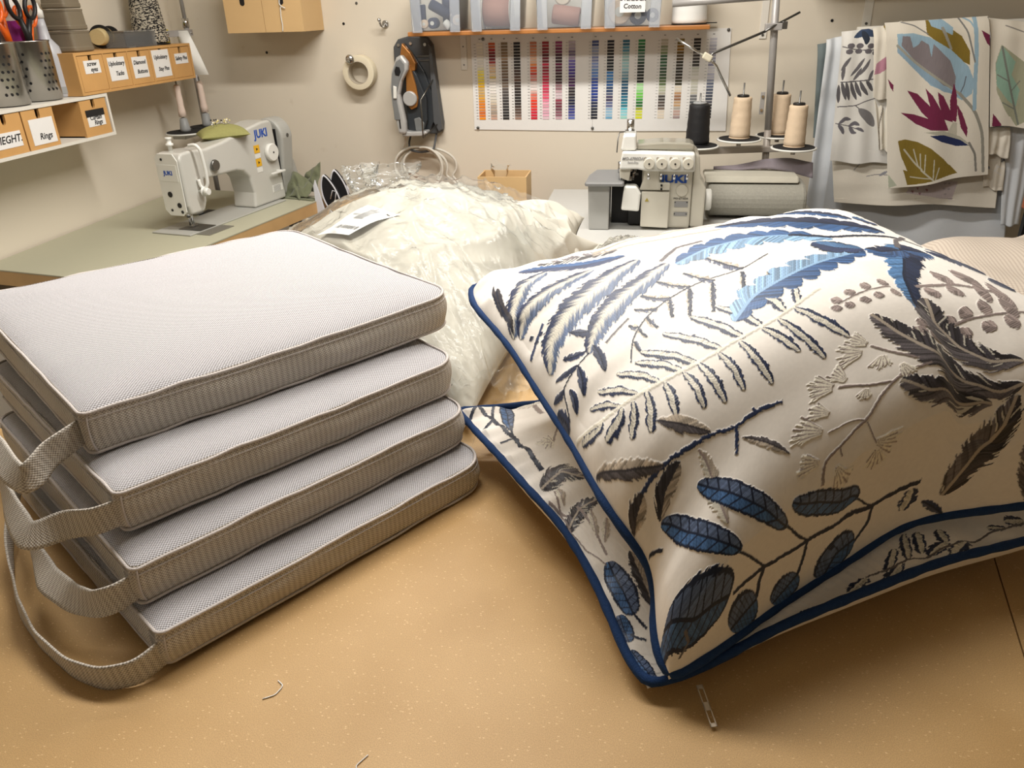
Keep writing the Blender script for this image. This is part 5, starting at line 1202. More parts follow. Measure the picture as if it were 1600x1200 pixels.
# steel strap bracket reaching from the corner stand
t = thing('steel_bracket', 'short grey steel strap bracket clamped to the corner stand pole', 'bracket', (-1.93, 3.27, 1.42))
mb = MB(); mb.M = Matrix.Translation((0, 0, 0)); mb.box(-.002, .002, -.155, .045, -.012, .012); mb.build('strap', GPOLE, t, world=False, bevel=.0006)
for y in (-.145, -.06, .035): MB().lathe([(.006, .002), (.006, .0035), (.003, .005)], (0, y, 0), 12, 'x').build('screw', CHROME, t, world=False)

# ------------------------------------------------------------------ scraps at the end of the sewing table
GREENC = mat('sage_green_cloth', (110, 114, 88), rough=0.9, var=0.15, vscale=40, bump=.5, bscale=400, sheen=.2)
def cloth_tri(parent, pts, name, m, seed, amp=.012, n=26):
    """soft folded scrap from four corner points"""
    a = np.linspace(0, 1, n); A, B = np.meshgrid(a, a, indexing='ij'); P = bilin([np.array(p) for p in pts], A, B)
    P[..., 2] += amp*np.sin(3*np.pi*A+seed)*np.sin(2*np.pi*B)+amp*.6*(vnoise(A*5, B*5, seed)-.5); P[..., 1] += amp*(vnoise(A*4+9, B*4, seed+2)-.5)*2
    P[..., 2] = np.maximum(P[..., 2], SEW+.0015)
    mb = MB(); mb.grid(P); return mb.build(name, m, parent, solid=.0015, fix=False)
_x = 0
g = thing('green_cloth_scrap', 'crumpled sage green cloth scraps at the far end of the sewing table', 'cloth', (-1.42, 3.03, SEW))
cloth_tri(g, [(-1.53, 3.06, .796), (-1.40, 2.99, .796), (-1.425, 3.06, .86), (-1.465, 3.08, .885)], 'folded_scrap', GREENC, 1)
cloth_tri(g, [(-1.47, 3.05, .805), (-1.365, 2.98, .80), (-1.36, 3.05, .84), (-1.455, 3.07, .89)], 'folded_scrap', GREENC, 3)
cloth_tri(g, [(-1.45, 3.09, .82), (-1.34, 3.03, .81), (-1.335, 3.09, .925), (-1.40, 3.10, .885)], 'folded_scrap', GREENC, 5, .008)
cloth_tri(g, [(-1.50, 3.02, .792), (-1.34, 2.965, .792), (-1.33, 3.0, .794), (-1.46, 3.07, .795)], 'folded_scrap', GREENC, 7, .003)
BVEL = mat('black_velvet', (16, 15, 17), rough=0.95, var=0.2, sheen=.1)
WBIND = mat('pale_binding_cloth', (212, 214, 220), rough=0.85, var=.04)
# black quilted tools pouch with pale binding, standing on a small shelf between the tables
sh = thing('side_stool', 'small brown stool between the sewing table and the cutting table', 'stool', (-1.20, 3.0, 0))
MB().box(-1.30, -1.08, 2.86, 3.14, .70, .72).build('seat', WOODD, sh)
for x in (-1.28, -1.10):
    for y in (2.88, 3.12): MB().box(x-.012, x+.012, y-.012, y+.012, .001, .6998).build('leg', WOODD, sh)
p = thing('black_pouch', 'black padded fabric pieces with pale piping standing at the sewing table corner', 'pouch', (-1.26, 3.0, .72))
def leafpad(x0, z0, h, w_, y, lean, name):
    n_ = 22; out = []
    for k in range(n_+1):
        u = k/n_; out.append((x0-lean*(1-u)-w_*math.sin(math.pi*min(1, .12+u*.88))**.75*.5, z0+h*u))
    for k in range(n_, -1, -1):
        u = k/n_; out.append((x0-lean*(1-u)*.6+w_*math.sin(math.pi*min(1, .12+u*.88))**.75*.5, z0+h*u))
    mb = MB(); mb.prism(out, y, y+.018, axis='y'); o = mb.build(name, BVEL, p)
    mb = MB(); mb.tube([(a_, y-.001, b_) for a_, b_ in out[1:-1]], .0032, 6, closed=True); mb.build('piping', WBIND, o)
leafpad(-1.285, .7205, .172, .078, 2.985, -.05, 'padded_panel'); leafpad(-1.248, .7205, .188, .080, 3.010, -.03, 'padded_panel')
mb = MB(); mb.prism([(-1.332, .7205), (-1.290, .7205), (-1.305, .80), (-1.322, .875), (-1.332, .85)], 2.975, 2.984, axis='y'); mb.prism([(-1.225, .7205), (-1.195, .7205), (-1.20, .83), (-1.222, .87)], 3.02, 3.03, axis='y'); mb.build('lining', WBIND, p, bevel=.002)
mb = MB(); mb.tube([(-1.262, 2.970, .80), (-1.248, 2.968, .835), (-1.234, 2.970, .83), (-1.245, 2.972, .79)], .002, 6); mb.build('cord_loop', WBIND, p)

# ------------------------------------------------------------------ back wall
KRAFT = mat('birch_box_ply', (212, 178, 128), rough=0.6, var=0.08, vscale=6, bump=.1, bscale=60)
t = thing('wall_drawer_box', 'plain wooden two drawer box fixed high on the back wall', 'cabinet', (-1.53, 3.28, 1.418))
x0, x1, z0, z1, yf = -1.69, -1.365, 1.416, 1.66, YW-.21
mb = MB(); mb.box(x0, x1, yf+.010, YW-.002, z0, z0+.010); mb.box(x0, x1, yf+.010, YW-.002, z1-.01, z1); mb.box(x0, x0+.010, yf+.010, YW-.002, z0+.01, z1-.01); mb.box(x1-.010, x1, yf+.010, YW-.002, z0+.01, z1-.01)
mb.build('case', KRAFT, t)
def ydrawer(xa, xb):
    xm = (xa+xb)/2; pts = [(xa, z0), (xb, z0), (xb, z1-.01), (xa, z1-.01)]
    mb = MB(); mb.box(xa, xb, yf, yf+.0095, z0, 1.636); d = mb.build('drawer', KRAFT, t)
    mb = MB(); n_ = 10; o_ = [(xm-.010, 1.56)]+[(xm-.010*math.cos(math.pi*k/n_), 1.523-.010*math.sin(math.pi*k/n_)) for k in range(n_+1)]+[(xm+.010, 1.56)]
    mb.prism(o_, yf-.0008, yf-.0002, axis='y'); mb.build('finger_slot', BLACKP, d)
ydrawer(x0, (x0+x1)/2-.0008); ydrawer((x0+x1)/2+.0008, x1)
mb = MB(); st = smooth_curve([(-1.448, yf-.006, 1.535), (-1.452, yf-.006, 1.515), (-1.440, yf-.008, 1.505), (-1.425, yf-.008, 1.50), (-1.448, yf-.006, 1.508), (-1.452, yf-.005, 1.47), (-1.450, yf-.005, 1.44), (-1.454, yf-.004, 1.418)], 40, 2)
mb.tube(st.tolist(), .0022, 6); mb.build('string', WHITEP, t)
# masking tape on its hook
MTAPE = mat('cream_masking_tape', (226, 216, 190), rough=0.7, var=0.03); CORE = mat('card_core', (206, 196, 178), rough=.8, var=.05)
t = thing('masking_tape', 'roll of cream masking tape hanging from a steel hook on the back wall', 'tape', (-1.215, YW-.035, 1.25))
mb = MB(); prf = [(.046, -.024), (.068, -.024), (.068, .024), (.046, .024)]
mb.lathe(prf+[prf[0]], (0, 0, 0), 48, 'y', cap=False); mb.build('wound_tape', MTAPE, t, world=False, bevel=.0015)
mb = MB(); mb.lathe([(.043, -.0235), (.0459, -.0235), (.0459, .0235), (.043, .0235), (.043, -.0235)], (0, 0, 0), 48, 'y', cap=False); mb.build('card_core', CORE, t, world=False)
def hook(x, z, lb, big=False):
    t = thing('coat_hook', lb, 'hook', (x, YW, z))
    MB().lathe([(.012, .002), (.014, .004), (.014, .007), (.008, .010)], (0, -.0115, 0), 20, 'y').build('rose', CHROME, t, world=False)
    mb = MB(); mb.tube(smooth_curve([(0, -.008, 0), (-.002, -.03, -.012), (-.006, -.045, -.006), (-.010, -.05, .012)], 16, 1).tolist(), .004, 8); mb.lathe([(.001, -.008), (.006, -.005), (.008, 0), (.006, .005), (.001, .008)], (-.010, -.05, .016), 14); mb.build('hook_arm', CHROME, t, world=False)
hook(-1.095, 1.432, 'small polished steel hook alone on the wall above the tape roll')
t = thing('coat_hook', 'polished steel hook carrying the masking tape roll', 'hook', (-1.240, YW, 1.300))
mb = MB(); mb.tube([(0, -.002, .0), (0, -.07, -.004)], .0038, 8); mb.build('hook_arm', CHROME, t, world=False)
mb = MB(); mb.lathe([(.002, -.084), (.012, -.082), (.018, -.076), (.018, -.072), (.008, -.069)], (0, 0, .004), 24, 'y'); mb.build('knob', CHROME, t, world=False)
for k, (x, z, lb) in enumerate(((-1.639, 1.333, 'dark screw hole in the back wall below the wooden box'), (-1.277, 1.437, 'dark screw hole in the back wall beside the wooden box'), (-1.212, 1.512, 'screw head high on the back wall right of the wooden box'), (.667, 1.403, 'small black plug in the wall left of the fabric rail bracket'))):
    mb = MB(); mb.lathe([(.0055, -.0018), (.0055, -.0003)], (x, YW, z), 12, 'y'); tag(mb.build('screw', DSTEEL if k == 2 else BLACKP), lb, 'screw')

# iron in its wall holder
IGREY = mat('charcoal_holder', (82, 84, 86), rough=0.5, var=0.05); IDARK = mat('dark_soleplate_skirt', (52, 56, 60), rough=0.35, var=.05)
COPPER = mat('copper_plastic', (176, 120, 62), rough=0.3, metal=.45, var=.05); ISILV = mat('silver_plastic', (186, 186, 184), rough=0.3, metal=.2, var=.02)
IMID = mat('mid_grey_plastic', (120, 122, 122), rough=0.4, var=.03)
t = thing('iron_holder', 'charcoal plastic wall holder cradling the steam iron', 'iron holder', (-.965, YW, 1.0))
o_ = [(-1.045, 1.000), (-1.064, 1.30), (-1.062, 1.345), (-1.040, 1.374), (-.985, 1.387), (-.915, 1.380), (-.893, 1.35), (-.882, 1.20), (-.868, 1.045), (-.872, 1.010), (-.90, .998)]
MB().prism(o_, YW-.03, YW-.001, axis='y').build('back_plate', IGREY, t, bevel=.006)
MB().prism([(-.905, 1.36), (-.893, 1.345), (-.868, 1.02), (-.884, 1.01), (-.905, 1.05)], YW-.055, YW-.0305, axis='y').build('side_wall', IGREY, t, bevel=.003)
for z in (1.308, 1.292, 1.165, 1.135): MB().box(-.975, -.905, YW-.0345, YW-.0302, z-.003, z+.003).build('rib', DSTEEL if z > 1.2 else BLACKP, t)
for x, z in ((-1.038, 1.352), (-.985, 1.358), (-.925, 1.352)): MB().lathe([(.0065, -.035), (.0065, -.0302)], (x, YW, z), 14, 'y').build('screw', CHROME, t)
WIRE = mat('holder_wire', (120, 118, 112), rough=.3, metal=.9)
mb = MB(); mb.tube([(-.893, YW-.05, 1.222), (-.935, YW-.12, 1.146), (-.936, YW-.12, .995), (-.88, YW-.04, 1.05)], .003, 8); mb.build('wire_arm', WIRE, t)
mb = MB(); mb.tube(smooth_curve([(-1.018, YW-.012, 1.0), (-1.022, YW-.05, .965), (-1.018, YW-.06, .935), (-.97, YW-.06, .925), (-.91, YW-.06, .935), (-.905, YW-.05, .965), (-.905, YW-.012, 1.0)], 30, 2).tolist(), .0045, 8); mb.build('cord_hook', IGREY, t)
ir = thing('steam_iron', 'grey and copper steam iron tip up in the wall holder, its cable coiled below', 'iron', (-.98, YW-.06, 1.01))
def iprism(pts, ya, yb, name, m, parent=ir, bev=.004): return MB().prism(pts, YW-yb, YW-ya, axis='y').build(name, m, parent, bevel=bev)
iprism([(-1.018, 1.012), (-.926, 1.008), (-.905, 1.05), (-.905, 1.17), (-.930, 1.25), (-.968, 1.312), (-1.008, 1.362), (-1.024, 1.33), (-1.02, 1.20)], .034, .052, 'soleplate', IDARK)
iprism([(-1.020, 1.31), (-1.008, 1.362), (-.975, 1.325), (-.955, 1.285), (-.962, 1.255), (-.985, 1.255)], .0525, .085, 'copper_tip', COPPER)
iprism([(-1.010, 1.020), (-.945, 1.012), (-.925, 1.06), (-.922, 1.15), (-.955, 1.24), (-.985, 1.29), (-1.012, 1.31)], .0525, .082, 'water_tank', IDARK)
iprism([(-1.004, 1.13), (-.985, 1.105), (-.960, 1.115), (-.952, 1.15), (-.958, 1.20), (-.976, 1.275), (-.992, 1.29), (-.998, 1.22)], .0825, .100, 'copper_panel', COPPER)
MB().lathe([(.026, -.112), (.030, -.108), (.030, -.098), (.026, -.095)], (-.985, YW, 1.150), 30, 'y').build('dial', ISILV, ir)
iprism([(-.975, 1.018), (-.942, 1.020), (-.935, 1.05), (-.955, 1.075), (-.98, 1.068)], .0825, .090, 'round_panel', IMID)
hb = iprism([(-1.038, 1.012), (-1.005, 1.012), (-1.003, 1.06), (-1.012, 1.12), (-1.020, 1.17), (-1.006, 1.22), (-.978, 1.262), (-.972, 1.29), (-.998, 1.322), (-1.022, 1.31), (-1.046, 1.26), (-1.058, 1.20), (-1.058, 1.13)], .1005, .135, 'handle', ISILV, bev=.010)
iprism([(-1.049, 1.07), (-1.023, 1.07), (-1.032, 1.14), (-1.032, 1.17), (-1.012, 1.225), (-.99, 1.265), (-.988, 1.285), (-1.003, 1.305), (-1.022, 1.295), (-1.042, 1.25), (-1.051, 1.19)], .1352, .139, 'grip', IMID, bev=.003)
iprism([(-1.028, 1.245), (-1.012, 1.242), (-1.004, 1.258), (-1.008, 1.275), (-1.022, 1.278), (-1.030, 1.262)], .1392, .143, 'steam_button', BLACKP, bev=.002)
iprism([(-1.044, 1.155), (-1.030, 1.155), (-1.026, 1.20), (-1.040, 1.205)], .1392, .146, 'slide_switch', WHITEP, bev=.002)
iprism([(-1.030, 1.035), (-1.024, 1.035), (-1.026, 1.095), (-1.032, 1.095)], .1353, .1372, 'slot', BLACKP, bev=.001)
iprism([(-1.028, 1.000), (-.945, 1.002), (-.918, 1.012), (-.922, 1.022), (-.985, 1.018), (-1.025, 1.024)], .060, .120, 'heel', ISILV, bev=.004)
CORDM = mat('white_iron_cord', (214, 210, 198), rough=.5, var=.03)
cd = ir
def loop(cx_, cz_, rx, rz, y, a0, a1, n_=36, tail=()):
    pts = [(cx_+rx*math.cos(math.radians(a)), y+.0001*k, cz_+rz*math.sin(math.radians(a))) for k, a in enumerate(np.linspace(a0, a1, n_))]
    return pts+list(tail)
mb = MB(); mb.tube(smooth_curve([(-1.022, YW-.08, 1.0), (-1.035, YW-.07, .965), (-1.05, YW-.06, .94)], 14, 1).tolist(), .0055, 8); mb.build('cord_sleeve', CORDM, cd)
for k, args in enumerate(((-.985, .865, .105, .085, YW-.066, 205, -40, 30, ((-.86, YW-.066, .79), (-.845, YW-.06, .74))), (-.965, .872, .088, .068, YW-.056, 215, -50), (-.975, .860, .118, .082, YW-.047, 215, -25, 30, ((-.83, YW-.047, .80), (-.79, YW-.045, .73))),
    (-.955, .862, .082, .088, YW-.076, 100, -95), (-.99, .86, .078, .070, YW-.038, 230, 60), (-.95, .865, .13, .075, YW-.030, 120, -35, 30, ((-.815, YW-.03, .79), (-.80, YW-.03, .74))))):
    mb = MB(); P_ = loop(*args); mb.tube(smooth_curve(P_, 60, 2).tolist(), .0055, 8); mb.build('power_cord', CORDM, cd)

# spool shelf with bins
SHW = mat('varnished_pine_shelf', (178, 118, 62), rough=0.4, var=0.2, vscale=5, coat=.2)
sh = thing('spool_shelf', 'narrow varnished wooden shelf on the back wall above the thread chart', 'shelf', (-.38, YW-.08, 1.385))
MB().box(-.945, .205, YW-.20, YW-.001, 1.388, 1.404).build('board', SHW, sh, bevel=.003)
MB().box(-.782, -.757, YW-.005, YW-.0008, 1.250, 1.3875).build('bracket', WPAINT, sh, bevel=.001)
MB().box(.405, .432, YW-.005, YW-.0008, 1.345, 1.50).build('bracket', WPAINT, sh, bevel=.001)
for z in (1.27, 1.34): MB().lathe([(.003, -.0065), (.003, -.0048)], (-.77, YW, z), 10, 'y').build('screw', DSTEEL, sh)
MB().lathe([(.005, -.0065), (.005, -.0048)], (.418, YW, 1.358), 10, 'y').build('screw', DSTEEL, sh)
BINM = sheet_mat('clear_bin_plastic', (214, 220, 232), gloss=0.2, rough=0.12, milky=0.10, bump=0.1, bscale=30)
CLIP = sheet_mat('bin_corner_plastic', (222, 228, 238), gloss=0.25, rough=0.2, milky=0.28, bump=0.0)
DENIM = mat('navy_thread', (52, 60, 86), rough=.8, var=.2, vscale=200, bump=.5, bscale=600)
PINKB = mat('rose_brown_thread', (168, 126, 112), rough=.7, var=.08, vscale=300, bump=.5, bscale=600)
PEACH = mat('peach_thread', (232, 208, 184), rough=.75, var=.05, vscale=300, bump=.5, bscale=600)
WTHR = mat('white_thread', (232, 232, 228), rough=.75, var=.03, vscale=300, bump=.5, bscale=600)
bins = [(-.925, -.725, 'clear bin with navy reels at the left end of the spool shelf'), (-.690, -.492, 'clear bin with a big rose brown spool on the shelf'), (-.440, -.222, 'clear bin with a fallen rose brown cone on the shelf'), (-.188, .030, 'clear bin with a handwritten OVERLOCK cotton label on the shelf')]
ZB = 1.4045
for k, (xa, xb, lb) in enumerate(bins):
    t = thing('storage_bin', lb, 'storage bin', ((xa+xb)/2, YW-.125, ZB)); w_ = (xb-xa)/2; g_ = .012
    mb = MB()
    def P4(z): s_ = 1-.10*(1-(z/.16)); return w_*s_
    zt = .17; a0, a1 = P4(0), P4(zt); yb0, yb1 = -.088, .072
    v = [(-a0, yb0+.008, .003), (a0, yb0+.008, .003), (a0, yb1, .003), (-a0, yb1, .003), (-a1, yb0, zt), (a1, yb0, zt), (a1, yb1+.008, zt), (-a1, yb1+.008, zt)]
    mb.add(v, [(0, 3, 2, 1), (0, 1, 5, 4), (1, 2, 6, 5), (2, 3, 7, 6), (3, 0, 4, 7)]); mb.build('tub', BINM, t, world=False, solid=.0016)
    for s in (-1, 1):
        mb = MB(); xo = s*a0*.83
        mb.prism([(xo-.020, -.004), (xo+.020, -.004), (xo+.020+s*.004, zt), (xo-.018+s*.004, zt)], yb0-.006, yb0+.002, axis='y'); mb.build('corner_rib', CLIP, t, world=False, bevel=.002)
def reel(name, lb, c, r, h, m, axis='y', hole=True, flange=0.0, grp=None, tilt=0.0):
    t = thing(name, lb, 'thread spool', c); t.rotation_euler = (0, tilt, 0)
    if grp: t['group'] = grp
    MB().lathe([(r*.86, -h/2), (r, -h/2+.004), (r, h/2-.004), (r*.86, h/2)], (0, 0, 0), 28, axis).build('wound_thread', m, t, world=False)
    if hole: MB().lathe([(r*.38, -h/2-.002), (r*.38, h/2+.002)], (0, 0, 0), 18, axis).build('core', WHITEP, t, world=False)
    if flange: 
        for s in (-1, 1): MB().lathe([(r+flange, s*h/2+(-.003 if s < 0 else 0)), (r+flange, s*h/2+(0 if s < 0 else .003))], (0, 0, 0), 28, axis).build('flange', WHITEP, t, world=False)
    return t
yb = YW-.15
reel('thread_reel', 'navy thread reel standing at the left of the first bin', (-.895, yb, ZB+.052), .016, .085, DENIM, 'z')
reel('thread_reel', 'navy thread reel lying across the first bin', (-.825, yb+.02, ZB+.075), .020, .09, DENIM, 'x', tilt=.5)
reel('thread_reel', 'dark blue cone at the back of the first bin', (-.79, yb+.055, ZB+.075), .035, .10, DENIM, 'z')
reel('thread_reel', 'small navy reel with white core lying lowest in the first bin', (-.85, yb+.0, ZB+.028), .020, .05, DENIM, 'y')
reel('thread_reel', 'small cream and pink reel end seen in the first bin', (-.880, yb-.028, ZB+.026), .016, .02, PEACH, 'y')
reel('thread_reel', 'cream reel end at the right of the first bin', (-.755, yb+.02, ZB+.036), .020, .04, PEACH, 'y')
reel('thread_reel', 'small white cored reel at the right side of the first bin', (-.790, yb-.02, ZB+.022), .014, .03, WTHR, 'x', tilt=.8)
reel('thread_spool', 'big rose brown thread spool filling the second bin', (-.600, yb+.035, ZB+.062), .052, .105, PINKB, 'x', flange=.006)
reel('thread_spool', 'rose brown thread cone lying in the third bin', (-.330, yb+.01, ZB+.042), .034, .105, PINKB, 'x', tilt=.14)
reel('thread_reel', 'pale reel lying on top in the third bin', (-.345, yb+.03, ZB+.110), .033, .03, CORE, 'y', tilt=.3)
reel('thread_spool', 'peach thread spool end on in the fourth bin', (-.128, yb+.02, ZB+.050), .045, .07, PEACH, 'y')
reel('thread_spool', 'navy thread spool beside the peach one in the fourth bin', (-.060, yb+.035, ZB+.036), .033, .07, DENIM, 'y')
reel('thread_spool', 'small navy reel with a white core at the right of the fourth bin', (-.006, yb, ZB+.036), .024, .05, DENIM, 'y')
mb = MB(); mb.box(-.125, -.033, YW-.221, YW-.220, 1.452, 1.54); mb.m = 1
for k, s_ in enumerate(('OVERLOCK', 'Cotton')):
    M_ = Matrix(((1, .03, 0, -.080), (0, 0, -1, YW-.2214), (-.03, 1, 0, 1.496-.024*k), (0, 0, 0, 1))); mb.text(s_, .0185 if k == 0 else .022, M_, bold=.0005, shear=.1)
ct = mb.build('bin_label', [PAPER, INK], fix=False); tag(ct, 'white card handwritten OVERLOCK cotton on the front of the fourth bin', 'label')
# white cones at the end of the shelf
def cone_thing(c, r, h, lb, m, base_m=BLACKP, name='thread_cone', grp=None, top=.66, core=BLACKP, spike=True):
    t = thing(name, lb, 'thread cone', c)
    if grp: t['group'] = grp
    pr = [(r*.93, .004)]; n_ = 12
    for k in range(n_+1): pr.append((r*(1-(1-top)*k/n_)+.0006*math.sin(k*2.2), .008+(h-.012)*k/n_))
    pr.append((r*top*.92, h))
    MB().lathe(pr, (0, 0, 0), 32).build('wound_thread', m, t, world=False)
    MB().lathe([(r*1.0, .0006), (r*1.02, .002), (r*.95, .0038)], (0, 0, 0), 32).build('cone_foot', base_m, t, world=False)
    MB().lathe([(r*top*.66, h+.0003), (r*top*.66, h+.006), (r*top*.55, h+.008), (r*top*.40, h+.0075)], (0, 0, 0), 24).build('cone_top', core, t, world=False)
    return t
cone_thing((.131, YW-.12, ZB), .066, .14, 'large white thread cone at the right end of the spool shelf', WTHR, top=.9)
tr = thing('black_tray', 'black plastic tray edge poking out behind the white cone', 'tray', (.19, YW-.03, ZB)); MB().box(-.02, .05, -.01, .01, .0005, .004).build('plate', BLACKP, tr, world=False)

# thread colour chart
CHART = mat('white_card', (232, 231, 228), rough=0.5, var=0.015)
t = thing('thread_chart', 'long white thread colour chart with sixteen swatch columns on the back wall', 'chart', (-.21, YW, 1.0))
mb = MB(); mb.prism([(-.738, 1.012), (-.233, 1.004), (-.233, 1.384), (-.736, 1.386)], YW-.0045, YW-.0015, axis='y'); mb.prism([(-.232, 1.004), (.312, 1.003), (.298, 1.386), (-.232, 1.384)], YW-.0055, YW-.0015, axis='y'); mb.build('card', CHART, t)
COLS = [
 [(232,228,215)]*6+[(236,232,200),(238,226,120),(236,216,80),(240,214,60),(238,200,30),(232,176,30),(214,178,110),(206,160,80),(222,164,60),(230,150,40),(226,130,30),(230,140,60),(216,110,40),(230,120,30),(250,150,20)],
 [(200,90,40),(170,30,30),(130,20,28),(110,16,28),(150,50,46),(206,160,130),(222,190,150),(230,208,170),(224,196,110),(232,226,214),(236,232,226),(236,232,224),(232,226,220),(226,220,208),(218,208,190),(206,190,168),(186,168,150),(162,146,130),(190,160,140),(200,160,140)],
 [(128,112,88),(134,112,84),(146,122,92),(150,124,96),(120,96,70),(110,90,66),(120,100,80),(112,92,74),(100,84,72),(122,106,92),(90,80,76),(78,72,70),(66,62,62),(58,56,58),(52,52,54),(48,48,50),(40,40,42),(36,36,38)],
 [(24,26,38),(22,24,32),(26,24,26),(28,24,24),(38,30,26),(50,38,30),(66,46,36),(84,60,46),(96,68,52),(60,44,36),(46,36,32),(36,30,28),(30,28,28),(42,34,32),(66,50,44),(92,72,62),(128,104,92),(156,124,108)],
 [(196,120,86),(206,140,104),(214,156,120),(222,178,146),(232,140,70),(222,90,50),(190,60,50),(206,130,120),(232,216,210),(236,224,220),(236,190,180),(232,120,100),(240,60,30),(236,60,40),(226,40,50),(220,30,60),(214,26,50)],
 [(150,24,40),(130,18,36),(90,16,30),(110,14,34),(190,24,60),(150,20,44),(176,28,60),(196,30,66),(214,40,80),(220,50,90),(200,60,90),(236,90,120),(232,130,160),(240,170,190),(240,190,206),(232,176,196),(226,196,206)],
 [(150,56,110),(112,30,80),(74,22,50),(52,20,34),(110,24,70),(80,20,50),(60,24,36),(50,26,30),(70,34,44),(150,110,118),(196,164,172),(216,196,204),(150,60,80),(120,50,70),(112,66,80),(140,90,104),(196,160,170)],
 [(190,180,196),(168,158,182),(120,108,140),(150,134,160),(110,96,170),(90,74,160),(70,50,140),(66,40,110),(84,44,100),(70,30,80),(50,34,44),(40,34,40),(30,32,48),(24,28,60),(40,44,100),(60,64,140),(84,90,160),(96,110,180)],
 [(64,80,140),(150,164,200),(160,170,196),(120,130,170),(130,150,200),(110,150,206),(90,130,200),(60,90,170),(40,70,160),(34,60,140),(30,60,150),(30,50,120),(26,40,80),(24,34,56),(22,28,46),(20,24,38)],
 [(24,28,44),(22,24,34),(24,26,32),(22,26,30),(20,30,40),(24,34,44),(60,130,200),(80,150,210),(40,90,150),(34,60,100),(90,100,130),(70,64,96),(100,110,150),(140,170,200),(150,190,216),(110,170,206)],
 [(44,110,140),(80,150,180),(140,180,180),(150,190,190),(160,206,210),(150,196,206),(120,160,176),(90,140,160),(40,90,120),(20,70,100),(16,80,110),(30,110,140),(40,130,150),(90,190,210),(150,220,230),(150,206,196)],
 [(50,140,80),(30,110,70),(90,130,110),(60,90,74),(30,60,44),(26,40,34),(24,34,30),(22,28,26),(28,34,30),(170,226,160),(140,210,130),(110,200,80),(60,150,60),(40,110,50),(150,160,50),(210,216,60),(222,226,40)],
 [(200,196,180),(150,160,130),(130,150,110),(50,90,60),(60,100,70),(56,80,60),(60,86,64),(70,100,60),(100,120,80),(180,186,160),(170,166,150),(70,66,62),(90,80,74),(130,116,104),(226,214,196),(232,220,200)],
 [(120,100,30),(150,110,30),(110,84,30),(80,66,40),(50,46,34),(40,40,34),(50,46,40),(60,52,44),(56,54,34),(226,216,196),(190,150,110),(150,110,80),(196,160,120),(176,170,160),(190,160,150),(170,150,150)],
 [(30,26,26),(26,24,26),(80,72,70),(60,54,54),(56,54,50),(196,200,186),(216,216,206),(222,220,214),(204,204,188),(196,196,184),(186,182,168),(110,112,114),(90,94,98),(60,64,68),(120,118,120),(60,58,66)],
 [(196,196,206),(176,176,190),(160,160,176),(146,148,166),(128,128,150),(206,206,214),(186,188,204),(126,132,150),(96,104,124),(84,92,110),(70,76,90),(80,80,90),(50,52,60),(34,36,44),(28,30,38)],
]
XS = [-.700, -.650, -.598, -.546, -.478, -.428, -.374, -.320, -.232, -.178, -.124, -.070, .012, .068, .124, .178]
XS = [x if k < 8 else x+.006+(k-8)*.0072 for k, x in enumerate(XS)]
def chart_mat():
    m = bpy.data.materials.new('thread_swatch'); m.use_nodes = True; nt = m.node_tree; b = nt.nodes['Principled BSDF']
    a = nt.nodes.new('ShaderNodeVertexColor'); a.layer_name = 'pattern'; nt.links.new(a.outputs['Color'], b.inputs['Base Color']); b.inputs['Roughness'].default_value = .5; return m
SWM = chart_mat()
for k, x in enumerate(XS):
    src = COLS[k]; n_ = 26; cols = [src[min(int(i*len(src)/n_), len(src)-1)] for i in range(n_)]
    v = []; f = []; vc = []; pitch = .302/n_; zt = 1.352; hw = .0135; yk = YW-.0065
    for i, c in enumerate(cols):
        jt = random.uniform(.9, 1.1); z_ = zt-i*pitch; b = len(v); hh = pitch*.76
        v += [(x-hw, yk, z_-hh), (x+hw, yk, z_-hh), (x+hw, yk, z_), (x-hw, yk, z_), (x-hw, yk+.0008, z_-hh), (x+hw, yk+.0008, z_-hh), (x+hw, yk+.0008, z_), (x-hw, yk+.0008, z_)]
        f += [(b, b+1, b+2, b+3), (b, b+4, b+5, b+1), (b+1, b+5, b+6, b+2), (b+2, b+6, b+7, b+3), (b+3, b+7, b+4, b)]
        cl_ = tuple(min(1, q*jt) for q in lin(c))+(1,); vc += [cl_]*8
    me = bpy.data.meshes.new('swatch_column'); me.from_pydata(v, [], f); at = me.color_attributes.new('pattern', 'FLOAT_COLOR', 'POINT'); at.data.foreach_set('color', np.array(vc, dtype=np.float32).reshape(-1))
    finish('swatch_column', me, SWM, t, True, 0, False)
    mb = MB()
    for i in range(n_): mb.box(x-hw-.012, x-hw-.004, yk+.0002, yk+.001, zt-i*pitch-.006, zt-i*pitch-.0045)
    mb.box(x-.004, x+.004, yk+.0002, yk+.001, zt+.012, zt+.016)
    mb.build('column_numbers', INKG, t)
for x, z in ((-.722, 1.020), (-.232, 1.016), (.288, 1.380), (-.685, 1.366)): MB().lathe([(.002, -.012), (.006, -.010), (.006, -.006)], (x, YW, z), 14, 'y').build('pin', DSTEEL, t)

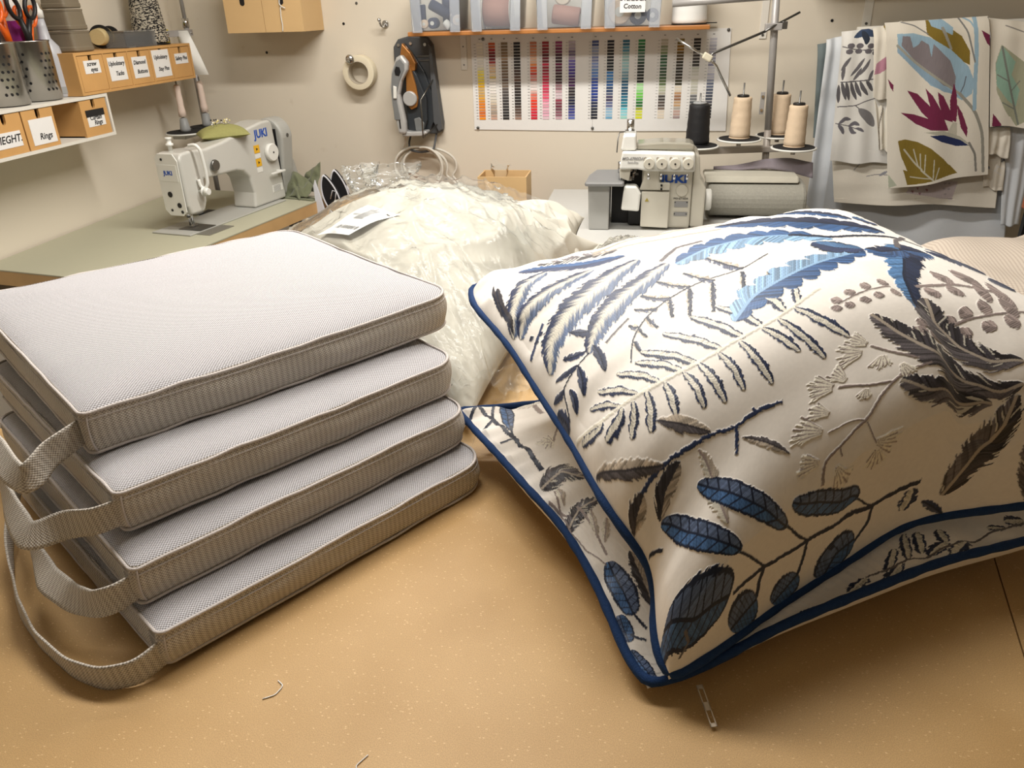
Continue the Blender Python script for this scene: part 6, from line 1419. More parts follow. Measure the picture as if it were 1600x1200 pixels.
SHEETS = [
 ('hanging_cloth', 'grey blue cloth edge hanging leftmost behind the white interfacing', 3.33, [(0.621, 1.322), (0.713, 1.338), (0.72, 0.983), (0.647, 0.983)], [], 'slate', 1, 0.006, 0.0022),
 ('hanging_cloth', 'long pale blue white interfacing sheet hanging behind the printed cloths', 3.3, [(0.645, 1.34), (0.759, 1.364), (0.922, 0.372), (0.65, 0.364)], [], 'inter', 2, 0.01, 0.0022),
 ('hanging_cloth', 'wide white interfacing sheet hanging below the cream cloths', 3.285, [(0.714, 1.344), (1.3, 1.373), (1.455, 0.366), (0.708, 0.342)], [], 'inter', 3, 0.012, 0.0022),
 ('hanging_cloth', 'white cloth strip hanging at the far right below the mint leaf cloth', 3.25, [(1.305, 1.051), (1.424, 1.05), (1.447, 0.663), (1.378, 0.662)], [], 'inter', 4, 0.006, 0.0022),
 ('hanging_cloth', 'cream cloth with torn lower edge hanging behind the maroon flower cloth', 3.235, [(0.709, 0.937), (1.304, 1.03), (1.342, 0.735), (0.742, 0.748)], [('line', (150, 146, 150), 0.0031, [(0.797, 0.876), (0.816, 0.901), (0.831, 0.907)]), ('line', (150, 146, 150), 0.0031, [(0.848, 0.852), (0.886, 0.86), (0.926, 0.857)]), ('leaf', (150, 150, 158), 0.0078, [(0.895, 0.855), (0.921, 0.871)]), ('poly', (214, 202, 204), 0.0, [(1.0, 0.791), (1.023, 0.833), (1.184, 0.834), (1.177, 0.76)]), ('poly', (160, 120, 130), 0.0, [(1.018, 0.8), (1.03, 0.8), (1.027, 0.788)]), ('poly', (160, 120, 130), 0.0, [(1.047, 0.792), (1.059, 0.792), (1.056, 0.78)]), ('poly', (160, 120, 130), 0.0, [(1.056, 0.825), (1.068, 0.825), (1.065, 0.813)]), ('poly', (160, 120, 130), 0.0, [(1.071, 0.804), (1.084, 0.804), (1.081, 0.793)]), ('poly', (160, 120, 130), 0.0, [(1.075, 0.825), (1.087, 0.825), (1.084, 0.814)]), ('poly', (160, 120, 130), 0.0, [(1.035, 0.812), (1.047, 0.812), (1.044, 0.801)]), ('leaf', (180, 170, 175), 0.0052, [(1.137, 0.825), (1.144, 0.825)]), ('leaf', (180, 170, 175), 0.0052, [(1.152, 0.825), (1.159, 0.826)]), ('leaf', (180, 170, 175), 0.0052, [(1.137, 0.805), (1.145, 0.805)]), ('leaf', (180, 170, 175), 0.0052, [(1.154, 0.803), (1.162, 0.804)]), ('leaf', (180, 170, 175), 0.0052, [(1.145, 0.784), (1.153, 0.785)])], 'cream', 5, 0.006, 0.0022),
 ('hanging_cloth', 'cream cloth with one lined grey leaf hanging at the right end', 3.222, [(1.244, 1.032), (1.325, 1.032), (1.334, 0.921), (1.253, 0.944)], [], 'cream', 6, 0.005, 0.0022),
 ('hanging_cloth', 'small cloth piece printed with a line drawn grey leaf', 3.24, [(1.25, 0.948), (1.334, 0.932), (1.353, 0.794), (1.275, 0.817)], [('leaf', (120, 128, 142), 0.0284, [(1.278, 0.882), (1.297, 0.925), (1.334, 0.913)]), ('line', (230, 230, 230), 0.0021, [(1.289, 0.85), (1.311, 0.882), (1.329, 0.917)]), ('line', (230, 230, 230), 0.0021, [(1.278, 0.882), (1.306, 0.874), (1.332, 0.858)]), ('line', (230, 230, 230), 0.0021, [(1.288, 0.917), (1.309, 0.89), (1.337, 0.882)])], 'cream', 7, 0.004, 0.0022),
 ('hanging_cloth', 'white cloth printed with grey ferns and berry twigs', 3.215, [(0.678, 1.368), (0.824, 1.382), (0.925, 0.902), (0.699, 0.911)], [('leaf', (56, 74, 104), 0.0181, [(0.724, 1.35), (0.757, 1.367), (0.799, 1.355)]), ('leaf', (40, 50, 66), 0.0155, [(0.75, 1.367), (0.765, 1.342), (0.764, 1.328)]), ('leaf', (50, 60, 80), 0.0129, [(0.787, 1.366), (0.799, 1.345), (0.803, 1.331)]), ('line', (90, 86, 92), 0.0031, [(0.686, 1.319), (0.738, 1.307), (0.804, 1.306)]), ('leaf', (110, 106, 112), 0.0129, [(0.702, 1.302), (0.72, 1.302)]), ('leaf', (110, 106, 112), 0.0129, [(0.705, 1.322), (0.723, 1.321)]), ('leaf', (110, 106, 112), 0.0129, [(0.734, 1.303), (0.751, 1.303)]), ('leaf', (110, 106, 112), 0.0129, [(0.736, 1.321), (0.753, 1.321)]), ('leaf', (110, 106, 112), 0.0129, [(0.767, 1.303), (0.784, 1.302)]), ('leaf', (110, 106, 112), 0.0129, [(0.773, 1.32), (0.79, 1.32)]), ('leaf', (110, 106, 112), 0.0129, [(0.793, 1.297), (0.811, 1.296)]), ('leaf', (110, 108, 112), 0.009, [(0.693, 1.239), (0.705, 1.261), (0.718, 1.282)]), ('leaf', (110, 108, 112), 0.009, [(0.701, 1.206), (0.7, 1.232), (0.702, 1.253)]), ('leaf', (110, 108, 112), 0.009, [(0.728, 1.22), (0.748, 1.245), (0.766, 1.278)]), ('leaf', (110, 108, 112), 0.009, [(0.74, 1.205), (0.752, 1.223), (0.761, 1.245)]), ('leaf', (110, 108, 112), 0.009, [(0.759, 1.223), (0.777, 1.252), (0.786, 1.274)]), ('leaf', (110, 108, 112), 0.009, [(0.793, 1.201), (0.799, 1.226), (0.803, 1.237)]), ('leaf', (96, 94, 98), 0.0103, [(0.7, 1.198), (0.709, 1.172), (0.722, 1.138)]), ('leaf', (96, 94, 98), 0.0103, [(0.715, 1.198), (0.725, 1.165), (0.734, 1.136)]), ('leaf', (96, 94, 98), 0.0103, [(0.732, 1.198), (0.741, 1.172), (0.76, 1.138)]), ('leaf', (96, 94, 98), 0.0103, [(0.748, 1.198), (0.759, 1.172), (0.774, 1.149)]), ('leaf', (96, 94, 98), 0.0103, [(0.764, 1.2), (0.775, 1.179), (0.797, 1.153)]), ('leaf', (96, 94, 98), 0.0103, [(0.785, 1.201), (0.799, 1.186), (0.812, 1.167)]), ('leaf', (96, 94, 98), 0.0103, [(0.691, 1.187), (0.694, 1.157), (0.698, 1.127)]), ('line', (96, 94, 98), 0.0041, [(0.697, 1.198), (0.755, 1.201), (0.807, 1.207)]), ('line', (100, 98, 102), 0.0036, [(0.698, 1.112), (0.762, 1.115), (0.789, 1.13), (0.829, 1.141)]), ('line', (100, 98, 102), 0.0031, [(0.762, 1.115), (0.781, 1.1)]), ('leaf', (130, 128, 130), 0.0233, [(0.777, 1.102), (0.81, 1.077), (0.836, 1.044)]), ('line', (100, 98, 104), 0.0031, [(0.7, 1.052), (0.743, 1.044), (0.799, 1.025)]), ('leaf', (110, 108, 116), 0.0103, [(0.711, 1.051), (0.731, 1.07), (0.751, 1.066)]), ('leaf', (110, 108, 116), 0.0103, [(0.71, 1.047), (0.725, 1.031), (0.733, 1.015)]), ('leaf', (110, 108, 116), 0.0103, [(0.749, 1.043), (0.768, 1.054), (0.784, 1.046)]), ('leaf', (110, 108, 116), 0.0103, [(0.751, 1.041), (0.766, 1.019), (0.777, 1.018)]), ('leaf', (110, 108, 116), 0.0078, [(0.775, 1.035), (0.791, 1.031), (0.803, 1.023)])], 'white', 8, 0.004, 0.0013),
 ('hanging_cloth', 'cream cloth with a pink bud and olive leaf left of the maroon flower', 3.205, [(0.781, 1.377), (0.876, 1.4), (0.9, 1.127), (0.814, 1.145)], [('poly', (196, 140, 160), 0.0, [(0.805, 1.224), (0.806, 1.26), (0.835, 1.284), (0.849, 1.245), (0.823, 1.227)]), ('poly', (138, 116, 40), 0.0, [(0.815, 1.386), (0.844, 1.396), (0.858, 1.392), (0.861, 1.337), (0.855, 1.326), (0.83, 1.351)]), ('line', (160, 192, 212), 0.0078, [(0.866, 1.351), (0.852, 1.309), (0.846, 1.259)])], 'cream', 9, 0.003, 0.0015),
 ('hanging_cloth', 'folded beige cloth strip hanging under the pink bud cloth', 3.21, [(0.821, 1.149), (0.895, 1.135), (0.916, 0.946), (0.867, 0.96)], [('line', (128, 120, 112), 0.0041, [(0.86, 1.126), (0.854, 1.035), (0.868, 0.965)])], 'cream', 10, 0.006, 0.0022),
 ('hanging_cloth', 'cream cloth printed with a mint green leaf at the right picture edge', 3.208, [(1.161, 1.403), (1.397, 1.373), (1.486, 1.033), (1.238, 1.039)], [('poly', (176, 178, 152), 0.0, [(1.216, 1.316), (1.303, 1.259), (1.358, 1.063), (1.328, 1.041), (1.279, 1.093), (1.235, 1.16), (1.21, 1.253)]), ('poly', (150, 186, 168), 0.0, [(1.219, 1.312), (1.275, 1.259), (1.271, 1.217), (1.311, 1.166), (1.311, 1.108), (1.278, 1.13), (1.23, 1.181), (1.212, 1.253)]), ('line', (128, 134, 126), 0.0065, [(1.22, 1.309), (1.273, 1.181), (1.333, 1.049)]), ('line', (128, 134, 126), 0.0039, [(1.281, 1.159), (1.304, 1.195)]), ('line', (128, 134, 126), 0.0039, [(1.306, 1.101), (1.262, 1.123)]), ('line', (128, 134, 126), 0.0039, [(1.266, 1.195), (1.225, 1.217)]), ('poly', (122, 36, 74), 0.0, [(1.238, 1.086), (1.277, 1.041), (1.268, 1.035), (1.244, 1.041)]), ('line', (150, 146, 142), 0.0039, [(1.219, 1.377), (1.279, 1.356)])], 'cream', 11, 0.004, 0.0015),
 ('hanging_cloth', 'cream cloth printed with a maroon flower and olive and blue leaves', 3.195, [(0.816, 1.395), (1.153, 1.409), (1.272, 0.87), (0.922, 0.809)], [('poly', (138, 116, 40), 0.0, [(0.95, 1.401), (0.996, 1.396), (1.076, 1.347), (1.113, 1.298), (1.122, 1.252), (1.07, 1.277), (1.012, 1.32), (0.958, 1.356)]), ('poly', (160, 192, 212), 0.0, [(0.96, 1.4), (1.002, 1.403), (1.042, 1.375), (1.044, 1.351), (1.002, 1.369), (0.971, 1.38)]), ('poly', (158, 156, 146), 0.0, [(1.0, 1.376), (1.01, 1.379), (1.053, 1.306), (1.047, 1.302)]), ('poly', (160, 192, 212), 0.0, [(0.859, 1.358), (0.912, 1.36), (0.971, 1.345), (1.051, 1.302), (1.119, 1.248), (1.149, 1.198), (1.15, 1.155), (1.122, 1.133), (1.081, 1.155), (1.003, 1.185), (0.931, 1.258), (0.872, 1.302)]), ('poly', (140, 132, 136), 0.0, [(0.878, 1.351), (0.903, 1.35), (0.921, 1.312), (0.937, 1.322), (0.945, 1.336), (0.972, 1.321), (0.988, 1.279), (0.986, 1.324), (1.024, 1.292), (1.054, 1.267), (1.084, 1.213), (1.089, 1.17), (1.046, 1.185), (0.999, 1.204), (0.955, 1.244), (0.915, 1.287), (0.88, 1.319)]), ('poly', (150, 178, 200), 0.0, [(0.866, 1.32), (0.911, 1.287), (1.046, 1.185), (1.096, 1.155), (1.051, 1.163), (0.986, 1.2), (0.925, 1.251), (0.87, 1.298)]), ('line', (170, 168, 156), 0.0078, [(0.866, 1.32), (0.929, 1.269), (1.012, 1.214), (1.11, 1.155)]), ('line', (110, 118, 130), 0.0041, [(1.118, 1.213), (1.118, 1.184), (1.112, 1.162)]), ('line', (158, 156, 146), 0.0103, [(1.11, 1.155), (1.174, 1.096), (1.216, 1.021), (1.251, 0.882)]), ('line', (160, 192, 212), 0.0129, [(1.108, 1.407), (1.136, 1.29), (1.154, 1.184), (1.17, 1.103)]), ('line', (140, 140, 138), 0.0052, [(1.056, 1.407), (1.094, 1.36), (1.137, 1.262)]), ('line', (140, 140, 138), 0.0039, [(0.869, 1.396), (0.914, 1.384), (0.962, 1.356)]), ('line', (160, 192, 212), 0.0052, [(1.07, 1.407), (1.097, 1.394), (1.117, 1.366)]), ('line', (140, 140, 138), 0.0039, [(1.153, 1.405), (1.174, 1.372), (1.19, 1.324)]), ('poly', (122, 36, 74), 0.0, [(0.926, 1.169), (0.965, 1.157), (1.009, 1.119), (1.056, 1.067), (1.097, 1.027), (1.05, 1.044), (0.993, 1.09)]), ('poly', (122, 36, 74), 0.0, [(0.989, 1.175), (1.018, 1.149), (1.057, 1.097), (1.097, 1.027), (1.068, 1.044), (1.019, 1.104)]), ('poly', (122, 36, 74), 0.0, [(1.031, 1.163), (1.054, 1.148), (1.09, 1.096), (1.106, 1.057), (1.071, 1.067), (1.045, 1.119)]), ('poly', (122, 36, 74), 0.0, [(1.082, 1.192), (1.099, 1.155), (1.114, 1.096), (1.117, 1.057), (1.096, 1.066), (1.08, 1.133)]), ('poly', (122, 36, 74), 0.0, [(1.109, 1.118), (1.132, 1.089), (1.161, 1.036), (1.166, 1.002), (1.139, 1.036), (1.119, 1.081)]), ('poly', (122, 36, 74), 0.0, [(0.918, 1.092), (0.964, 1.086), (1.027, 1.067), (1.097, 1.027), (1.034, 1.029), (0.978, 1.052)]), ('poly', (206, 202, 186), 0.0, [(1.097, 1.027), (1.106, 1.057), (1.121, 1.055), (1.131, 1.006), (1.084, 1.002)]), ('poly', (190, 188, 172), 0.0, [(1.013, 1.021), (1.079, 1.027), (1.142, 1.006), (1.186, 0.975), (1.129, 0.998), (1.068, 1.01)]), ('poly', (30, 44, 92), 0.0, [(1.035, 1.009), (1.082, 1.012), (1.145, 0.994), (1.18, 0.974), (1.135, 0.972), (1.08, 0.987)]), ('line', (140, 138, 132), 0.0078, [(1.178, 0.983), (1.207, 0.944), (1.224, 0.882)]), ('poly', (138, 116, 40), 0.0, [(0.926, 0.991), (0.951, 0.997), (0.998, 0.987), (1.047, 0.964), (1.1, 0.925), (1.16, 0.87), (1.071, 0.845), (0.99, 0.828), (0.964, 0.885), (0.98, 0.881), (0.947, 0.936)]), ('line', (200, 196, 176), 0.0057, [(0.954, 0.96), (1.006, 0.905), (1.078, 0.849)]), ('line', (200, 196, 176), 0.0041, [(1.014, 0.901), (0.988, 0.96)]), ('line', (200, 196, 176), 0.0041, [(1.025, 0.893), (1.014, 0.944)]), ('line', (200, 196, 176), 0.0041, [(1.041, 0.881), (1.033, 0.94)]), ('line', (200, 196, 176), 0.0041, [(1.076, 0.857), (1.067, 0.921)]), ('line', (200, 196, 176), 0.0041, [(1.085, 0.851), (1.09, 0.893)]), ('line', (200, 196, 176), 0.0041, [(1.069, 0.856), (0.995, 0.861)]), ('poly', (122, 36, 74), 0.0, [(0.854, 1.209), (0.877, 1.187), (0.88, 1.165), (0.867, 1.18)]), ('poly', (190, 196, 176), 0.0, [(0.914, 0.864), (0.952, 0.824), (0.924, 0.812)]), ('poly', (122, 36, 74), 0.0, [(1.135, 1.365), (1.174, 1.345), (1.191, 1.313), (1.193, 1.296), (1.161, 1.324)])], 'cream', 12, 0.004, 0.0012),
]

# ------------------------------------------------------------------ overlock table, machine and thread stand
t = thing('overlock_table', 'pale grey sewing table under the overlock machine by the back wall', 'table', (.35, 2.75, 0))
MB().box(-.38, .60, 2.35, 3.24, SEW-.03, SEW).build('tabletop', mat('pale_grey_laminate', (196, 196, 192), rough=.45, var=.02), t, bevel=.003)
for x in (-.33, .55):
    for y in (2.42, 3.22): MB().box(x-.02, x+.02, y-.02, y+.02, .001, SEW-.0305).build('leg', LEGM, t)
OX, OY = -.02, 2.60   # front left of the body
OE = mat('ivory_machine_enamel', (206, 202, 188), rough=.32, var=.015, coat=.3)
OG = mat('grey_cloth_plate', (142, 142, 142), rough=.35, metal=.3, var=.03)
ov = thing('overlock_machine', 'ivory overlock machine with four tension dials and blue lettering by the back wall', 'overlock machine', (.06, 2.68, SEW))
def fr(pts, ya, yb, name, m, bev=.003, parent=ov): return MB().prism(pts, ya, yb, axis='y').build(name, m, parent, bevel=bev)
z = SEW
fr([(-.012, z+.002), (.152, z+.002), (.152, z+.268), (-.012, z+.268)], 2.63, 2.80, 'body', OE, .008)
fr([(.153, z+.004), (.198, z+.004), (.198, z+.135), (.178, z+.165), (.170, z+.24), (.153, z+.255)], 2.64, 2.80, 'side_cover', OE, .006)
fr([(-.012, z+.012), (.080, z+.008), (.080, z+.128), (-.012, z+.130)], 2.606, 2.6295, 'front_cover', OE, .003)
fr([(-.02, z+.133), (.080, z+.133), (.080, z+.158), (.045, z+.158), (.040, z+.215), (-.005, z+.215), (-.01, z+.165)], 2.612, 2.6295, 'cover_hinge', OE, .004)
fr([(-.088, z+.205), (-.080, z+.262), (.152, z+.256), (.155, z+.198), (.0, z+.200), (-.03, z+.206)], 2.585, 2.66, 'tension_panel', WHITEP, .006)
fr([(-.086, z+.2625), (-.080, z+.305), (-.075, z+.312), (-.038, z+.312), (-.036, z+.263)], 2.60, 2.70, 'needle_cover', WHITEP, .006)
fr([(-.035, z+.2625), (.150, z+.262), (.150, z+.276), (.135, z+.283), (.05, z+.286), (-.035, z+.280)], 2.62, 2.72, 'glass_cover', mat('smoked_clear_cover', (176, 172, 158), rough=.15, var=.05, trans=.3), .005)
fr([(-.085, z+.175), (-.055, z+.165), (-.050, z+.204), (-.088, z+.204)], 2.60, 2.66, 'needle_head', OE, .003)
fr([(-.055, z+.006), (-.013, z+.006), (-.013, z+.20), (-.055, z+.20)], 2.66, 2.78, 'inner_frame', BLACKP, .002)
# base and cloth plate
MB().prism([(-.185, z+.001), (-.118, z+.001), (-.118, z+.150), (-.190, z+.150)], 2.60, 2.74, axis='y').build('left_base', OG if False else mat('grey_base_enamel', (168, 168, 164), rough=.4, var=.02), ov, bevel=.003)
MB().prism([(-.200, 2.575), (-.070, 2.575), (-.068, 2.80), (-.175, 2.80), (-.195, 2.70)], z+.151, z+.166, axis='z').build('cloth_plate', OG, ov, bevel=.006)
fr([(-.078, z+.070), (-.018, z+.066), (-.014, z+.125), (-.030, z+.150), (-.070, z+.150)], 2.592, 2.640, 'presser_cover', WHITEP, .006)
MB().box(-.115, -.056, 2.70, 2.79, z+.001, z+.15).build('dark_recess', BLACKP, ov)
mb = MB(); mb.cyl((-.083, 2.615, z+.168), (-.083, 2.615, z+.205), .006); mb.cyl((-.083, 2.615, z+.19), (-.083, 2.615, z+.225), .010); mb.build('presser_foot_bar', CHROME, ov)
mb = MB(); mb.cyl((-.069, 2.63, z+.165), (-.069, 2.63, z+.20), .004); mb.cyl((-.060, 2.63, z+.16), (-.060, 2.63, z+.21), .003); mb.build('needle_bar', CHROME, ov)
random.seed(9)
for k in range(9):
    x = random.uniform(-.062, -.018); zz_ = z+random.uniform(.16, .205); MB().boxc((x, 2.648, zz_), (random.uniform(.006, .014), .012, random.uniform(.006, .016))).build('linkage', DSTEEL if k % 2 else CHROME, ov, bevel=.001)
for x in (.008, .048, .090, .131):
    mb = MB(); mb.lathe([(.016, -.024), (.018, -.022), (.018, -.004), (.013, -.001)], (x, 2.585, z+.228), 24, 'y'); d = mb.build('tension_dial', OE, ov)
    mb = MB(); mb.lathe([(.003, -.0255), (.003, -.0242)], (x, 2.585, z+.228), 10, 'y'); mb.build('dial_centre', BLACKP, d)
    mb = MB(); mb.lathe([(.005, -.006), (.005, -.0005)], (x-.013, 2.585, z+.241), 12, 'y'); mb.build('thread_post', CHROME, ov)
    mb = MB(); mb.cyl((x, 2.578, z+.176), (x, 2.578, z+.196), .005, .003); mb.build('thread_eyelet', CHROME, ov)
MB().lathe([(.018, -.006), (.020, -.003), (.020, -.0005)], (.120, 2.63, z+.130), 24, 'y').build('oil_window', OE, ov)
mb = MB(); mb.text('JUKI', .034, Matrix(((1.35, 0, 0, .092), (0, 0, -1, 2.6285), (0, 1, 0, z+.166), (0, 0, 0, 1))), bold=.0015); mb.build('lettering', LOGOB, ov)
mb = MB(); mb.text('MO-6700DA', .013, Matrix(((1, 0, 0, -.045), (0, 0, -1, 2.5842), (0, 1, 0, z+.240), (0, 0, 0, 1))), bold=.0003, shear=.2); mb.text('Semi-Dry', .009, Matrix(((1, 0, 0, -.045), (0, 0, -1, 2.5842), (0, 1, 0, z+.228), (0, 0, 0, 1))), shear=.2); mb.build('lettering', INKG, ov)
mb = MB()
for za, zb in ((.075, .098), (.045, .062)): mb.box(.098, .142, 2.6275, 2.6295, z+za, z+zb-.004)
mb.box(.112, .118, 2.6275, 2.6295, z+.105, z+.113) if False else None
mb.m = 1
for za in (.091, .052): 
    for x in (.1, .139): mb.lathe([(.002, -.0035), (.002, -.0012)], (x, 2.63, z+za), 8, 'y')
mb.text('MO-6716DA', .009, Matrix(((1, 0, 0, .118), (0, 0, -1, 2.6284), (0, 1, 0, z+.103), (0, 0, 0, 1)))); mb.build('rating_plate', [INKG, BLACKP], ov)
mb = MB(); mb.prism([(.0, z+.098), (.013, z+.098), (.0065, z+.110)], 2.6045, 2.6058, axis='y'); mb.build('warning_sticker', mat('olive_warning', (166, 150, 70), rough=.5), ov)
for x, zq in ((.052, z+.150), (.052, z+.138)): MB().lathe([(.0035, -.005), (.0035, -.0005)], (x, 2.612, zq), 10, 'y').build('screw', BLACKP, ov)
MB().lathe([(.034, .002), (.036, .006), (.036, .020), (.030, .024)], (.199, 2.70, z+.085), 28, 'x').build('handwheel', WHITEP, ov)
mb = MB(); mb.cyl((-.058, 2.66, z+.315), (-.058, 2.66, z+.352), .012); mb.box(-.075, -.045, 2.645, 2.675, z+.3125, z+.318); mb.build('oil_cap', CHROME, ov)
mb = MB(); mb.tube([(-.045, 2.665, z+.318), (-.092, 2.64, z+.314), (-.096, 2.62, z+.30), (-.098, 2.61, z+.255)], .002, 6); mb.build('thread_hook', DSTEEL, ov)
# four cone thread stand
STM = mat('beige_grey_stand', (164, 156, 148), rough=.45, var=.03, metal=.1)
st = thing('thread_stand', 'grey pole thread stand with four black discs beside the overlock machine', 'thread stand', (.445, 2.99, SEW))
pb_, pm, pt = Vector((.452, 3.0, SEW+.001)), Vector((.432, 3.0, 1.08)), Vector((.385, 3.0, 1.62))
mb = MB(); mb.cyl((.432, 3.0, SEW+.001), (.425, 3.0, 1.06), .0125); mb.build('lower_pole', STM, st)
mb = MB(); mb.cyl((.425, 3.0, 1.0605), (.397, 3.0, 1.60), .0125); mb.build('pole', GPOLE, st)
mb = MB(); mb.prism([(.08, 2.90), (.50, 2.99), (.505, 3.03), (.08, 2.94)], .985, 1.005, axis='z'); mb.build('cross_arm', STM, st, bevel=.002)
mb = MB(); mb.box(.385, .40, 2.980, 2.986, 1.115, 1.19); mb.build('plate', GPOLE, st, bevel=.001)
for zq in (1.13, 1.175): MB().lathe([(.005, -.004), (.005, 0)], (.392, 2.98, zq), 10, 'y').build('screw', CHROME, st)
DC = [(.175, 2.93, 1.022), (.322, 2.95, 1.042), (.468, 3.05, 1.040), (.507, 2.915, 1.018)]
LBS = ['black thread cone standing behind the overlock machine', 'cream thread cone on the second disc, left of the stand pole', 'cream thread cone on the rear disc behind the pole', 'cream thread cone on the front right disc beside the hanging cloths']
CT = mat('cream_cone_thread', (222, 200, 172), rough=.7, var=.07, vscale=60, bump=.5, bscale=500); BT = mat('black_cone_thread', (24, 24, 27), rough=.6, var=.2, vscale=300, bump=.4, bscale=500)
for k, (x, y, zq) in enumerate(DC):
    mb = MB(); mb.lathe([(.072, 0), (.078, .002), (.078, .006), (.073, .007)], (x, y, zq-.012), 40); d = mb.build('spool_disc', WHITEP, st)
    MB().lathe([(.071, -.0048), (.071, -.0030)], (x, y, zq), 40).build('felt_pad', FELT, d)
    MB().cyl((x, y, zq-.002), (x, y, zq+.172+(.01 if k else 0)), .0028, n=8).build('spike', DSTEEL, d)
    MB().cyl((x, y, zq-.030), (x, y, zq-.0125), .008, n=10).build('disc_post', STM, d)
    cone_thing((x, y, zq-.0026), .036 if k else .042, .138, LBS[k], CT if k else BT, base_m=CT if k else BT, top=.86, core=BLACKP if k else GPL)
# thread guide rods clamped to the pole
mb = MB(); mb.tube([(.485, 3.0, 1.440), (.40, 2.97, 1.40), (.372, 2.95, 1.385)], .004, 8); mb.tube([(.372, 2.95, 1.385), (.20, 2.86, 1.325), (.190, 2.855, 1.312)], .0045, 8); mb.build('guide_rod', DSTEEL, st)
mb = MB(); mb.tube([(.078, 2.88, 1.372), (.172, 2.86, 1.318)], .004, 8); mb.tube([(.190, 2.86, 1.310), (.215, 2.87, 1.285), (.272, 2.89, 1.188)], .0045, 8); mb.build('guide_rod', CHROME, st)
mb = MB(); mb.M = Matrix.Translation((.183, 2.858, 1.314))@Matrix.Rotation(.5, 4, 'Y'); mb.boxc((0, 0, 0), (.032, .022, .022)); mb.build('rod_clamp', mat('ivory_clamp', (206, 200, 178), rough=.5), st, bevel=.004)
mb = MB(); mb.boxc((.402, 2.985, 1.398), (.055, .03, .022)); mb.build('pole_clamp', GPOLE, st, bevel=.002)
MB().boxc((.437, 2.985, 1.402), (.018, .026, .024)).build('clamp_screw', DSTEEL, st, bevel=.002)
mb = MB(); mb.tube([(.06, 2.99, 1.478), (.40, 3.0, 1.492)], .012, 8); mb.build('top_bar', GPOLE, st)
# rolled grey cloth and lilac strap behind the overlock
GCL = mat('grey_linen_weave', (152, 150, 140), rough=.95, var=.18, vscale=160, bump=.6, bscale=600)
t = thing('pressing_roll', 'long grey linen covered pressing roll lying right of the overlock machine', 'pressing roll', (.38, 2.85, SEW))
n = 34; pts = []
for k in range(n):
    a = 2*math.pi*k/n; pts.append((2.86+.115*(abs(math.cos(a))**.75)*math.copysign(1, math.cos(a)), SEW+.062+.060*(abs(math.sin(a))**.8)*math.copysign(1, math.sin(a))))
MB().prism(pts, .215, .545, axis='x').build('roll', GCL, t, smooth=None, bevel=.012)
t2 = tag(MB().prism([(2.79, SEW+.1225), (2.96, SEW+.1225), (2.94, SEW+.142), (2.81, SEW+.142)], .205, .52, axis='x').build('folded_cloth', mat('pale_linen', (182, 178, 164), rough=.95, var=.08, bump=.5, bscale=500), bevel=.006), 'flat folded pale linen cloth lying on the grey pressing roll', 'cloth')
LIL = mat('lilac_grey_cloth', (132, 124, 130), rough=.9, var=.1, bump=.5, bscale=400)
mb = MB(); c_ = smooth_curve([(.24, 2.93, SEW+.148), (.32, 2.92, SEW+.150), (.42, 2.92, SEW+.165), (.50, 2.91, SEW+.164), (.55, 2.90, SEW+.152), (.575, 2.88, SEW+.15)], 30, 2)
hw_ = np.interp(np.linspace(0, 1, 30), [0, .4, .8, 1], [.004, .012, .022, .024])
mb.grid(np.array([[c_[i]+np.array([0, -.6*q*hw_[i], -q*hw_[i]]) for q in (-1, -.5, 0, .5, 1)] for i in range(30)]))
tag(mb.build('cloth_band', LIL, solid=.004, fix=False), 'lilac grey cloth band lying over the folded linen behind the pressing roll', 'cloth')

# small wooden box by the wall
bx = thing('small_wooden_box', 'open birch box holding clear film, standing before the back wall', 'box', (-.545, 2.99, .72))
x0, x1, ya, yb_, z0, z1 = -.640, -.450, 2.94, 3.07, .705, .898
mb = MB(); mb.box(x0, x1, ya, ya+.006, z0, z1); mb.box(x0, x1, yb_-.006, yb_, z0, z1+.002); mb.box(x0, x0+.006, ya+.006, yb_-.006, z0, z1); mb.box(x1-.006, x1, ya+.006, yb_-.006, z0, z1); mb.box(x0+.006, x1-.006, ya+.006, yb_-.006, z0, z0+.005)
mb.build('case', KRAFT, bx)
tag(gridmesh('film_scrap', (lambda A, B: np.stack([-.56+(.018+.020*A)*np.cos(2*np.pi*B)*(1+.4*(vnoise(B*9, A*4, 3)-.5)), 3.0+(.02+.01*A)*np.sin(2*np.pi*B), .86+.085*A+.03*(vnoise(B*8, A*3, 5)-.5)*A], -1))(*np.meshgrid(np.linspace(0, 1, 30), np.linspace(0, 1, 50), indexing='ij')), FILM), 'twist of clear lilac film sticking out of the small birch box', 'film')
lw = thing('low_cabinet', 'low brown cabinet under the small birch box by the back wall', 'cabinet', (-.85, 3.1, 0))
MB().box(-1.05, -.42, 2.88, 3.30, .001, .704).build('carcass', WOODD, lw, bevel=.004)

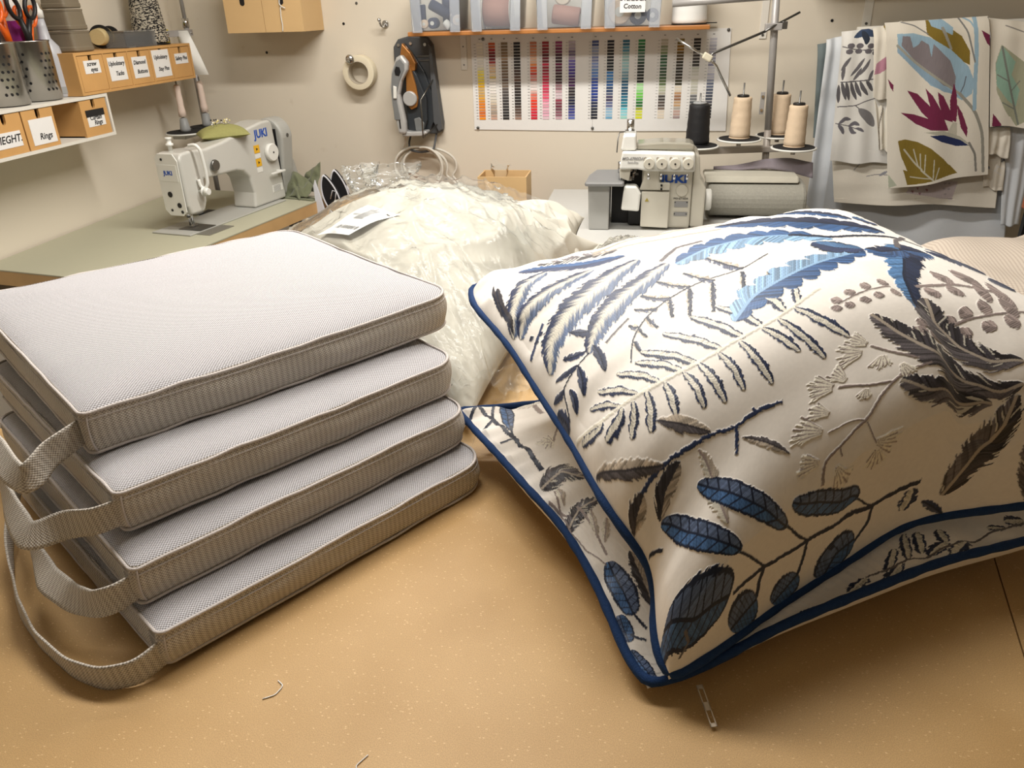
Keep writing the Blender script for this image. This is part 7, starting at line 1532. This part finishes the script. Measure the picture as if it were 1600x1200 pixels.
# cloths hanging from the rail on the right
CLM = {}
def print_mat(nm, rough=.85):
    m = bpy.data.materials.new(nm); m.use_nodes = True; nt = m.node_tree; b = nt.nodes['Principled BSDF']; a = nt.nodes.new('ShaderNodeVertexColor'); a.layer_name = 'pattern'
    tc = nt.nodes.new('ShaderNodeTexCoord'); nz = nt.nodes.new('ShaderNodeTexNoise'); nz.inputs['Scale'].default_value = 500; nt.links.new(tc.outputs['Object'], nz.inputs['Vector'])
    bp = nt.nodes.new('ShaderNodeBump'); bp.inputs['Strength'].default_value = .3; bp.inputs['Distance'].default_value = .001; nt.links.new(nz.outputs['Fac'], bp.inputs['Height']); nt.links.new(bp.outputs[0], b.inputs['Normal'])
    nt.links.new(a.outputs['Color'], b.inputs['Base Color']); b.inputs['Roughness'].default_value = rough; b.inputs['Sheen Weight'].default_value = .1; return m
PRM = print_mat('printed_cotton')
GCOL = {'cream': (240, 234, 220), 'white': (240, 239, 234), 'inter': (222, 227, 232), 'slate': (112, 124, 126)}
def inside(px_, pz_, poly):
    r = np.zeros(px_.shape, bool); n_ = len(poly)
    for i in range(n_):
        x1_, z1_ = poly[i]; x2_, z2_ = poly[(i+1) % n_]
        c = ((z1_ > pz_) != (z2_ > pz_)) & (px_ < (x2_-x1_)*(pz_-z1_)/(z2_-z1_+1e-12)+x1_); r ^= c
    return r
def hang(name, label, y, q, prints, kind, seed, amp, res):
    TL, TR, BR, BL = [np.array(p) for p in q]; wd = max(np.linalg.norm(TR-TL), np.linalg.norm(BR-BL)); hg = max(np.linalg.norm(BL-TL), np.linalg.norm(BR-TR))
    if not prints: res = .005
    a_ = np.linspace(0, 1, max(8, int(wd/res))); b_ = np.linspace(0, 1, max(8, int(hg/res))); A, B = np.meshgrid(a_, b_, indexing='ij')
    X = (1-B)*((1-A)*TL[0]+A*TR[0])+B*((1-A)*BL[0]+A*BR[0]); Zz = (1-B)*((1-A)*TL[1]+A*TR[1])+B*((1-A)*BL[1]+A*BR[1])
    col = np.tile(np.array(lin(GCOL[kind])), A.shape+(1,)); col = col*(1+.03*(vnoise(X*900, Zz*90, seed)-.5))[..., None]
    for kd, c, w_, pts in prints:
        c = np.array(lin(c))
        if kd == 'poly': m = inside(X+.0015*(vnoise(X*300, Zz*300, seed)-.5), Zz, pts)
        else:
            P_ = smooth_curve(pts, 14, 1) if len(pts) > 2 else np.array([np.array(pts[0])+(np.array(pts[1])-np.array(pts[0]))*u for u in np.linspace(0, 1, 14)])
            m = np.zeros(X.shape, bool)
            for i in range(len(P_)-1):
                d = P_[i+1]-P_[i]; l2 = d@d+1e-12; tt = np.clip(((X-P_[i, 0])*d[0]+(Zz-P_[i, 1])*d[1])/l2, 0, 1); e = np.hypot(X-P_[i, 0]-tt*d[0], Zz-P_[i, 1]-tt*d[1])
                ww = w_*(.68*math.sin(math.pi*(i+.5)/(len(P_)-1))**.6 if kd == 'leaf' else .5); m |= e < ww
        col[m] = c*(1+.12*(vnoise(X[m]*700, Zz[m]*60, seed+3)-.5))[:, None]
    k = seed*1.7
    Yy = y+amp*(np.sin(A*7+k)*(.3+.7*B)+.6*np.sin(A*17+B*2+k))-.012*B*(1-A) ; Yy += amp*.5*(vnoise(A*6, B*5, seed)-.5)
    # rolls over the rail at the top
    top = np.clip((.06-B*hg)/.06, 0, 1); Yy = Yy+.02*top**2; Zz = Zz+(.004*np.sin(A*9+k) if kind != 'slate' else 0)*(B > .9)
    o = gridmesh(name, np.stack([X, Yy, Zz], -1), PRM, None, col=np.concatenate([col, np.ones(A.shape+(1,))], -1))
    tag(o, label, 'hanging cloth'); d = o.modifiers.new('solid', 'SOLIDIFY'); d.thickness = .0012; d.offset = 0
    return o
for s_ in SHEETS: hang(*s_)
rail = thing('fabric_rail', 'horizontal white rail and bracket holding the hanging cloths on the right', 'rail', (1.1, YW, 1.40))
MB().cyl((.74, YW-.10, 1.372), (1.95, YW-.10, 1.405), .010).build('rail', WPAINT, rail)
MB().box(.775, .806, YW-.006, YW-.0008, 1.345, 1.548).build('bracket', WPAINT, rail, bevel=.001)
MB().box(.782, .798, YW-.115, YW-.006, 1.36, 1.375).build('bracket_arm', WPAINT, rail, bevel=.001)
MB().box(1.85, 1.88, YW-.115, YW-.001, 1.37, 1.39).build('bracket_arm', WPAINT, rail, bevel=.001)
MB().lathe([(.005, -.009), (.005, -.0062)], (.790, YW, 1.39), 12, 'y').build('screw', DSTEEL, rail)
us = tag(MB().box(.55, 2.2, YW-.22, YW-.001, 1.55, 1.57).build('upper_shelf', WPAINT, bevel=.002), 'white shelf board above the hanging cloths', 'shelf')
fm = tag(gridmesh('film_roll_end', (lambda A, B: np.stack([.80+.16*A, YW-.03-.15*B, 1.546-.035*np.sin(np.pi*A)*B-.01*vnoise(A*6, B*6, 2)], -1))(*np.meshgrid(np.linspace(0, 1, 24), np.linspace(0, 1, 24), indexing='ij')), FILM), 'clear film drooping from the shelf above the white bracket', 'film')
# furniture right of the hanging cloths
rc = thing('wooden_chair', 'orange brown chair partly visible at the far right edge', 'chair', (1.50, 2.75, 0))
MB().box(1.305, 1.70, 2.93, 2.955, .80, .935).build('backrest', mat('terracotta_seat', (176, 104, 74), rough=.6, var=.08), rc, bevel=.006)
for x in (1.345, 1.675): MB().box(x-.014, x+.014, 2.956, 2.98, .001, .93).build('rear_leg', BLACKP, rc)
MB().box(1.32, 1.68, 2.60, 2.93, .43, .46).build('seat', BLACKP, rc, bevel=.006)
for x in (1.34, 1.66): MB().box(x-.012, x+.012, 2.61, 2.635, .001, .4295).build('front_leg', BLACKP, rc)

# crumpled gingham cloth behind the pillows
def check_mat():
    m = bpy.data.materials.new('beige_check_cloth'); m.use_nodes = True; nt = m.node_tree; N = nt.nodes; L = nt.links; b = N['Principled BSDF']
    uv = N.new('ShaderNodeUVMap'); uv.uv_map = 'UVMap'; c = N.new('ShaderNodeTexBrick')
    sp = N.new('ShaderNodeSeparateXYZ'); L.new(uv.outputs[0], sp.inputs[0]); o = []
    for i in (0, 1):
        q = N.new('ShaderNodeMath'); q.operation = 'MULTIPLY'; q.inputs[1].default_value = 2*math.pi/.007; L.new(sp.outputs[i], q.inputs[0]); s_ = N.new('ShaderNodeMath'); s_.operation = 'SINE'; L.new(q.outputs[0], s_.inputs[0])
        g_ = N.new('ShaderNodeMath'); g_.operation = 'GREATER_THAN'; g_.inputs[1].default_value = .2; L.new(s_.outputs[0], g_.inputs[0]); o.append(g_.outputs[0])
    ad = N.new('ShaderNodeMath'); ad.operation = 'ADD'; L.new(o[0], ad.inputs[0]); L.new(o[1], ad.inputs[1]); hf = N.new('ShaderNodeMath'); hf.operation = 'MULTIPLY'; hf.inputs[1].default_value = .5; L.new(ad.outputs[0], hf.inputs[0])
    r = N.new('ShaderNodeMix'); r.data_type = 'RGBA'; r.inputs[6].default_value = rgba((206, 196, 182)); r.inputs[7].default_value = rgba((172, 158, 146)); L.new(hf.outputs[0], r.inputs[0]); L.new(r.outputs[2], b.inputs['Base Color']); b.inputs['Roughness'].default_value = .9
    N.remove(c); return m
n = 90; A, B = np.meshgrid(np.linspace(0, 1, n), np.linspace(0, 1, n), indexing='ij')
X = .64+.62*A; Y = 1.62+.38*B-.18*A*(1-B); e = np.clip(4*A*(1-A), 0, 1)**.4*np.clip(4*B*(1-B), 0, 1)**.5
wv = 1-np.abs(2*vnoise(A*4+1, B*3+2*vnoise(A*3, B*3, 4), 6)-1)
Zc = TAB+.004+e*(.035+.085*wv**1.5+.03*A)
gridm = gridmesh('check_cloth', np.stack([X, Y, Zc], -1), check_mat(), None, uv=np.stack([A*.62, B*.5+wv*.03], -1)); tag(gridm, 'crumpled beige checked cloth lying behind the pillows at the right', 'cloth')
gridm.modifiers.new('solid', 'SOLIDIFY').thickness = .002
# white folded cloth between the insert and the overlock
n = 40; A, B = np.meshgrid(np.linspace(0, 1, n), np.linspace(0, 1, n), indexing='ij'); e = (4*A*(1-A))**.3*(4*B*(1-B))**.3
tag(gridmesh('folded_white_cloth', np.stack([-.165+.24*A, 1.80+.155*B, TAB+.003+.030*e+.012*vnoise(A*4, B*5, 3)*e], -1), INS), 'flat folded cream cloth lying behind the insert near the overlock', 'cloth')
# lint and thread ends on the cutting table
for k, (pts, lb) in enumerate(((((-.335, .474), (-.325, .480), (-.322, .492), (-.330, .497)), 'pale curl of thread on the table below the cushions'), (((-.215, .43), (-.222, .418), (-.216, .408)), 'short pale thread end on the front of the table'))):
    mb = MB(); mb.tube(smooth_curve([(a_, b_, TAB+.0008) for a_, b_ in pts], 14, 1).tolist(), .0006, 5); tag(mb.build('thread_end', WTHR), lb, 'thread')

# ------------------------------------------------------------------ repeats share a group
GROUPS = {'box_cushion': 'stacked box cushions', 'throw_pillow': 'embroidered piped pillows', 'feather_insert': 'cream feather inserts', 'utensil_cup': 'steel cups on the white shelf',
          'scissors': 'scissors in the steel cups', 'plant_pot': 'piled taupe pots', 'storage_bin': 'clear bins on the spool shelf', 'thread_reel': 'reels and spools in the clear bins',
          'thread_spool': 'reels and spools in the clear bins', 'thread_cone': 'thread cones', 'hanging_cloth': 'cloths hanging from the rail', 'coat_hook': 'steel hooks on the back wall',
          'screw': 'screws and holes in the back wall', 'ceiling_light': 'ceiling batten lights', 'thread_end': 'thread ends on the cutting table', 'thread_stand': 'thread stands'}
for o in bpy.data.objects:
    k = o.name.split('.')[0]
    if o.parent is None and k in GROUPS and 'category' in o.keys() and 'group' not in o.keys(): o['group'] = GROUPS[k]
